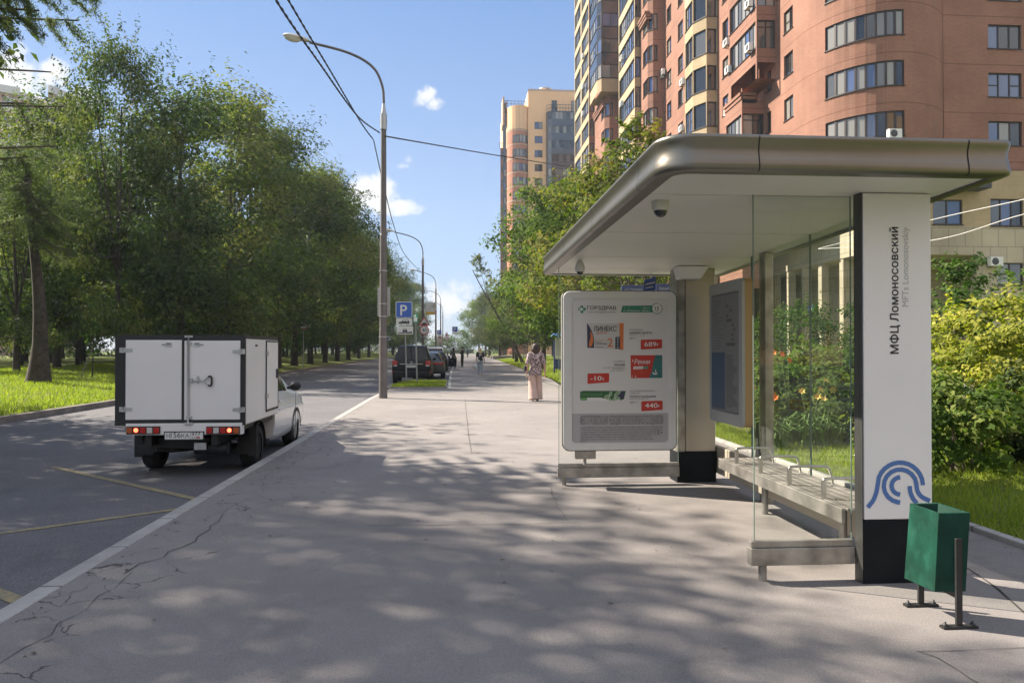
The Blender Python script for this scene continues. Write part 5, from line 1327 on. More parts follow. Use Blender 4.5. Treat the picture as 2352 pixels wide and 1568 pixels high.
a0, a1 = PY(1292, 667, CY), PY(1555, 1033, CY); q0, q1 = PY(1313.5, 685, CY), PY(1535.7, 1015.7, CY)
def ringed(b, outer, inner, y):
    n = len(outer); b.add([(x, y, z) for x, z in outer] + [(x, y, z) for x, z in inner], [(i, (i + 1) % n, n + (i + 1) % n, n + i) for i in range(n)])
b = MB(); outer = rrect(a0.x, a1.x, a1.z, a0.z, .085); outer2 = rrect(a0.x + .012, a1.x - .012, a1.z + .012, a0.z - .012, .075); inner = rrect(q0.x, q1.x, q1.z, q0.z, .03)
ringed(b, outer2, inner, CY); n = len(outer)
b.add([(x, CY, z) for x, z in outer2] + [(x, CY + .014, z) for x, z in outer], [(i, (i + 1) % n, n + (i + 1) % n, n + i) for i in range(n)], 0, True)
b.add([(x, CY, z) for x, z in inner] + [(x, CY + .012, z) for x, z in inner], [(i, (i + 1) % n, n + (i + 1) % n, n + i) for i in range(n)])
b.build('frame', M_case, ca)
b = MB(); b.extrude([(x, 0, z) for x, z in outer], (0, CY + .0145, 0), (0, CY + .13, 0)); b.build('case_body', M_caseside, ca)
b = MB(); m_ = rrect(a0.x + .004, a1.x - .004, a1.z + .004, a0.z - .004, .083); n = len(m_); ringed(b, rrect(a0.x - .004, a1.x + .004, a1.z - .004, a0.z + .004, .087), m_, CY + .0115); b.build('gasket', M_ink, ca, recalc=False)
b = MB(); s0, s1 = PY(1322, 1035, CY + .05), PY(1368, 1053, CY + .05); b.box(s0.x, s1.x, CY + .03, CY + .12, s1.z, a1.z - .001); b.cyl(((s0.x + s1.x) / 2, CY + .1, .246), ((s0.x + s1.x) / 2, CY + .1, s1.z), .018); b.build('mount', M_steel2, ca, bevel=.004)
sx_, sz_ = (q1.x - q0.x) / 960, (q0.z - q1.z) / 1418
def U(x, y, l=0): return Vector((q0.x + (x - 318) * sx_, CY + .0115 - .0008 * l, q0.z - (y - 12) * sz_))
PM = [M_paper, M_paper2, M_pgreen, M_pdark, M_plime, M_pred, M_poran, M_pteal, M_pbox, M_pnavy, M_pwhite, M_ink, M_pgrey]
b = MB()
def poly(pts, m, l): b.add([U(x, y, l) for x, y in pts], [tuple(range(len(pts)))], m)
def T(s, x, y, m, w=None, h=None, align='LEFT', bold=0., shear=0., l=4):
    b.text(s, frame(U(x, y, l), (1, 0, 0), (0, 0, 1)), m, w=w and w * sx_, h=h and h * sz_, align=align, bold=bold, shear=shear)
b.add([(x, CY + .0118, z) for x, z in inner], [tuple(range(len(inner)))], 0)
poly([(322, 1140), (1274, 1140), (1274, 1400), (1250, 1426), (345, 1426), (322, 1400)], 1, 1)
poly([(405, 82), (432, 82), (432, 103), (455, 103), (455, 132), (432, 132), (432, 155), (405, 155), (405, 132), (383, 132), (383, 103), (405, 103)], 2, 1); poly([(392, 110), (412, 110), (412, 97), (435, 118), (412, 139), (412, 126), (392, 126)], 10, 2)
T('ГОРЗДРАВ', 470, 122, 11, w=287, h=37, bold=.03); T('сеть выгодных аптек', 474, 152, 11, w=278, h=13, bold=.01)
poly([(805, 147), (822, 82), (1118, 78), (1135, 100), (1135, 125), (1118, 146)], 2, 1); T('закажите на gz.ru', 836, 108, 10, w=258, h=17); T('и заберите через', 832, 137, 10, w=262, h=17)
ring = [U(1166 + 51 * math.cos(t), 108 + 51 * math.sin(t), 3) for t in np.linspace(R(-60), R(285), 30)]
b.add([U(1166 + 48 * math.cos(t), 108 + 48 * math.sin(t), 2) for t in np.linspace(0, 6.283, 25)[:-1]], [tuple(range(24))], 10); b.ribbon(ring, 7 * sx_, (0, 1, 0), 2)
T('15', 1166, 122, 11, h=38, align='CENTER', bold=.03); T('мин', 1166, 140, 11, h=13, align='CENTER', bold=.01)
# first product
poly([(468, 250), (833, 252), (830, 517), (472, 497)], 8, 1); poly([(790, 252), (833, 252), (830, 517), (795, 514)], 6, 2); poly([(500, 244), (833, 246), (833, 253), (468, 251)], 10, 2)
poly([(468, 254), (492, 285), (515, 330), (532, 380), (540, 430), (538, 498), (472, 497)], 9, 2); poly([(500, 330), (525, 375), (532, 430), (515, 480), (488, 490), (492, 440), (505, 390)], 6, 3)
T('ЛИНЕКС', 535, 333, 11, w=226, h=50, bold=.03); T('®', 763, 290, 11, h=9); T('ФОРТЕ', 562, 362, 6, w=102, h=22, bold=.012); T('2', 672, 487, 6, h=88, bold=.03); T('ДВЕ ПРОБИОТИЧЕСКИЕ', 552, 428, 6, w=128, h=8); T('ВИДА', 552, 446, 12, w=60, h=11, bold=.01); T('БАКТЕРИЙ', 552, 465, 11, w=112, h=15, bold=.015); T('капсулы', 552, 493, 11, w=78, h=10, bold=.015)
poly([(750, 390), (796, 388), (798, 508), (748, 506)], 9, 2)
for i, ch in enumerate('ДАРИ'): T(ch, 773, 415 + i * 28, 10, h=18, align='CENTER', bold=.02)
T('ПРОБИОТИКИ', 890, 326, 12, w=130, h=13); T('ЛИНЕКС ФОРТЕ', 888, 360, 11, w=228, h=20, bold=.025); T('КАПС №14, 250 МЛГ', 890, 381, 12, w=150, h=9); T('799₽', 893, 412, 12, h=16, bold=.01); poly([(882, 404), (958, 400), (958, 403), (882, 407)], 12, 5)
def tagp(x0, x1, y0, y1):
    pts = []
    P4 = [(x0, y0 + 4), (x1, y0), (x1, y1 - 14), (x0, y1)]
    for i, p in enumerate(P4):
        a, c = P4[i - 1], P4[(i + 1) % 4]; v1 = Vector((a[0] - p[0], a[1] - p[1])).normalized() * 11; v2 = Vector((c[0] - p[0], c[1] - p[1])).normalized() * 11
        for t in (0, .25, .5, .75, 1): pts.append((p[0] + v1.x * (1 - t) ** 2 + v2.x * t * t, p[1] + v1.y * (1 - t) ** 2 + v2.y * t * t))
    poly(pts, 5, 1)
tagp(1003, 1217, 412, 515); T('689', 1040, 482, 10, w=118, h=46, bold=.035); T('₽', 1160, 478, 10, h=26)
# second product
T('ОТ ИЗЖОГИ', 842, 638, 12, w=114, h=13, align='RIGHT'); T('РЕННИ', 844, 674, 11, w=102, h=20, align='RIGHT', bold=.03); T('ТАБЛ. ЖЕВ. С МЯТНЫМ ВКУСОМ', 843, 697, 12, w=216, h=10, align='RIGHT', bold=.008); T('БЕЗ САХАРА №48', 843, 712, 12, w=120, h=9, align='RIGHT', bold=.008); T('680 МГ+80 МГ, №24', 843, 727, 12, w=152, h=9, align='RIGHT', bold=.008)
tagp(473, 688, 745, 850); T('-10', 502, 816, 10, w=108, h=44, bold=.035); T('%', 612, 814, 10, h=30)
poly([(901, 570), (1219, 568), (1219, 794), (905, 795)], 5, 1); poly([(1150, 568), (1219, 568), (1219, 794), (1085, 794), (1115, 720), (1125, 650)], 7, 2); T('Ренни', 938, 656, 10, w=158, h=48, bold=.02, shear=.22); poly([(918, 612), (928, 612), (924, 640), (920, 640)], 10, 3)
poly([(932, 680), (1028, 678), (1024, 706), (926, 708)], 10, 3); poly([(1030, 678), (1080, 677), (1074, 705), (1026, 706)], 2, 3); T('ИЗЖОГА', 940, 700, 5, w=78, h=12, l=5); T('МЯТА', 1034, 698, 10, w=38, h=10, l=5)
for i, w_ in enumerate((150, 130, 110)): T(('ТАБЛЕТКИ ЖЕВАТЕЛЬНЫЕ', 'БЫСТРОЕ ДЕЙСТВИЕ', 'КАРБОНАТ КАЛЬЦИЯ')[i], 922, 728 + i * 16, 6, w=w_, h=7, l=3)
poly([(918, 770), (924, 776), (918, 782), (912, 776)], 10, 3); T('48', 940, 786, 10, h=14, bold=.02); b.ribbon([U(1182 + 20 * math.cos(t), 617 + 20 * math.sin(t), 3) for t in np.linspace(0, 6.1, 20)], 3 * sx_, (0, 1, 0), 12)
poly([(1120, 735), (1150, 752), (1172, 748), (1168, 758), (1140, 762), (1122, 752)], 10, 3); poly([(1150, 700), (1158, 735), (1166, 738), (1156, 746), (1146, 740)], 10, 3); poly([(1165, 742), (1172, 740), (1172, 750), (1163, 750)], 5, 4)
# third product
poly([(400, 925), (430, 917), (855, 920), (835, 1000), (800, 1015), (400, 1016)], 3, 1); poly([(780, 922), (836, 922), (834, 1002), (740, 985)], 9, 2)
poly([(400, 1000), (470, 985), (600, 985), (720, 1012), (800, 1006), (800, 1016), (400, 1017)], 10, 2); poly([(405, 988), (470, 986), (468, 1012), (405, 1014)], 4, 3); T('ПСИЛО-БАЛЬЗАМ', 410, 968, 4, w=206, h=24, l=3)
for (cx_, cy_, ax, ay, an) in ((700, 950, 22, 12, 70), (668, 975, 28, 13, 15), (690, 1003, 20, 9, -55), (735, 1003, 22, 9, 50), (768, 990, 26, 13, -10), (770, 945, 42, 13, 40)):
    c_, s_ = math.cos(R(an)), math.sin(R(an)); pt = [(cx_ + ax * math.cos(t) * c_ + ay * math.sin(t) * s_, cy_ - ax * math.cos(t) * s_ + ay * math.sin(t) * c_) for t in np.linspace(0, 6.283, 19)[:-1]]
    poly(pt, 4, 3); b.ribbon([U(x, y, 4) for x, y in pt], 3.5 * sx_, (0, 1, 0), 10, closed=True)
T('ПРОТИВОАЛЛЕРГИЧЕСКОЕ', 893, 928, 12, w=250, h=13); T('СРЕДСТВО', 893, 950, 12, w=100, h=13); T('ПСИЛО-БАЛЬЗАМ', 893, 986, 11, w=258, h=20, bold=.025); T('ГЕЛЬ Д/НАР ПРИМЕНЕНИЯ', 893, 1003, 12, w=182, h=9); T('469₽', 895, 1042, 12, h=16, bold=.01); poly([(885, 1034), (968, 1028), (968, 1031), (885, 1037)], 12, 5)
tagp(1008, 1222, 1018, 1122); T('440', 1045, 1086, 10, w=124, h=46, bold=.035); T('₽', 1172, 1082, 10, h=24)
T('ИМЕЮТСЯ ПРОТИВОПОКАЗАНИЯ. НЕОБХОДИМО ПРОКОНСУЛЬТИРОВАТЬСЯ СО СПЕЦИАЛИСТОМ', 400, 1250, 12, w=824, h=90)
for i, ln in enumerate(('АКЦИЯ ДЕЙСТВУЕТ ПО ИЮЛЬ, КОЛИЧЕСТВО ТОВАРОВ ОГРАНИЧЕНО. ПОДРОБНОСТИ У СОТРУДНИКОВ', 'ОРГАНИЗАТОР АКЦИИ. ТОВАРЫ МОЖНО ОПЛАТИТЬ И ПОЛУЧИТЬ В АПТЕКАХ СЕТИ В МОСКВЕ', 'НАЛИЧИЕ ТОВАРОВ УТОЧНЯЙТЕ В АПТЕКАХ ГОРОДА, РЕЖИМ РАБОТЫ АПТЕК НА САЙТЕ', 'УЗНАЙТЕ У ФАРМАЦЕВТА УСЛОВИЯ АКЦИИ, ПРАВИЛА ПРОВЕДЕНИЯ, АССОРТИМЕНТ', 'ИНФОРМАЦИЯ О ПРОВЕДЕНИИ, МЕСТЕ И ПОРЯДКЕ ПОЛУЧЕНИЯ, АДРЕСА АПТЕК', 'МОСКВА, УЛИЦА СТРОИТЕЛЕЙ, ДОМ, СТРОЕНИЕ, ПОМЕЩЕНИЕ, ЛИЦЕНЗИЯ')): T(ln, 402, 1285 + i * 23.5, 12, w=(820, 815, 730, 725, 700, 725)[i], h=15, bold=.006)
T('РЕКЛАМА', 402, 1420, 12, w=64, h=11); T('18+', 1140, 1357, 12, w=85, h=52)
b.build('poster', PM, ca, recalc=False)
# ------------------------------------------------------------------ timetable case on the rear glass
tt = thing('timetable_case', 'slim timetable case with blue-grey sheets hung on the rear glass wall', 'notice case', (2.9, 8.0, .76))
TX = 2.90; t0, t1 = PX(1629, 657, TX), PX(1704, 636, TX); ty0, ty1 = t1.y, t0.y; tz1 = (t0.z + t1.z) / 2; tz0 = (PX(1629, 963, TX).z + PX(1704, 981, TX).z) / 2
def TT(y, z): return (y, z)
out = rrect(ty0, ty1, tz0, tz1, .05); inn = rrect(ty0 + .09, ty1 - .05, tz0 + .12, tz1 - .12, .03); n = len(out)
b = MB(); b.add([(TX, y, z) for y, z in out] + [(TX, y, z) for y, z in inn], [(i, (i + 1) % n, n + (i + 1) % n, n + i) for i in range(n)]); b.add([(TX, y, z) for y, z in inn] + [(TX + .012, y, z) for y, z in inn], [(i, (i + 1) % n, n + (i + 1) % n, n + i) for i in range(n)])
b.add([(TX, y, z) for y, z in out] + [(TX + .03, y, z) for y, z in out], [(i, (i + 1) % n, n + (i + 1) % n, n + i) for i in range(n)], 0, True)
b.build('frame', mat('pale grey frame', (.40, .42, .44), .35, .2), tt)
b = MB(); b.extrude([(0, y, z) for y, z in out], (TX + .031, 0, 0), (TX + .125, 0, 0)); b.build('case_body', mat('ochre case side', (.44, .30, .14), .45), tt)
b = MB(); y0, y1, z0, z1 = ty0 + .09, ty1 - .05, tz0 + .12, tz1 - .12; L = lambda f: y1 + (y0 - y1) * f; Zz = lambda f: z1 + (z0 - z1) * f
def tq(f0, f1, g0, g1, m, l): b.add([(TX + .011 - .001 * l, L(f0), Zz(g1)), (TX + .011 - .001 * l, L(f1), Zz(g1)), (TX + .011 - .001 * l, L(f1), Zz(g0)), (TX + .011 - .001 * l, L(f0), Zz(g0))], [(0, 1, 2, 3)], m)
tq(0, 1, 0, 1, 0, 0); tq(0.02, .48, .02, .5, 1, 1); tq(.50, .98, .02, .98, 1, 1); tq(.02, .50, .5, .98, 2, 2)
rt = random.Random(4)
for i in range(26): tq(.54, .54 + rt.uniform(.2, .4), .52 + i * .017, .528 + i * .017, 3, 2)
for i in range(18): tq(.08, .08 + rt.uniform(.15, .36), .06 + i * .024, .065 + i * .024, 3, 2)
for i in range(9): tq(.56 + rt.choice([0, .12, .24]), .62 + rt.choice([.0, .12, .24]), .1 + i * .04, .125 + i * .04, 3, 3)
b.build('timetable_sheet', [mat('sheet backing', (.16, .17, .185), .4), mat('faded sheet', (.23, .235, .245), .5), mat('blue sheet', (.055, .095, .17), .45), mat('sheet print', (.10, .105, .115), .5)], tt, recalc=False)
# blue flag sign hanging on a thin wire behind the far screen
hs = thing('hanging_sign', 'small blue and white sign hanging on a thin wire above the poster case', 'sign', PY(1495, 652, 9.2)); o = ORG[hs.name]
b = MB(); b.hexa([o + Vector(q) for q in ((-.10, -.006, -.10), (.06, -.006, -.07), (.06, .006, -.07), (-.10, .006, -.10), (-.08, -.006, .05), (.06, -.006, .085), (.06, .006, .085), (-.08, .006, .05))]); b.build('plate', mat('vivid sign blue', (.04, .10, .50), .4), hs)
b = MB(); b.add([o + Vector(q) for q in ((-.075, -.008, -.02), (.05, -.008, .01), (.05, -.008, .03), (-.07, -.008, .0))], [(0, 1, 2, 3)]); b.add([o + Vector(q) for q in ((-.075, -.008, -.06), (.03, -.008, -.04), (.03, -.008, -.025), (-.07, -.008, -.045))], [(0, 1, 2, 3)]); b.build('lettering', M_white, hs, recalc=False)
b = MB(); b.tube([o + Vector((.0, 0, .07)), o + Vector((.01, 0, .2)), Vector((o.x, o.y, zc(9.2) + .003))], .004, 6); b.build('wire', M_white, hs)
# wayfinding boards beyond the shelter
M_navy = mat('navy sign panel', (.035, .05, .13), .45)
wf = thing('wayfinding_sign', 'dark blue two-panel direction sign on a post beyond the poster case', 'sign', (PD(1500, 700, 14.2).x, PD(1500, 700, 14.2).y, .03)); o = ORG[wf.name]
b = MB(); zt = PD(1500, 650, 14.2).z; b.cyl((o.x, o.y, 0), (o.x, o.y, zt + .5), .05); b.build('post', M_dkgrey, wf)
for i, (xa, xb, yt, yb, t_) in enumerate(((1427, 1492, 655, 690, ('Ул. Строителей', 'Park 5 min')), (1506, 1561, 652, 693, ('Курский центр', 'МФЦ')))):
    A_, B_ = PD(xa, yt, 14.1), PD(xb, yb, 14.1); b = MB(); b.box(A_.x, B_.x, A_.y - .03, A_.y + .03, B_.z, A_.z); pn = b.build('panel', M_navy, wf, bevel=.008)
    b = MB(); hh = (A_.z - B_.z)
    b.text(t_[0], frame((A_.x + .06, A_.y - .034, A_.z - .11), (1, 0, 0), (0, 0, 1)), 0, w=(B_.x - A_.x) * .72, h=.055); b.text(t_[1], frame((A_.x + .06, A_.y - .034, A_.z - .2), (1, 0, 0), (0, 0, 1)), 0, h=.045)
    b.text('↑', frame((B_.x - .07, A_.y - .034, A_.z - .12), (1, 0, 0), (0, 0, 1)), 0, h=.08); b.build('lettering', M_ink2, pn, recalc=False)

# ------------------------------------------------------------------ litter bin
M_bin = mat('green enamel', (.004, .045, .028), .5, var=.4, vscale=5, col2=(.012, .078, .052), c2scale=9, c2lo=.5, c2hi=.7, bump=.15, bscale=25, spec=.3)
M_binin = mat('bin inside', (.01, .05, .035), .7); M_post = mat('black bin stand', (.02, .021, .022), .5, var=.3)
lbn = thing('litter_bin', 'green tapered metal litter bin on a black two-footed stand before the white pillar', 'litter bin', (2.8, 4.25, 0))
def zb_(x, y): return 0
tA, tB, tC = PD(2090, 1155, 4.60), PD(2156, 1178, 4.29), PD(2228, 1177, 4.24); tD = tA + (tC - tB) * .97
bA, bB, bC = PD(2077, 1327, 4.60), PD(2147, 1358, 4.29), PD(2218, 1357, 4.24); bD = bA + (bC - bB) * .97
b = MB(); ctr = (tA + tB + tC + tD) / 4; T4 = [tA, tD, tC, tB]; B4 = [bA, bD, bC, bB]
b.add(B4 + T4, [(0, 1, 5, 4), (1, 2, 6, 5), (2, 3, 7, 6), (3, 0, 4, 7), (3, 2, 1, 0)], 0)
I4 = [p + (ctr - p) * .14 - Vector((0, 0, .001)) for p in T4]; bc = (bA + bB + bC + bD) / 4; J4 = [p + (bc - p) * .16 + Vector((0, 0, .02)) for p in B4]
b.add(T4 + I4, [(i, (i + 1) % 4, 4 + (i + 1) % 4, 4 + i) for i in range(4)], 0); b.add(I4 + J4, [(i, (i + 1) % 4, 4 + (i + 1) % 4, 4 + i) for i in range(4)] + [(4, 5, 6, 7)], 1)
b.build('box', [M_bin, M_binin], lbn)
nf, ff = G(2193, 1436) - Vector((0, .035, 0)), G(2115, 1391)
for f_, ztop in ((nf, PD(2195, 1237, 4.235).z), (ff, .30)):
    b = MB(); b.box(f_.x - .018, f_.x + .018, f_.y - .009, f_.y + .009, .012, ztop); b.build('post', M_post, lbn, bevel=.003)
    b = MB(); b.box(f_.x - .10, f_.x + .10, f_.y - .022, f_.y + .022, .0, .014)
    for dx in (-.08, .08): b.lathe((f_.x + dx, f_.y, .014), [(.013, 0), (.013, .01), (.006, .011), (.006, .022), (0, .023)], 8)
    b.build('foot', M_post, lbn)
zb1 = (bB.z + bC.z) / 2 - .012; b = MB(); b.hexa([(nf.x - .015, nf.y + .009, zb1 - .02), (nf.x + .015, nf.y + .009, zb1 - .02), (ff.x + .015, ff.y - .009, zb1 - .02), (ff.x - .015, ff.y - .009, zb1 - .02), (nf.x - .015, nf.y + .009, zb1 + .008), (nf.x + .015, nf.y + .009, zb1 + .008), (ff.x + .015, ff.y - .009, zb1 + .008), (ff.x - .015, ff.y - .009, zb1 + .008)]); b.build('crossbar', M_post, lbn)
# ------------------------------------------------------------------ vehicles
M_rubber = mat('tyre rubber', (.018, .018, .019), .85, var=.2); M_rim = mat('alloy rim', (.42, .42, .43), .35, .9); M_carwhite = mat('white car paint', (.74, .74, .73), .28, coat=.6, var=.03, vscale=2)
M_carblack = mat('black car paint', (.004, .004, .005), .38, coat=.1, spec=.25); M_cargrey = mat('graphite car paint', (.035, .034, .034), .28, .3, coat=.6); M_trim = mat('black plastic trim', (.016, .016, .017), .6)
M_cglass = glassmat('car glass', (.008, .009, .010), 1.4, .03); M_red = mat('red lamp lens', (.42, .018, .012), .2, coat=.5); M_clear = mat('clear lamp lens', (.55, .53, .50), .15, coat=.5); M_amber = mat('amber lamp lens', (.40, .09, .02), .2, coat=.5)
M_redlit = mat('lit brake lamp', (.6, .03, .02), .3, emit=(1, .12, .05), estr=2.2); M_chrome = mat('chrome', (.6, .6, .6), .15, 1.0); M_plate = mat('number plate', (.66, .66, .65), .4)
def wheel(parent, name, x, y, r, w, side, rim=True):
    ax = Vector((1, 0, 0)); b = MB(); hw = w / 2
    b.lathe((x, y, r), [(r * .62, -hw), (r * .9, -hw), (r * .985, -hw * .8), (r, -hw * .45), (r, hw * .45), (r * .985, hw * .8), (r * .9, hw), (r * .62, hw)], 28, axis='x')
    t = b.build(name, M_trim, parent) if False else None
    root = bpy.data.objects.new(name, None); 
    o = b.build(name, M_rubber, parent)
    if rim:
        g = MB(); s = side; xo = x + s * hw * .72
        g.lathe((x, y, r), [(0, s * hw * .78), (r * .12, s * hw * .78), (r * .13, s * hw * .62), (r * .5, s * hw * .7), (r * .58, s * hw * .85), (r * .63, s * hw * .86), (r * .63, -s * hw * .5), (0, -s * hw * .5)], 28, axis='x')
        rm = g.build('rim', M_rim if rim is True else rim, o)
    return o
def plate(parent, txt, reg, M, w=.52, h=.112, name='number_plate'):
    b = MB(); fr = MB()
    P = lambda x, y, z=0: M @ Vector((x, y, z))
    b.add([P(-w / 2, 0), P(w / 2, 0), P(w / 2, h), P(-w / 2, h)], [(0, 1, 2, 3)])
    p = b.build(name, M_plate, parent, recalc=False)
    e = .012; fr.hexa([P(-w / 2 - e, -e, -.012), P(w / 2 + e, -e, -.012), P(w / 2 + e, h + e, -.012), P(-w / 2 - e, h + e, -.012), P(-w / 2 - e, -e, -.002), P(w / 2 + e, -e, -.002), P(w / 2 + e, h + e, -.002), P(-w / 2 - e, h + e, -.002)]); fr.build('plate_frame', M_trim, p)
    t = MB(); k = w / .52
    if txt:
        l, d, r_ = txt
        f = lambda x, y: M @ Matrix.Translation((x * k, y * k, .0012))
        t.text(l, f(-.235, .022), 0, w=.042 * k, h=.058 * k); t.text(d, f(-.18, .022), 0, w=.135 * k, h=.078 * k); t.text(r_, f(-.035, .022), 0, w=.105 * k, h=.058 * k)
        t.text(reg, f(.105, .046), 0, w=.12 * k, h=.052 * k); t.text('RUS', f(.11, .014), 0, w=.045 * k, h=.018 * k)
        t.add([f(.088, .006) @ Vector(q) for q in ((0, 0, 0), (.003, 0, 0), (.003, .1, 0), (0, .1, 0))], [(0, 1, 2, 3)]); t.build('plate_lettering', M_ink, p, recalc=False)
        t = MB(); t.add([f(.165, .012) @ Vector(q) for q in ((0, 0, 0), (.05, 0, 0), (.05, .018, 0), (0, .018, 0))], [(0, 1, 2, 3)], 0); t.build('plate_flag', M_red, p, recalc=False)
    return p
def loft_car(root, st, paint, name='body'):
    """st: stations (y, sill, belt, roof, belt half width, roof half width); returns the side sections"""
    secs = []
    for (y, zs, zb, zr, wb, wr) in st:
        rt_ = [(wb * .86, zs), (wb * .965, zs + .07), (wb, zs + .22), (wb * 1.0, (zs + zb) / 2 + .05), (wb * .985, zb - .06), (wb * .95, zb), (wr + (wb * .95 - wr) * .08, zr - .075), (wr * .95, zr - .03), (wr * .78, zr), (wr * .4, zr + .018), (0, zr + .022)]
        if zr - zb < .12: rt_[6] = (wb * .93, zb + (zr - zb) * .3); rt_[7] = (wr * .97, zb + (zr - zb) * .65)
        secs.append([Vector((x, y, z)) for x, z in rt_] + [Vector((-x, y, z)) for x, z in rt_[-2::-1]])
    b = MB(); k = len(secs[0]); V = [p for s in secs for p in s]
    b.add(V, [(i * k + j, i * k + j + 1, (i + 1) * k + j + 1, (i + 1) * k + j) for i in range(len(secs) - 1) for j in range(k - 1)], 0, True)
    b.add(secs[0], [tuple(range(k))], 0, False); b.add(secs[-1], [tuple(range(k))[::-1]], 0, False)
    b.add(V, [(i * k, (i + 1) * k, (i + 1) * k + k - 1, i * k + k - 1) for i in range(len(secs) - 1)], 0)
    b.build(name, paint, root)
    return secs
def side_glass(root, secs, i0, i1, name, a=.10, c=.94, g0=.04, g1=.96):
    for s in (1, -1):
        b = MB(); F = lambda i, t: secs[i][5].lerp(secs[i][6], t)
        q = [F(i0, a).lerp(F(i1, a), g0), F(i0, a).lerp(F(i1, a), g1), F(i0, c).lerp(F(i1, c), g1), F(i0, c).lerp(F(i1, c), g0)]
        n_ = (q[1] - q[0]).cross(q[3] - q[0]).normalized(); n_ = n_ if n_.x > 0 else -n_
        q = [p + n_ * .006 for p in q]
        b.add([Vector((p.x * s, p.y, p.z)) for p in q], [(0, 1, 2, 3)]); b.build(name, M_cglass, root)
def end_glass(root, A, B, name, wa, wb, off):
    """A, B: (y,z) at belt and at roof"""
    b = MB(); p = [Vector((-wa, *A)), Vector((wa, *A)), Vector((wb, *B)), Vector((-wb, *B))]; o = Vector((0, *off))
    b.add([q + o for q in p], [(0, 1, 2, 3)]); b.build(name, M_cglass, root, recalc=False)
def mirror(root, x, y, z, s, m=None):
    b = MB(); b.ell((x + s * .11, y, z), .095, .065, .075, 14, 9); b.box(min(x - s * .03, x + s * .06), max(x - s * .03, x + s * .06), y - .03, y + .03, z - .05, z - .01); b.build('mirror', m or M_trim, root)

# --- white pickup with insulated box body, rear towards the camera
tk = thing('box_truck', 'white box pickup with dark framed cargo doors on the road beside the kerb', 'truck', (-3.565, 10.24, RZ)); TO = Vector((-3.565, 10.24, RZ))
Wp = lambda x, y, z: Vector((TO.x + x, TO.y + y, TO.z + z))
hw = .822; zb0, zb1 = .69, 1.862; BL = 1.86
b = MB(); b.box(TO.x - hw, TO.x + hw, TO.y + .03, TO.y + BL, TO.z + zb0, TO.z + zb1); cg = b.build('cargo_box', mat('white box panel', (.78, .75, .72), .38, var=.04, vscale=1.5), tk, bevel=.006)
M_blkfr = mat('black door seal', (.020, .021, .022), .55, var=.2); M_wpan = mat('white door panel', (.76, .75, .76), .38, var=.03, vscale=2); M_galv = mat('galvanised hinge', (.46, .46, .46), .42, .85, var=.1)
b = MB(); e = .003
b.box(TO.x - hw - e, TO.x + hw + e, TO.y, TO.y + .029, TO.z + zb0 - e, TO.z + zb1 + e)
b.box(TO.x - hw - e, TO.x + hw + e, TO.y + .03, TO.y + BL + .002, TO.z + zb1 - .045, TO.z + zb1 + e)        # top rails
b.build('rear_frame', M_blkfr, cg, bevel=.004)
b = MB()
b.box(TO.x + hw - .014, TO.x + hw + .004, TO.y + .030, TO.y + .05, TO.z + zb0, TO.z + zb1 - .046); b.box(TO.x + hw - .01, TO.x + hw + .004, TO.y + .05, TO.y + BL, TO.z + zb0, TO.z + zb0 + .012); b.build('corner_profile', M_galv, cg)
z5 = lambda x, y: PY((300 + x * .3401) * .7935, (900 + y * .3401) * .7935, TO.y)       # rear plane from the enlarged view
def rq(x0, y0, x1, y1, d0, d1, b_, m=0):
    a, c = z5(x0, y0), z5(x1, y1); b_.box(min(a.x, c.x), max(a.x, c.x), TO.y - d1, TO.y - d0, min(a.z, c.z), max(a.z, c.z), m)
for (xa, xb, ya, yb) in ((191, 664, 247, 922), (690, 1162, 252, 922)):
    b = MB(); rq(xa, ya, xb, yb, -.02, .014, b); b.build('cargo_door', M_wpan, tk, bevel=.006)
for (xa, xb, y_) in ((140, 250, 333), (1102, 1208, 345), (138, 248, 835), (1102, 1206, 838)):
    b = MB(); x_out, x_in = (xa, xb) if xa < 600 else (xb, xa)
    rq(x_out, y_ - 22, (x_out + x_in) / 2, y_ + 22, .015, .024, b); a0_, a1_ = z5((x_out + x_in) / 2, y_ - 16), z5(x_in, y_ + 12)
    rq((x_out + x_in) / 2, y_ - 15, x_in, y_ + 13, .015, .021, b); c_ = z5(x_out + (x_in - x_out) * .3, y_); b.cyl((c_.x, TO.y - .028, c_.z - .035), (c_.x, TO.y - .028, c_.z + .035), .009); b.build('hinge', M_galv, tk, bevel=.002)
b = MB(); r0_, r1_ = z5(728, 215), z5(728, 962); b.cyl((r0_.x, TO.y - .03, r1_.z), (r0_.x, TO.y - .03, r0_.z), .012, n=10)
for y_ in (275, 905): rq(712, y_ - 10, 755, y_ + 10, .0145, .035, b)
for y_ in (218, 955): rq(695, y_ - 9, 764, y_ + 9, .01, .03, b)
b.build('lock_bar', M_galv, tk, bevel=.002)
hd = thing('x', 'x', 'x'); bpy.data.objects.remove(hd)
b = MB(); rq(740, 572, 762, 606, .015, .045, b); p_ = lambda x, y, d=.04: z5(x, y) + Vector((0, -d, 0)); b.tube([p_(755, 590), p_(860, 594), p_(872, 590)], .008, 8); b.tube(smooth_path([p_(862, 592), p_(890, 566), p_(905, 556)], 3), .008, 8); b.tube(smooth_path([p_(862, 594), p_(890, 620), p_(905, 630)], 3), .008, 8)
c_ = z5(808, 585); b.add([(c_.x + .022 * math.cos(t), TO.y - .016, c_.z + .055 * math.sin(t)) for t in np.linspace(0, 6.283, 17)[:-1]], [tuple(range(16))]); rq(795, 570, 822, 602, .016, .04, b)
h_ = b.build('door_handle', M_galv, tk); b = MB(); b.tube(smooth_path([p_(898, 557), p_(922, 556), p_(927, 575), p_(927, 612), p_(920, 632), p_(900, 631)], 4), .012, 8); b.build('grip', M_trim, h_)
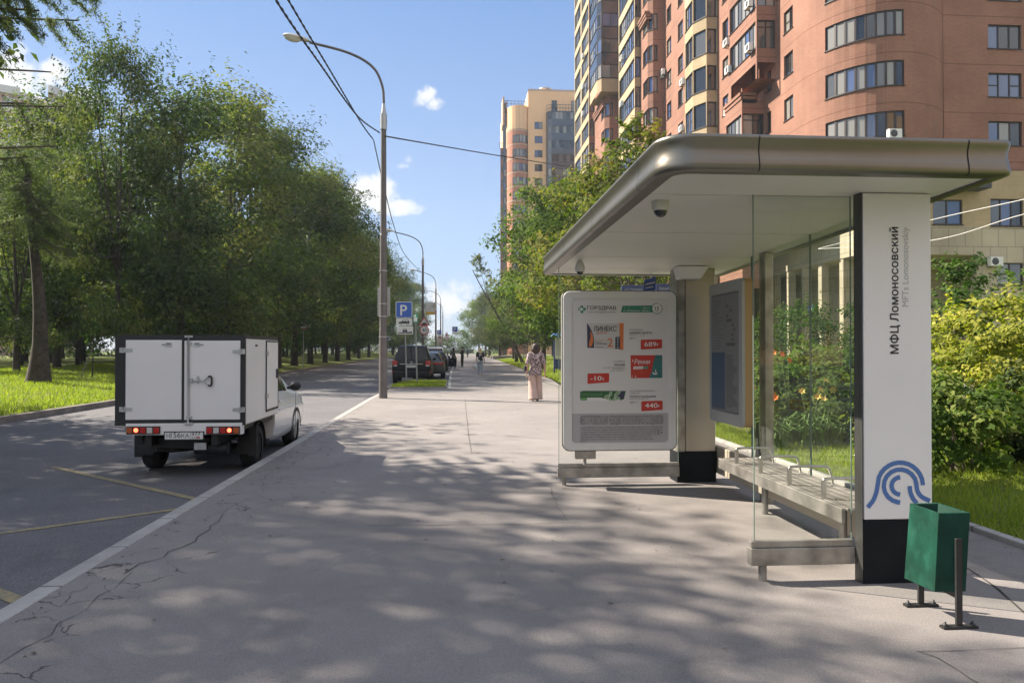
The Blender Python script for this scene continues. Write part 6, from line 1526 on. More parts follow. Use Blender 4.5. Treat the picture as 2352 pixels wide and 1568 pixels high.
for x_, s in ((558, -1), (799, 1)):
    b = MB(); rq(x_ - 24, 268, x_ + 24, 302, .0145, .022, b); d_ = MB(); a_ = z5(x_ + s * 24, 285); c2 = z5(x_ + s * 56, 287); d_.cyl((a_.x, TO.y - .02, a_.z), (c2.x, TO.y - .02, c2.z), .004); rq(x_ - 16, 276, x_ + 14, 283, .0225, .026, d_); q_ = b.build('bolt_latch', M_galv, tk); d_.build('bolt', M_ink, q_)
# side door on the kerb side of the box
X0 = TO.x + hw
b = MB(); b.box(X0 - .01, X0 + .010, TO.y + 1.12, TO.y + BL - .03, TO.z + .80, TO.z + zb1 - .07); sd = b.build('side_door', mat('white side door', (.80, .77, .74), .36, var=.03), tk, bevel=.005)
b = MB(); y0, y1, z0, z1 = TO.y + 1.10, TO.y + BL - .012, TO.z + .77, TO.z + zb1 - .055
for q in ((y0, y0 + .022, z0, z1), (y1 - .02, y1, z0, z1), (y0 + .022, y1 - .02, z0, z0 + .026), (y0 + .022, y1 - .02, z1 - .02, z1)): b.box(X0, X0 + .014, *q)
b.build('seal', M_blkfr, sd)
b = MB()
for zz in (1.0, 1.62): b.box(X0 + .0145, X0 + .026, TO.y + 1.08, TO.y + 1.18, TO.z + zz - .03, TO.z + zz + .03)
b.build('hinge', M_galv, sd); b = MB(); b.box(X0 + .0105, X0 + .03, TO.y + BL - .16, TO.y + BL - .08, TO.z + 1.24, TO.z + 1.38); b.build('handle', M_trim, sd, bevel=.004)
b = MB(); b.box(X0 + .001, X0 + .008, TO.y + .52, TO.y + .62, TO.z + 1.72, TO.z + 1.745); b.build('side_lamp', M_trim, cg)
# light bar, lamps, plate
b = MB(); a_, c_ = z5(190, 970), z5(1180, 1048); b.box(a_.x, c_.x, TO.y - .012, TO.y + .10, c_.z, a_.z + .02); b.build('light_bar', M_wpan, tk, bevel=.005)
for xa, xb, seq in ((200, 486, (2, 3, 0, 1, 0)), (879, 1162, (0, 1, 0, 3, 2))):
    b = MB(); rq(xa, 980, xb, 1044, .0125, .035, b); L_ = b.build('tail_light', M_trim, tk, bevel=.004); w_ = (xb - xa) / 5
    for i, s in enumerate(seq):
        c_ = MB(); rq(xa + w_ * i + 5, 988, xa + w_ * (i + 1) - 5, 1037, .0352, .043, c_); c_.build('lens', {0: M_red, 1: M_clear, 2: M_amber, 3: M_red}[s], L_, bevel=.004)
        if s == 3:
            k_ = z5(xa + w_ * (i + .5), 1011); c_ = MB(); c_.lathe((k_.x, TO.y - .0435, k_.z), [(.0, -.006), (.02, -.004), (.028, 0)], 16, axis='y'); c_.build('bulb', M_redlit, L_, recalc=True)
pa, pb = z5(528, 1089), z5(852, 1028); plate(tk, ('Н', '156', 'КА'), '977', frame(((pa.x + pb.x) / 2, TO.y - .03, pa.z), (1, 0, 0), (0, 0, 1)), w=pb.x - pa.x, h=pb.z - pa.z)
# chassis, axle, tank, mudflaps
b = MB()
for sx in (-.42, .42): b.box(TO.x + sx - .04, TO.x + sx + .04, TO.y + .05, TO.y + 2.2, TO.z + .42, TO.z + .62)
b.cyl(Wp(-.66, .95, .30), Wp(.66, .95, .30), .035); b.box(TO.x - .5, TO.x + .3, TO.y + .25, TO.y + .6, TO.z + .36, TO.z + .5); b.box(TO.x - hw + .08, TO.x + hw - .08, TO.y + .12, TO.y + BL, TO.z + .60, TO.z + .688); b.tube(smooth_path([Wp(-.35, .1, .36), Wp(-.2, .3, .33), Wp(.1, .5, .34), Wp(.45, .7, .38)], 4), .03, 8); b.cyl(Wp(.12, .22, .36), Wp(.55, .22, .36), .08, n=14)
b.build('chassis', M_trim, tk)
b = MB(); q_ = z5(806, 1125); b.box(q_.x - .08, q_.x + .075, TO.y + .08, TO.y + .10, TO.z + .36, TO.z + .45); b.build('hook_plate', M_galv, tk)
for s in (-1, 1):
    b = MB(); b.box(TO.x + s * .765 - .055, TO.x + s * .765 + .055, TO.y + .60, TO.y + .612, TO.z + .20, TO.z + .60); b.build('mudflap', M_trim, tk)
    wheel(tk, 'wheel', TO.x + s * .665, TO.y + .95, .30, .20, s, M_trim); 
    b = MB(); ang = np.linspace(R(-12), R(192), 12); b.add([Wp(s * (.56 + dx), .95 + .36 * math.cos(t), .30 + .36 * math.sin(t)) for dx in (0, .22) for t in ang], [(i, i + 1, 13 + i, 12 + i) for i in range(11)], 0, True); b.build('wheel_arch', M_trim, tk)
    
for o_ in list(tk.children):
    if o_.name.startswith('wheel') and not o_.name.startswith('wheel_arch'): o_.location.z += RZ      # wheels stand on the road
# cab
cab = [(BL + .02, .30, .98, 1.44, .775, .60), (BL + .25, .24, .98, 1.475, .78, .585), (BL + .75, .22, .96, 1.45, .785, .57), (BL + 1.10, .22, .95, 1.30, .785, .60), (BL + 1.48, .22, .945, .97, .785, .68), (BL + 1.9, .24, .90, .93, .775, .66), (BL + 2.3, .26, .84, .87, .755, .63), (BL + 2.58, .30, .74, .77, .70, .57), (BL + 2.7, .36, .62, .66, .60, .5)]
class _T: pass
def at_local(stn): return [(TO.y + y, TO.z + a, TO.z + b_, TO.z + c, d, e) for (y, a, b_, c, d, e) in stn]
# build the cab around its own axis, then shift in x
def shifted(secs, dx): return secs
tk_ax = TO.x
_old = ORG[tk.name]; ORG[tk.name] = Vector((0, _old.y, _old.z))
secs = loft_car(tk, at_local(cab), M_carwhite, 'cab')
side_glass(tk, secs, 0, 2, 'side_window', .10, .93, .12, .98); side_glass(tk, secs, 2, 3, 'side_window', .10, .90, .03, .80)
end_glass(tk, (TO.y + BL + 1.47, TO.z + .99), (TO.y + BL + .80, TO.z + 1.43), 'windscreen', .66, .52, (.03, .03))
for s in (-1, 1): mirror(tk, s * .775, TO.y + BL + 1.02, TO.z + 1.06, s)
b = MB()
for s in (-1, 1): b.tube([(s * .789, TO.y + BL + .25, TO.z + .72), (s * .795, TO.y + BL + .8, TO.z + .73), (s * .79, TO.y + BL + 1.4, TO.z + .72)], .012, 6)
b.build('door_moulding', M_carwhite, tk)
for s in (-1, 1):
    b = MB(); b.box(s * .786 - .012, s * .786 + .012, TO.y + BL + .30, TO.y + BL + .44, TO.z + .84, TO.z + .87); b.build('cab_door_handle', M_carwhite, tk, bevel=.005)
    w_ = wheel(tk, 'wheel', s * .68, TO.y + 3.45, .30, .19, s); w_.location.z += RZ
    b = MB(); ang = np.linspace(R(0), R(180), 14); b.add([Vector((s * .793, TO.y + 3.45 + rr_ * math.cos(t), TO.z + .30 + rr_ * math.sin(t))) for rr_ in (.30, .365) for t in ang], [(i, i + 1, 15 + i, 14 + i) for i in range(13)], 0); b.build('wheel_arch', M_trim, tk, recalc=False)
    b = MB(); b.ell((s * .60, TO.y + BL + 2.5, TO.z + .66), .13, .12, .08); b.build('headlight', M_clear, tk)
    b = MB(); a_ = s * .784; b.box(min(a_, a_ + s * .006), max(a_, a_ + s * .006), TO.y + BL + 1.52, TO.y + BL + 1.525, TO.z + .32, TO.z + .93); b.build('door_gap', M_trim, tk)
ORG[tk.name] = _old

# --- parked cars (own frame: rear at y 0, ground at z 0)
def parked(name, label, cat, x, y, rz, st, paint, glass, tail, L, wheels, plate_z=None, roofrails=False, spare=None):
    root = thing(name, label, cat, (0, 0, 0), 'vehicles parked in the bay'); secs = loft_car(root, st, paint)
    for (i0, i1, c) in glass['side']: side_glass(root, secs, i0, i1, 'side_window', .10, c, .05, .95)
    (A, B, wa, wb) = glass['rear']; end_glass(root, A, B, 'rear_window', wa, wb, (-.012, .006))
    (A, B, wa, wb) = glass['front']; end_glass(root, A, B, 'windscreen', wa, wb, (.02, .02))
    W_ = st[3][4]; zb = st[2][2]
    for s in (-1, 1):
        for wy in wheels: wheel(root, 'wheel', s * (W_ - .12), wy, .36, .24, s)
        mirror(root, s * W_ * .96, glass['front'][0][0] - .45, zb + .06, s, paint)
        b = MB()
        for (x0, x1, z0, z1, y0, y1) in tail: b.box(*sorted((s * x0, s * x1)), y0, y1, z0, z1)
        b.build('tail_light', M_red, root, bevel=.015)
        for wy in wheels:
            b = MB(); ang = np.linspace(R(0), R(180), 12); b.add([Vector((s * (W_ + .004), wy + rr_ * math.cos(t), .36 + rr_ * math.sin(t))) for rr_ in (.34, .42) for t in ang], [(i, i + 1, 13 + i, 12 + i) for i in range(11)]); b.build('wheel_arch', M_trim, root, recalc=False)
    if roofrails:
        for s in (-1, 1): b = MB(); b.tube(smooth_path([(s * .62, .55, st[2][3] - .02), (s * .63, .8, st[2][3] + .07), (s * .63, 2.3, st[2][3] + .07), (s * .62, 2.6, st[2][3] - .02)], 3), .022, 6); b.build('roof_rail', M_trim, root)
    root.location = (x, y, RZ); root.rotation_euler = (0, 0, rz)
    return root
SUV = [(.0, .42, .98, 1.02, .88, .80), (.06, .34, 1.06, 1.12, .94, .82), (.34, .30, 1.12, 1.80, .955, .70), (1.0, .30, 1.12, 1.86, .965, .70), (2.3, .30, 1.10, 1.84, .965, .69), (3.0, .30, 1.08, 1.66, .965, .70), (3.55, .30, 1.07, 1.10, .96, .78), (4.3, .32, 1.02, 1.05, .94, .76), (4.8, .40, .86, .9, .86, .68), (4.9, .45, .7, .74, .75, .6)]
suv = parked('parked_car', 'black off-roader with red tail lamps parked behind the kerbed grass island', 'car', -2.08, 37.2, 0, SUV, M_carblack, dict(side=[(2, 3, .9), (3, 4, .9), (4, 5, .86)], rear=((.075, 1.16), (.30, 1.74), .80, .66), front=((3.53, 1.12), (2.98, 1.66), .78, .62)),
    [(.68, .93, .92, 1.13, -.03, .10), (.80, .94, .50, .62, -.012, .05)], 4.9, (.95, 3.8), roofrails=True)
Ls = lambda x, y, z: Vector((x, y, z))
b = MB(); b.box(-.56, .56, -.045, .0, .955, .985); b.build('chrome_strip', M_chrome, suv); 
b = MB(); b.box(-.90, .90, -.09, .10, .34, .62); b.build('bumper', M_carblack, suv, bevel=.04)
b = MB(); b.ribbon([(.075 * math.cos(t), -.02, 1.055 + .045 * math.sin(t)) for t in np.linspace(0, 6.0, 18)], .014, (0, 1, 0), closed=True); b.ribbon([(.03 * math.cos(t), -.022, 1.062 + .032 * math.sin(t)) for t in np.linspace(0, 6.0, 14)], .011, (0, 1, 0), closed=True); b.build('badge', M_chrome, suv, recalc=False)
for s in (-1, 1): b = MB(); b.box(*sorted((s * .69, s * .86)), -.034, -.02, .86, .915); b.build('reversing_light', M_clear, suv)
plate(suv, ('О', '004', 'ТК'), '197', frame((0, -.05, .80), (1, 0, 0), (0, 0, 1)))
HAT = [(.0, .40, .90, .94, .84, .74), (.06, .32, .98, 1.02, .90, .76), (.55, .28, 1.0, 1.44, .92, .60), (1.1, .28, .99, 1.54, .925, .60), (2.2, .28, .98, 1.53, .925, .60), (2.9, .28, .96, 1.34, .92, .62), (3.5, .28, .95, .98, .915, .72), (4.1, .3, .90, .93, .89, .68), (4.45, .36, .78, .82, .8, .6), (4.55, .42, .62, .66, .7, .5)]
gr = parked('parked_car', 'dark grey hatchback with a wide red light band parked in front of the black off-roader', 'car', -1.48, 43.2, 0, HAT, M_cargrey, dict(side=[(2, 3, .9), (3, 4, .9), (4, 5, .86)], rear=((.10, 1.03), (.53, 1.42), .74, .56), front=((3.46, 1.0), (2.92, 1.34), .72, .56)),
    [(.05, .86, .83, .93, -.03, .06)], 4.5, (.85, 3.5))
plate(gr, None, '', frame((0, -.02, .52), (1, 0, 0), (0, 0, 1)))
blk = parked('parked_car', 'black hatchback with its kerbside door standing open', 'car', -1.42, 57.5, 0, HAT, M_carblack, dict(side=[(2, 3, .9), (3, 4, .9), (4, 5, .86)], rear=((.10, 1.03), (.53, 1.42), .74, .56), front=((3.46, 1.0), (2.92, 1.34), .72, .56)), [(.55, .88, .83, .95, -.03, .06)], 4.5, (.85, 3.5))
b = MB(); b.hexa([(.93, 2.55, .34), (1.55, 2.0, .34), (1.57, 2.04, .34), (.95, 2.6, .34), (.93, 2.55, 1.0), (1.58, 1.98, .98), (1.6, 2.02, .98), (.95, 2.6, 1.0)]); b.hexa([(.93, 2.55, 1.0), (1.0, 2.49, 1.0), (1.0, 2.52, 1.0), (.95, 2.6, 1.0), (.80, 2.5, 1.40), (.88, 2.44, 1.42), (.89, 2.46, 1.42), (.82, 2.53, 1.40)]); b.hexa([(1.5, 2.06, .98), (1.58, 1.98, .98), (1.6, 2.02, .98), (1.52, 2.1, .98), (1.32, 2.14, 1.40), (1.40, 2.08, 1.40), (1.42, 2.12, 1.40), (1.34, 2.18, 1.40)]); b.build('open_door', M_carblack, blk, bevel=.01)
wh = parked('parked_car', 'white off-roader with dark rear window parked farthest along the bay', 'car', -1.75, 68.0, 0, SUV, M_carwhite, dict(side=[(2, 3, .9), (3, 4, .9), (4, 5, .86)], rear=((.075, 1.16), (.30, 1.74), .80, .66), front=((3.53, 1.12), (2.98, 1.66), .78, .62)), [(.70, .93, .92, 1.13, -.03, .10)], 4.9, (.95, 3.8))
bl = parked('parked_car', 'blue car glimpsed through leaves between the pillar and the golden shrub', 'car', 16.6, 27.0, R(4), HAT, mat('blue car paint', (.06, .16, .34), .3, coat=.6), dict(side=[(2, 3, .9), (3, 4, .9), (4, 5, .86)], rear=((.10, 1.03), (.53, 1.42), .74, .56), front=((3.46, 1.0), (2.92, 1.34), .72, .56)), [(.55, .88, .83, .95, -.03, .06)], 4.5, (.85, 3.5)); bl.location.z = .125; bl['group'] = 'cars on the service road'
ds = dup(gr, (15.9, 38.0, .125), R(-3), 'dark car seen through the shelter glass behind the trimmed bush'); ds['group'] = 'cars on the service road'
for i, (px, d, rz) in enumerate(((1208, 185, 80), (1182, 205, 95))):
    p = PD(px, 800, d); c_ = dup(wh if i == 0 else gr, (p.x, p.y, zright(p.x, p.y) + .0), R(rz), ['pale car half hidden under the far verge trees', 'dark car half hidden under the far verge trees, left of the pale one'][i]); c_['group'] = 'cars under the far trees'
# ------------------------------------------------------------------ lamp posts
M_post1 = mat('brown-grey lamp post', (.15, .132, .128), .6, .2, var=.15, vscale=3); M_lamp = mat('pale lamp housing', (.55, .53, .48), .45); M_lens = mat('lamp glass', (.62, .60, .52), .25); M_band = mat('steel band', (.45, .45, .44), .45, .7)
def lamp_post(label, x, y, h=9.07, first=False):
    root = thing('street_lamp', label, 'street lamp', (x, y, -.02), 'street lamps along the kerb'); o = ORG[root.name]
    b = MB(); pr = [(0, .135), (2.2, .125), (2.23, .118), (5.2, .108), (5.23, .098), (h - .35, .085)]
    for (z0, r0), (z1, r1) in zip(pr, pr[1:]): b.tube([o + Vector((0, 0, z0)), o + Vector((0, 0, z1))], [r0, r1], 16, cap=False)
    b.build('post', M_post1, root)
    b = MB(); b.tube([o + Vector((0, 0, h - .5)), o + Vector((0, 0, h))], .105, 16); b.tube([o + Vector((0, 0, h)), o + Vector((0, 0, h + .33))], [.08, .045], 14)
    for a in (0, 1.6, 3.1, 4.7): b.cyl(o + Vector((math.cos(a) * .09, math.sin(a) * .09, h - .25)), o + Vector((math.cos(a) * .14, math.sin(a) * .14, h - .25)), .015, n=6)
    b.build('collar', M_band, root)
    b = MB(); p = [(0, 0, h + .15), (0, 0, h + .5), (-.04, 0, h + .87), (-.23, 0, h + 1.35), (-.575, 0, h + 1.67), (-1.07, 0, h + 1.91), (-1.63, 0, h + 2.07), (-2.33, 0, h + 2.22)]
    b.tube(smooth_path([o + Vector(q) for q in p], 5), .042, 10); b.build('arm', M_post1, root)
    c = o + Vector((-2.72, 0, h + 2.33)); b = MB(); ax = Vector((-1, 0, .2)).normalized(); up = Vector((.2, 0, 1)).normalized(); sd = Vector((0, 1, 0)); V = []; n = 14
    secs_ = [(-.42, .05, .04), (-.3, .11, .09), (-.05, .15, .12), (.2, .165, .12), (.38, .12, .08), (.45, .02, .02)]
    for (t, w, hh) in secs_:
        for k in range(n): a = 2 * math.pi * k / n; V.append(c + ax * t + sd * (w * math.cos(a)) + up * (hh * math.sin(a) * (1 if math.sin(a) > 0 else .25)))
    b.add(V, [(i * n + k, i * n + (k + 1) % n, (i + 1) * n + (k + 1) % n, (i + 1) * n + k) for i in range(len(secs_) - 1) for k in range(n)], 0, True); hd_ = b.build('lamp_head', M_lamp, root)
    b = MB(); q = c + ax * .14 - up * .012; V = []
    for i in range(6):
        th = math.pi / 2 * i / 5
        for k in range(n): a = 2 * math.pi * k / n; V.append(q + ax * (.27 * math.cos(th) * math.cos(a)) + sd * (.15 * math.cos(th) * math.sin(a)) - up * (.12 * math.sin(th)))
    b.add(V, [(i * n + k, i * n + (k + 1) % n, (i + 1) * n + (k + 1) % n, (i + 1) * n + k) for i in range(5) for k in range(n)], 0, True); b.build('lamp_glass', M_lens, hd_)
    b = MB()
    for z in (1.95, 2.6, 3.0, 4.05): b.tube([o + Vector((0, 0, z)), o + Vector((0, 0, z + .03))], .14, 16)
    b.build('band', M_band, root)
    return root
p1 = G(880, 914); LP1 = (p1.x, p1.y)
L1 = lamp_post('nearest curved street lamp at the kerb, right of the truck', p1.x, p1.y)
for i, (px, d) in enumerate(((971, 63.4), (1001, 95), (1012, 126), (1017, 157))):
    p = PD(px, 800, d); o_ = dup(L1, (p.x, p.y, -.02), 0, ['second street lamp from the camera, carrying the small advertising box', 'third street lamp from the camera, behind the advertising box', 'fourth street lamp, thin against the sky at the end of the road', 'farthest street lamp, a thin line above the white parked car'][i])
    if i == 0: LP2 = (p.x, p.y)
    if i == 1: LP3 = (p.x, p.y)
# sign plate on the nearest post, seen from behind and edge-on
sg = thing('post_sign', 'grey backed sign plate strapped behind the nearest lamp post', 'sign', (p1.x, p1.y + .16, PD(875, 725, 24.2).z)); o = ORG[sg.name]
b = MB(); b.box(o.x - .20, o.x + .20, o.y, o.y + .02, o.z, o.z + .92); b.build('plate', M_band, sg, bevel=.004); b = MB(); b.box(o.x - .12, o.x + .12, o.y - .05, o.y - .001, o.z + .2, o.z + .24); b.box(o.x - .12, o.x + .12, o.y - .05, o.y - .001, o.z + .7, o.z + .74); b.build('strap', M_band, sg)
# ------------------------------------------------------------------ traffic signs
M_sblue = mat('sign face blue', (.035, .12, .50), .35); M_swhite = mat('sign face white', (.72, .72, .71), .35); M_sred = mat('sign face red', (.52, .03, .03), .35); M_sback = mat('sign post grey', (.33, .33, .33), .5, .6, var=.1); M_sgreen = mat('sign face green', (.03, .22, .14), .4)
def rr_plate(cx_, y, z0, z1, w, r=.05): return [(cx_ + x, y, z) for x, z in [(p[0], p[1]) for p in rrect(-w / 2, w / 2, z0, z1, r, 4)]]
def plate_obj(parent, name, pts, m, th=.012):
    b = MB(); b.extrude(pts, (0, 0, 0), (0, th, 0)); return b.build(name, m, parent)
def flat(b, pts, y, m=0): b.add([(x, y, z) for x, z in pts], [tuple(range(len(pts)))], m)
def disc(cx_, cz, r, n=28): return [(cx_ + r * math.cos(t), cz + r * math.sin(t)) for t in np.linspace(0, 2 * math.pi, n + 1)[:-1]]
def post(parent, x, y, z0, z1, r=.03, lean=0.0): b = MB(); b.cyl((x + lean, y, z0), (x, y, z1), r, n=10); return b.build('post', M_sback, parent)
def p_sign(b, cx_, z0, s, y): b.text('P', frame((cx_ - .02 * s, y, z0 + .16 * s), (1, 0, 0), (0, 0, 1)), 1, h=.66 * s, align='CENTER', bold=.03)
def car_icon(b, cx_, z, w, y, m):
    S = w / 150.; pts = [(-78, 12), (-74, 34), (-35, 42), (-15, 68), (48, 70), (72, 46), (76, 14), (-78, 12)]
    flat(b, [(cx_ + x * S, z + q * S) for x, q in pts[:-1]], y, m); 
    for wx in (-44, 46): flat(b, disc(cx_ + wx * S, z + 12 * S, 15 * S, 16), y - .002, m); flat(b, disc(cx_ + wx * S, z + 12 * S, 8 * S, 12), y - .003, m - 1)
    flat(b, [(cx_ + x * S, z + q * S) for x, q in ((-24, 45), (-8, 63), (12, 63), (12, 45))], y - .002, m - 1); flat(b, [(cx_ + x * S, z + q * S) for x, q in ((18, 45), (18, 63), (44, 64), (60, 46))], y - .002, m - 1)
D1 = 34.0
ps = thing('parking_sign', 'big blue parking sign with two white car plates below, on the grass island', 'sign', (PD(933, 800, D1).x, PD(933, 800, D1).y, .06)); o = ORG[ps.name]; yb = o.y
zz = lambda py: PY(930, py, yb).z
xs = lambda px: PY(px, 760, yb).x
post(ps, xs(929), yb, .06, zz(700), .032, xs(934) - xs(929))
cx_ = (xs(909) + xs(947)) / 2; w_ = xs(947) - xs(909)
plate_obj(ps, 'sign_plate', rr_plate(cx_, yb - .05, zz(730), zz(693), w_), M_swhite); b = MB(); flat(b, [(p[0], p[2]) for p in rr_plate(cx_, 0, zz(730) + .025, zz(693) - .025, w_ - .05, .04)], yb - .052, 0); p_sign(b, cx_, zz(730), w_, yb - .054); b.build('sign_face', [M_sblue, M_swhite], ps, recalc=False)
for i, (xa, xb, ya, yc) in enumerate(((910, 947, 731.5, 747.6), (911.5, 949, 749, 767.5))):
    c2 = (xs(xa) + xs(xb)) / 2; w2 = xs(xb) - xs(xa); plate_obj(ps, 'sign_plate', rr_plate(c2, yb - .05, zz(yc), zz(ya), w2, .03), M_swhite); b = MB()
    if i == 0: car_icon(b, c2, zz(yc) + .05, w2 * .66, yb - .053, 1)
    else:
        S = w2 / 240.; z0 = zz(yc); P_2 = lambda L: [(c2 + x * S, z0 + q * S) for x, q in L]
        flat(b, P_2([(-105, 14), (105, 14), (105, 40), (0, 26), (-105, 26)]), yb - .053, 1); flat(b, P_2([(-34, 34), (34, 34), (34, 62), (24, 62), (20, 86), (-20, 86), (-24, 62), (-34, 62)]), yb - .053, 1); flat(b, P_2([(-17, 64), (17, 64), (14, 80), (-14, 80)]), yb - .055, 0); flat(b, P_2([(-30, 26), (-18, 26), (-18, 34), (-30, 34)]), yb - .053, 1); flat(b, P_2([(18, 26), (30, 26), (30, 34), (18, 34)]), yb - .053, 1)
    b.build('sign_face', [M_swhite, M_ink], ps, recalc=False)
# green plate on its own post, turned edge-on
gp = thing('parking_sign', 'narrow post with a green and white plate turned sideways, right of the parking sign', 'sign', (PD(957, 800, 33.4).x, PD(957, 800, 33.4).y, .06)); o = ORG[gp.name]
yt = PY(954, 742, o.y).z; yt2 = PY(954, 720, o.y).z; post(gp, PY(954, 742, o.y).x, o.y, .06, yt2 + .02, .035, PY(958, 742, o.y).x - PY(954, 742, o.y).x)
xc = PY(955, 730, o.y).x; u_ = Vector((math.cos(R(63)), math.sin(R(63)), 0)) * -1; u_ = Vector((.42, -.91, 0)); nn = Vector((-.91, -.42, 0)); b = MB(); q = [Vector((xc, o.y - .05, 0)) + u_ * a + nn * c for a, c in ((-.25, 0), (.25, 0), (.25, .012), (-.25, .012))]; b.hexa([p + Vector((0, 0, yt)) for p in q] + [p + Vector((0, 0, yt2)) for p in q]); b.build('sign_plate', M_sgreen, gp)
b = MB(); 
for (a0_, a1_, f0, f1, m) in ((-.2, .2, .15, .55, 0), (-.2, .05, .66, .85, 0)): q = [Vector((xc, o.y - .05, 0)) + u_ * a + nn * .015 for a in (a0_, a1_)]; b.add([q[0] + Vector((0, 0, yt + (yt2 - yt) * f0)), q[1] + Vector((0, 0, yt + (yt2 - yt) * f0)), q[1] + Vector((0, 0, yt + (yt2 - yt) * f1)), q[0] + Vector((0, 0, yt + (yt2 - yt) * f1))], [(0, 1, 2, 3)])
b.build('sign_face', M_swhite, gp, recalc=False)
def round40(root, cx_, cz, r, y, txt='40'):
    plate_obj(root, 'sign_plate', [(x, y, z) for x, z in disc(cx_, cz, r)], M_sback); b = MB(); flat(b, disc(cx_, cz, r * .985), y - .002, 0); flat(b, disc(cx_, cz, r * .8), y - .004, 1); b.text(txt, frame((cx_, y - .006, cz - r * .36), (1, 0, 0), (0, 0, 1)), 2, h=r * .74, align='CENTER', bold=.015); b.build('sign_face', [M_sred, M_swhite, M_ink], root, recalc=False)
def tri(root, cx_, z0, z1, w, y):
    P3 = lambda k: [(cx_ - w / 2 * k, (z0 + (z1 - z0) * .36) - (z1 - z0) * .36 * k), (cx_ + w / 2 * k, (z0 + (z1 - z0) * .36) - (z1 - z0) * .36 * k), (cx_, (z0 + (z1 - z0) * .36) + (z1 - z0) * .64 * k)]
    plate_obj(root, 'sign_plate', [(x, y, z) for x, z in P3(1)], M_sback); b = MB(); flat(b, P3(.985), y - .002, 0); flat(b, P3(.70), y - .004, 1); hz = z0 + (z1 - z0) * .14
    flat(b, [(cx_ + w * .22 * math.cos(t), hz + (z1 - z0) * .17 * math.sin(t)) for t in np.linspace(0, math.pi, 12)], y - .006, 2); flat(b, [(cx_ - w * .30, hz - .03), (cx_ + w * .30, hz - .03), (cx_ + w * .30, hz), (cx_ - w * .30, hz)], y - .0065, 2); b.build('sign_face', [M_sred, M_swhite, M_ink], root, recalc=False)
yq = LP2[1] - .2
s1 = thing('speed_sign', 'speed limit 40 sign under a speed bump triangle on the second street lamp', 'sign', (PY(974.5, 758, yq).x, yq, PY(974, 768, yq).z)); o = ORG[s1.name]
round40(s1, o.x, PY(974, 757.8, yq).z, .39, yq); tri(s1, o.x, PY(974, 747.5, yq).z, PY(974, 726, yq).z, .98, yq + .004)
b = MB(); b.box(o.x - .12, o.x - .06, yq + .02, yq + .10, o.z + .2, o.z + 1.4); b.build('bracket', M_sback, s1)
p = G(697, 837, .38); s2 = thing('speed_sign', 'lone speed limit 40 sign on a thin post on the left verge', 'sign', (p.x, p.y, zleft(p.x, p.y))); round40(s2, p.x, PY(697, 747, p.y).z, .32, p.y - .05); post(s2, p.x, p.y, zleft(p.x, p.y) - .05, PY(697, 744, p.y).z, .03)
# small far signs
def far_sign(label, px, py, d, kind, w, ground=0.0):
    p = PD(px, py, d); root = thing('road_sign', label, 'sign', (p.x, p.y, ground)); post(root, p.x, p.y + .05, ground, p.z + .2, .035)
    if kind == 'P':
        plate_obj(root, 'sign_plate', rr_plate(p.x, p.y, p.z - w * .5, p.z + w * .5, w), M_swhite); b = MB(); flat(b, [(q[0], q[2]) for q in rr_plate(p.x, 0, p.z - w * .46, p.z + w * .46, w * .92)], p.y - .002, 0); p_sign(b, p.x, p.z - w * .5, w, p.y - .004); b.build('sign_face', [M_sblue, M_swhite], root, recalc=False)
        plate_obj(root, 'sign_plate', rr_plate(p.x, p.y, p.z - w * .92, p.z - w * .54, w), M_swhite)
    elif kind == '40': round40(root, p.x, p.z, w / 2, p.y); tri(root, p.x, p.z + w * .55, p.z + w * 1.5, w * 1.15, p.y)
    elif kind == 'X':
        plate_obj(root, 'sign_plate', rr_plate(p.x, p.y, p.z - w * .5, p.z + w * .5, w), M_swhite); b = MB(); flat(b, [(p.x - w * .3, p.z - w * .3), (p.x + w * .3, p.z - w * .3), (p.x, p.z + w * .32)], p.y - .002, 0); flat(b, disc(p.x, p.z - w * .08, w * .09, 10), p.y - .004, 1); b.build('sign_face', [M_sblue, M_ink], root, recalc=False)
    return root
far_sign('blue parking sign with white plate over the pavement side of the bay', 1045, 756, 92, 'P', .66)
far_sign('small blue parking sign half hidden by the third street lamp', 1009, 763, 104, 'P', .62)
far_sign('far speed limit sign with warning triangle between the lamp posts', 1010, 782, 110, '40', .7)
far_sign('far round and triangular signs right of the fourth street lamp', 1026, 776, 128, '40', .7)
far_sign('pedestrian crossing sign just right of the nearest lamp post', 892, 776, 140, 'X', .75)
far_sign('small red and white warning sign high beside the nearest lamp post', 892, 745, 142, '40', .62)
# advertising box on the second lamp
ad = thing('advertising_box', 'white and yellow advertising box with red arrow fixed to the second street lamp', 'sign', PD(990, 722, 62.6)); o = ORG[ad.name]
A_, B_ = PY(977.5, 694.5, o.y), PY(1003, 722.5, o.y); b = MB(); b.box(A_.x, B_.x, o.y, o.y + .18, B_.z, A_.z); b.build('box', mat('light box white', (.62, .61, .58), .4), ad, bevel=.02)
W2, H2 = B_.x - A_.x, A_.z - B_.z; b = MB(); f_ = o.y - .004
flat(b, [(A_.x + .02, B_.z + .02), (B_.x - .2 * W2, B_.z + .02), (B_.x - .2 * W2, B_.z + .2 * H2), (A_.x + .02, B_.z + .26 * H2)], f_, 0); b.ribbon([(B_.x - .2 * W2 + .09 * math.cos(t), f_, A_.z - .3 * H2 + .14 * math.sin(t)) for t in np.linspace(0, 6.1, 18)], .045, (0, 1, 0), 1, closed=True)
for i, (a_, w_) in enumerate(((.42, .28), (.12, .5), (.12, .4))): b.text(('мой', 'страхование', 'рядом с вами')[i], frame((A_.x + a_ * W2, f_, A_.z - (.36 + i * .13) * H2), (1, 0, 0), (0, 0, 1)), 1, w=w_ * W2)
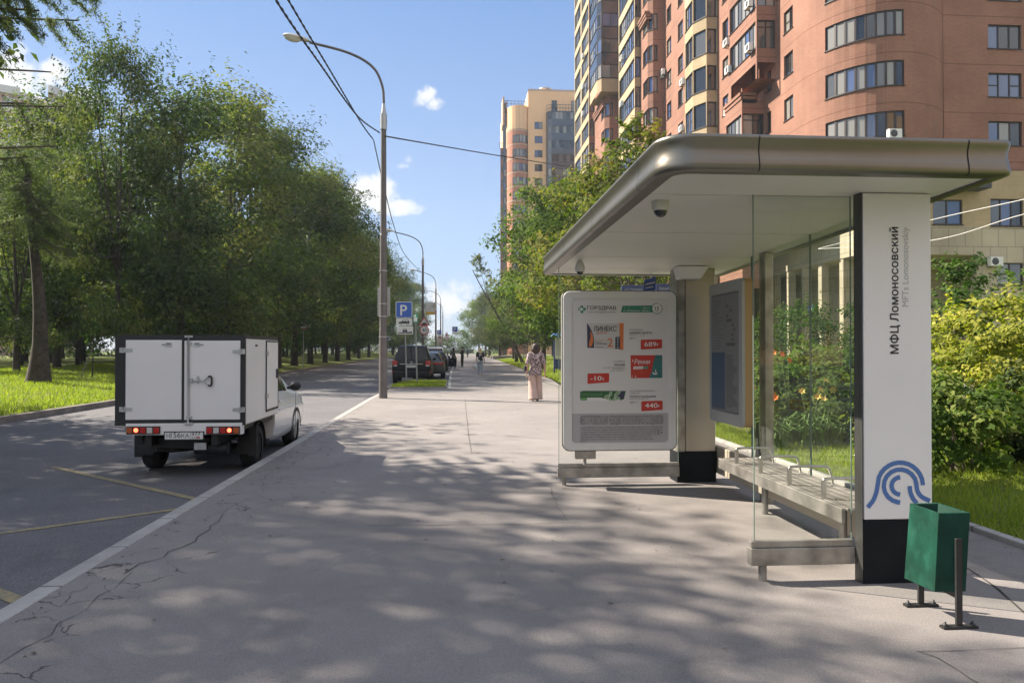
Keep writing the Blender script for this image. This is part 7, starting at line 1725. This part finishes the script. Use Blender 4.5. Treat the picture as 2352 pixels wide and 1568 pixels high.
flat(b, [(B_.x - .14 * W2, B_.z - .02), (B_.x + .02, B_.z + .2 * H2), (B_.x - .14 * W2, B_.z + .40 * H2), (B_.x - .18 * W2, B_.z + .36 * H2), (B_.x - .08 * W2, B_.z + .2 * H2), (B_.x - .18 * W2, B_.z + .02)], f_ - .002, 2); b.build('advert_face', [mat('advert yellow', (.60, .38, .03), .45), mat('advert brown', (.16, .08, .04), .5), M_sred], ad, recalc=False)
# notice board with blue roof
p = G(1292, 860); nb = thing('notice_board', 'blue-roofed notice board on legs at the edge of the pavement', 'notice board', (p.x, p.y, 0)); d_ = p.y
A_, B_ = PY(1273, 775, d_), PY(1312, 824, d_); b = MB()
for x in (A_.x, B_.x): b.cyl((x, d_, -.02), (x, d_, A_.z + .1), .045, n=10)
M_nblue = mat('board blue', (.03, .06, .20), .5); b.build('leg', M_nblue, nb); b = MB(); b.box(A_.x + .05, B_.x - .05, d_ - .05, d_ + .05, B_.z, A_.z); b.build('board', M_swhite, nb, bevel=.01); b = MB(); b.box(A_.x + .05, B_.x - .05, d_ - .045, d_ + .045, B_.z - .62, B_.z - .002); b.build('lower_panel', M_nblue, nb)
z_ = A_.z + .06; b = MB(); b.hexa([(A_.x - .22, d_ - .4, z_), (B_.x + .2, d_ - .4, z_), (B_.x + .2, d_ + .4, z_), (A_.x - .22, d_ + .4, z_), (A_.x + .05, d_ - .1, z_ + .26), (B_.x - .1, d_ - .1, z_ + .26), (B_.x - .1, d_ + .1, z_ + .26), (A_.x + .05, d_ + .1, z_ + .26)]); b.build('roof', mat('roof blue', (.10, .22, .45), .35), nb)
b = MB(); b.add([(A_.x + .12 + .5 * i, d_ - .054, B_.z + .2) for i in (0, 1)] + [(A_.x + .62, d_ - .054, A_.z - .12), (A_.x + .12, d_ - .054, A_.z - .12)], [(0, 1, 2, 3)]); b.build('notice', M_pbox, nb, recalc=False)
# thin grey posts by the verge
for i, px in enumerate((1203, 1209)):
    p = G(px, 826, .15); t_ = thing('bollard_post', ['left of two thin grey posts on the far verge', 'right of two thin grey posts on the far verge'][i], 'post', (p.x, p.y, .1)); b = MB(); q = PY(px, 792, p.y).z; b.cyl((p.x, p.y, .0), (p.x, p.y, q), .085, n=10); b.lathe((p.x, p.y, q), [(.1, 0), (.1, .04), (0, .07)], 10); b.build('shaft', M_sback, t_)
# ------------------------------------------------------------------ overhead cables
M_cable = mat('cable', (.035, .035, .045), .6); M_cableg = mat('grey cable', (.16, .19, .18), .6); M_cablew = mat('white cable', (.62, .60, .57), .5)
def cable(label, pts, r, m=M_cable, twist=False, k=10, sub=4):
    root = thing('overhead_cable', label, 'cable', pts[0]); path = smooth_path(pts, k); 
    if not twist: b = MB(); b.tube(path, r, 6); b.build('strand', m, root)
    else:
        dense = []
        for a, c in zip(path, path[1:]):
            for j in range(sub): dense.append(a.lerp(c, j / sub))
        s = 0
        for ph in (0, math.pi):
            b = MB(); pp = []; s = 0
            for i, q in enumerate(dense):
                if i: s += (q - dense[i - 1]).length
                a = ph + s * 2 * math.pi / .62; t = (dense[min(i + 1, len(dense) - 1)] - dense[max(0, i - 1)]).normalized(); u = t.cross(Vector((0, 0, 1))).normalized(); v = u.cross(t); pp.append(q + (u * math.cos(a) + v * math.sin(a)) * r * .95)
            b.tube(pp, r, 5); b.build('strand', m, root)
    return root
pA, pB = PD(872, 305, 24.2), PD(857, 320, 24.1)
cable('lower left twisted power cable running from the nearest lamp post overhead', [pA, PD(820, 265, 21.5), PD(730, 140, 16.5), PD(640, 10, 13.2), PD(520, -200, 10.3), Vector((-4.4, -6, 8.6))], .0135, twist=True, k=12, sub=8)
cable('upper right twisted power cable crossing the lamp head overhead', [pB, PD(830, 283, 22.3), PD(760, 165, 17.5), PD(668, 10, 13.5), PD(540, -220, 10.4), Vector((-3.6, -6, 8.8))], .012, twist=True, k=12, sub=8)
pr_ = PD(885, 313, 24.2); cable('black service cable sagging from the nearest lamp post to the brick block', [pr_, PD(1000, 333, 30), PD(1160, 360, 38), PD(1330, 386, 48), PD(1480, 402, 58), PX(1560, 395, 21.3)], .024)
cable('thin green-grey cable dropping from the nearest lamp post to the second one', [PD(858, 322, 24.1), PD(880, 420, 26.5), PD(905, 520, 33), PD(930, 585, 45), Vector((LP2[0] - .1, LP2[1], PD(966, 625, 63).z))], .018, M_cableg)
cable('thin cable looping from the second street lamp to the third', [Vector((LP2[0], LP2[1], PD(968, 640, 63).z)), PD(980, 690, 78), PD(990, 705, 88), Vector((LP3[0], LP3[1], PD(1000, 690, 95).z))], .02, M_cableg)
for i, (y0, y1, lab) in enumerate(((505, 458, 'upper white cable slanting in front of the stone wall at the right'), (552, 492, 'lower white cable slanting in front of the stone wall at the right'))):
    cable(lab, [PD(1880, y0 + (66 if i == 0 else 20), 30), PD(2140, y0, 25), PD(2352, y1, 21.5), PD(2700, y1 - 80, 17)], .012, M_cablew)
b = None
# ------------------------------------------------------------------ people
M_skin = mat('skin', (.50, .30, .22), .55); M_hairb = mat('dark brown hair', (.035, .020, .018), .6, var=.5, vscale=18); M_hairy = mat('blonde hair', (.62, .46, .25), .55, var=.3, vscale=18); M_hairk = mat('black hair', (.012, .011, .012), .55)
def skin_mesh(name, V, E, Rd, m, parent, sub=2, root=0):
    me = bpy.data.meshes.new(name); o = ORG[parent.name]
    bm = bmesh.new(); ly = bm.verts.layers.skin.verify(); vs = [bm.verts.new(Vector(p) - o) for p in V]
    for a, c in E: bm.edges.new((vs[a], vs[c]))
    for i, v in enumerate(vs):
        r_ = Rd[i]; v[ly].radius = r_ if hasattr(r_, '__len__') else (r_, r_); v[ly].use_root = (i == root)
    bm.to_mesh(me); bm.free()
    ob = bpy.data.objects.new(name, me); COL.objects.link(ob)
    sk = ob.modifiers.new('skin', 'SKIN'); sk.use_smooth_shade = True; sk.branch_smoothing = .3
    sb = ob.modifiers.new('sub', 'SUBSURF'); sb.levels = sub; sb.render_levels = sub
    dg = bpy.context.evaluated_depsgraph_get(); dg.update()
    out = bpy.data.meshes.new_from_object(ob.evaluated_get(dg)); bpy.data.objects.remove(ob)
    out.name = name; out.materials.clear(); out.materials.append(m)
    for p in out.polygons: p.use_smooth = True
    n = bpy.data.objects.new(name, out); COL.objects.link(n); n.parent = parent; ORG[n.name] = o
    return n
def person(label, p, h, face, J, hair, top, bottom, shoes, hairshape, sleeves=.5, widelegs=0.0, longtop=0.0, group='people on the pavement', chub=1.0):
    """J: joint overrides in a unit frame (x right, y forward, z up; 1 = standing height), face = heading angle from +Y"""
    root = thing('person', label, 'person', (p.x, p.y, p.z), group); o = ORG[root.name]
    ca_, sa_ = math.cos(face), math.sin(face)
    T_ = lambda q: o + Vector((q[0] * ca_ + q[1] * sa_, -q[0] * sa_ + q[1] * ca_, q[2])) * h
    D = dict(pelvis=(0, 0, .53), waist=(0, 0, .62), chest=(0, .0, .72), neck=(0, -.005, .83), head0=(0, .005, .875), head1=(0, .01, .935), head2=(0, .0, .975),
             shL=(-.105, 0, .805), elL=(-.135, -.01, .63), wrL=(-.14, .04, .49), shR=(.105, 0, .805), elR=(.135, -.01, .63), wrR=(.14, .04, .49),
             hipL=(-.05, 0, .51), knL=(-.055, .03, .28), anL=(-.05, -.02, .045), hipR=(.05, 0, .51), knR=(.055, .0, .28), anR=(.05, -.03, .045))
    D.update(J); N = list(D); I = {k: i for i, k in enumerate(N)}
    V = [T_(D[k]) for k in N]; c = chub
    RR = dict(pelvis=.062, waist=.056, chest=.066, neck=.030, head0=.040, head1=.050, head2=.034, sh=.034, el=.024, wr=.016, hip=.050, kn=.034, an=.022)
    Rd = [RR[k] * h * (c if k in ('pelvis', 'waist', 'chest') else 1) if k in RR else RR[k[:2] if k[:2] in RR else k[:3]] * h for k in N]
    E = [('pelvis', 'waist'), ('waist', 'chest'), ('chest', 'neck'), ('neck', 'head0'), ('head0', 'head1'), ('head1', 'head2'), ('chest', 'shL'), ('shL', 'elL'), ('elL', 'wrL'), ('chest', 'shR'), ('shR', 'elR'), ('elR', 'wrR'), ('pelvis', 'hipL'), ('hipL', 'knL'), ('knL', 'anL'), ('pelvis', 'hipR'), ('hipR', 'knR'), ('knR', 'anR')]
    E = [(I[a], I[b_]) for a, b_ in E]
    for s in 'LR':                                                       # palm, four fingers, thumb
        w = Vector(D['wr' + s]); e = Vector(D['el' + s]); d = (w - e).normalized(); sg = -1 if s == 'L' else 1
        side = Vector((0, 1, 0)) - d * d.y; side.normalize(); inn = d.cross(side) * sg
        pm = w + d * .035; V.append(T_(pm)); Rd.append(.017 * h); ip = len(V) - 1; E.append((I['wr' + s], ip))
        for k, (off, ln) in enumerate(((.017, .040), (.006, .046), (-.006, .043), (-.016, .034))):
            a = pm + d * .022 + side * off; b_ = a + d * ln * .55 - inn * .002; q = b_ + d * ln * .4 - inn * .012
            for x in (a, b_, q): V.append(T_(x)); Rd.append(.0052 * h)
            n = len(V); E += [(ip, n - 3), (n - 3, n - 2), (n - 2, n - 1)]
        a = w + d * .022 + side * .018; b_ = a + (d * .6 + side * .8).normalized() * .026
        for x in (a, b_): V.append(T_(x)); Rd.append(.0058 * h)
        n = len(V); E += [(ip, n - 2), (n - 2, n - 1)]
    V.append(T_(Vector(D['head0']) + Vector((0, .052, .03)))); Rd.append(.008 * h); E.append((I['head1'], len(V) - 1))     # nose
    body = skin_mesh('body', V, E, Rd, M_skin, root, 1)
    b = MB(); hc = Vector(D['head1'])
    for sx in (-.018, .018): b.ell(T_(hc + Vector((sx, .049, -.012))), .006 * h, .006 * h, .005 * h, 8, 5)
    b.build('eyes', M_ink, body); b = MB()
    b.ell(T_(hc + Vector((0, .047, -.048))), .014 * h, .005 * h, .004 * h, 8, 5); b.build('mouth', mat('lips', (.42, .16, .14), .5), body)
    for sx in (-.048, .048): b = MB(); b.ell(T_(hc + Vector((sx, .0, -.015))), .006 * h, .012 * h, .018 * h, 8, 6); b.build('ear', M_skin, body)
    # hair
    b = MB()
    for (q, r_) in hairshape: b.ell(T_(hc + Vector(q)), r_[0] * h, r_[1] * h, r_[2] * h, 16, 10)
    b.build('hair', hair, root)
    # upper garment: body sections wrapped by elliptical rings, sleeves as tapered tubes
    b = MB(); n = 18
    def rings(lst, m=0):
        Vv = []
        for (cx_, cy_, z, rx, ry) in lst:
            for k in range(n): a = 2 * math.pi * k / n; Vv.append(T_((cx_ + rx * math.cos(a), cy_ + ry * math.sin(a), z)))
        b.add(Vv, [(i * n + k, i * n + (k + 1) % n, (i + 1) * n + (k + 1) % n, (i + 1) * n + k) for i in range(len(lst) - 1) for k in range(n)], m, True)
    zb = .52 - longtop; pc = Vector(D['pelvis']); ch = Vector(D['chest']); nk = Vector(D['neck'])
    lerpx = lambda z: (pc + (ch - pc) * ((z - pc.z) / (ch.z - pc.z)))
    L = [(lerpx(z).x, lerpx(z).y, z, rx * c, ry * c) for z, rx, ry in ((zb, .098 + longtop * .15, .072), (zb + .05, .098 + longtop * .1, .072), (.60, .090, .064), (.66, .088, .064), (.72, .099, .066), (.775, .108, .058), (.81, .095, .045), (.83, .06, .036), (.84, .036, .032))]
    rings(L)
    for s in 'LR':
        a, e, w = (Vector(D[k + s]) for k in ('sh', 'el', 'wr')); end = e.lerp(w, max(0, sleeves - .5) * 2) if sleeves > .5 else a.lerp(e, sleeves * 2)
        pth = [a + Vector((0.03 if s == 'L' else -.03, 0, .008)), a, a.lerp(e, .5)] + ([e] if sleeves > .5 else []) + [end]
        rad = [.040, .041, .036] + ([.031] if sleeves > .5 else []) + [.034 if sleeves <= .5 else .024]
        b.tube([T_(q) for q in pth], [r_ * h for r_ in rad], 12)
    b.build('top', top, root)
    # lower garment
    b = MB(); c *= .86 if longtop else 1; rings([(lerpx(z).x, lerpx(z).y, z, rx * c, ry * c) for z, rx, ry in ((.60 if longtop else .625, .083, .058), (.56, .09, .064), (.51, .095, .068), (.475, .092, .066))])
    for s, sg in (('L', -1), ('R', 1)):
        hp, kn, an = (Vector(D[k + s]) for k in ('hip', 'kn', 'an')); k = widelegs
        pth = [hp + Vector((0, 0, .015)), hp.lerp(kn, .5), kn, kn.lerp(an, .6), an + Vector((0, 0, -.012 if k else .0))]
        rad = [.052, .050 + .012 * k, .040 + .030 * k, .032 + .048 * k, .029 + .062 * k]
        b.tube([T_(q) for q in smooth_path(pth, 3)], [float(np.interp(i / 12, np.linspace(0, 1, 5), rad)) * h for i in range(13)], 14)
    b.build('trousers', bottom, root)
    for s in 'LR':
        an = Vector(D['an' + s]); tl = 1 if an.z < .075 else .3; b = MB()
        b.tube([T_(an + Vector((0, -.028, -.018))), T_(an + Vector((0, .0, -.022))), T_(an + Vector((0, .06 , -.03 * tl))), T_(an + Vector((0, .085, -.032 * tl)))], [.020 * h, .024 * h, .021 * h, .010 * h], 10, flat=.75); b.build('shoe', shoes, root)
    return root, T_, D
def printmat(name, c1, c2, sc, lo=.48, hi=.52):
    k = NT(name); P = k.n('ShaderNodeTexCoord').outputs['Object']; k.l(k.mix(k.rng(k.noise(P, sc, 3, .6, 1.0), lo, hi), c1, c2), k.b.inputs['Base Color']); k.b.inputs['Roughness'].default_value = .7; return k.m
M_blouse = printmat('floral blouse', (.055, .030, .04), (.50, .38, .38), 22)
M_pink = mat('pale pink trousers', (.52, .36, .31), .75, var=.10, vscale=6); M_sneak = mat('white shoes', (.6, .58, .55), .6); M_blk = mat('black cloth', (.014, .014, .016), .8); M_grey = mat('grey cloth', (.07, .065, .06), .8); M_jean = mat('light jeans', (.30, .36, .43), .8, var=.12, vscale=10); M_tan = mat('tan sandals', (.40, .26, .16), .6)
g = G(1230, 921); 
wm, TW, DW = person('woman walking away in floral blouse and wide pale pink trousers', g, 1.74, R(-3), dict(anL=(-.045, -.05, .05), knL=(-.055, .01, .28), anR=(.05, .09, .045), knR=(.06, .07, .285), wrL=(-.155, -.01, .49), elL=(-.15, -.035, .64), wrR=(.165, .02, .48), elR=(.155, -.02, .635)),
    M_hairb, M_blouse, M_pink, M_sneak, [((0, -.012, .0), (.062, .066, .062)), ((-.028, -.03, -.05), (.045, .045, .06)), ((.03, -.03, -.045), (.048, .045, .062)), ((.0, -.04, -.08), (.05, .035, .05)), ((.045, -.0, -.03), (.03, .035, .05)), ((-.045, -.0, -.02), (.03, .035, .05))], sleeves=.48, widelegs=1.0, longtop=.07, chub=1.08)
bg_ = thing('handbag', 'small black handbag under the left arm of the woman in pink trousers', 'bag', TW((-.155, .0, .56))); b = MB(); A = [TW(q) for q in ((-.205, -.05, .52), (-.165, -.07, .52), (-.165, .05, .52), (-.205, .05, .52), (-.20, -.05, .605), (-.165, -.06, .605), (-.165, .05, .605), (-.20, .05, .605))]; b.hexa(A); b.build('bag_body', M_blk, bg_, bevel=.02); b = MB(); b.tube(smooth_path([TW((-.18, -.05, .60)), TW((-.135, -.03, .72)), TW((-.12, 0, .815)), TW((-.14, .04, .72)), TW((-.18, .045, .60))], 4), .008, 6); b.build('strap', M_blk, bg_)
g = G(1103, 861)
bw, TB, DB = person('blonde woman in black t-shirt and light jeans walking away along the pavement', g, 1.66, R(0), dict(anL=(-.04, .02, .045), anR=(.045, -.06, .06), knR=(.055, .0, .28), wrL=(-.15, .0, .48), wrR=(.15, .03, .50)), M_hairy, M_blk, M_jean, M_tan, [((0, -.01, .004), (.056, .060, .058)), ((0, -.035, -.06), (.055, .035, .075)), ((0, -.042, -.13), (.05, .028, .06)), ((-.03, -.03, -.10), (.03, .03, .07)), ((.03, -.03, -.10), (.03, .03, .07))], sleeves=.42)
b = MB(); b.add([TB(q) for q in ((-.05, -.069, .715), (.05, -.069, .715), (.055, -.07, .745), (.03, -.071, .76), (-.03, -.071, .76), (-.055, -.07, .745))], [(0, 1, 2, 3, 4, 5)]); b.build('shirt_print', M_sneak, bw)
cb_ = thing('carrier_bag', 'white plastic carrier bag in the left hand of the blonde woman', 'bag', TB((-.17, .0, .2))); b = MB(); n = 12; V = []
for z, rx, ry in ((.24, .045, .03), (.25, .07, .045), (.31, .075, .045), (.37, .055, .03), (.42, .02, .012), (.455, .012, .008)):
    for k in range(n): a = 2 * math.pi * k / n; V.append(TB((-.17 + rx * math.cos(a) * (1 + .12 * math.sin(3 * a)), ry * math.sin(a), z)))
b.add(V, [(i * n + k, i * n + (k + 1) % n, (i + 1) * n + (k + 1) % n, (i + 1) * n + k) for i in range(5) for k in range(n)] + [tuple(range(n))], 0, True); b.build('bag_body', mat('white plastic', (.62, .62, .64), .4), cb_)
sb_ = thing('shoulder_bag', 'small pale shoulder bag on the left hip of the blonde woman', 'bag', TB((-.08, -.08, .5))); b = MB(); b.ell(TB((-.07, -.085, .515)), .055 * 1.66, .03 * 1.66, .045 * 1.66); b.build('bag_body', M_sneak, sb_); b = MB(); b.tube(smooth_path([TB((-.10, -.075, .55)), TB((-.02, -.072, .68)), TB((.07, -.04, .81))], 4), .008, 6); b.build('strap', M_sneak, sb_)
p = G(1041, 845.5)
person('girl in dark clothes standing legs apart at the open car door', p, 1.70, R(-50), dict(anL=(-.10, .02, .04), anR=(.11, -.03, .04), knL=(-.08, .03, .28), knR=(.085, .0, .28), elL=(-.13, .06, .65), wrL=(-.07, .13, .68), elR=(.13, .06, .65), wrR=(.06, .14, .66)), M_hairk, M_grey, M_blk, M_blk, [((0, -.01, .0), (.055, .06, .058)), ((0, -.035, -.07), (.05, .03, .08))], sleeves=.95)
p = G(1062, 842); person('man in black standing on the pavement with hands held in front of him', p, 1.78, R(-70), dict(anL=(-.03, .02, .04), anR=(.035, -.01, .04), elL=(-.13, .05, .65), wrL=(-.05, .14, .70), elR=(.13, .05, .65), wrR=(.06, .14, .70)), M_hairk, M_blk, M_blk, M_blk, [((0, -.01, .012), (.054, .06, .052))], sleeves=.95, longtop=.05, chub=1.08)
p = G(1074, 821.5); person('small far figure in dark clothes under the verge trees', p, 1.68, R(10), dict(anL=(-.05, .06, .045), anR=(.05, -.06, .05)), M_hairk, M_grey, M_blk, M_sneak, [((0, -.01, .008), (.054, .06, .054))], sleeves=.45)
# ------------------------------------------------------------------ added haze (one closed box): imitates lens glare, lifts blacks, fades far things
hz = bpy.data.materials.new('thin haze'); hz.use_nodes = True; nt = hz.node_tree; nt.nodes.remove(nt.nodes['Principled BSDF'])
pv = nt.nodes.new('ShaderNodeVolumePrincipled'); pv.inputs['Color'].default_value = (.74, .87, 1, 1); pv.inputs['Density'].default_value = .00042; pv.inputs['Anisotropy'].default_value = .3
nt.links.new(pv.outputs[0], nt.nodes['Material Output'].inputs['Volume'])
b = MB(); b.box(-160, 140, -90, 330, -1.45, 62); o = b.build('haze', hz); tag(o, 'thin haze added over the street to imitate lens glare and distance fading', 'haze', kind='stuff')
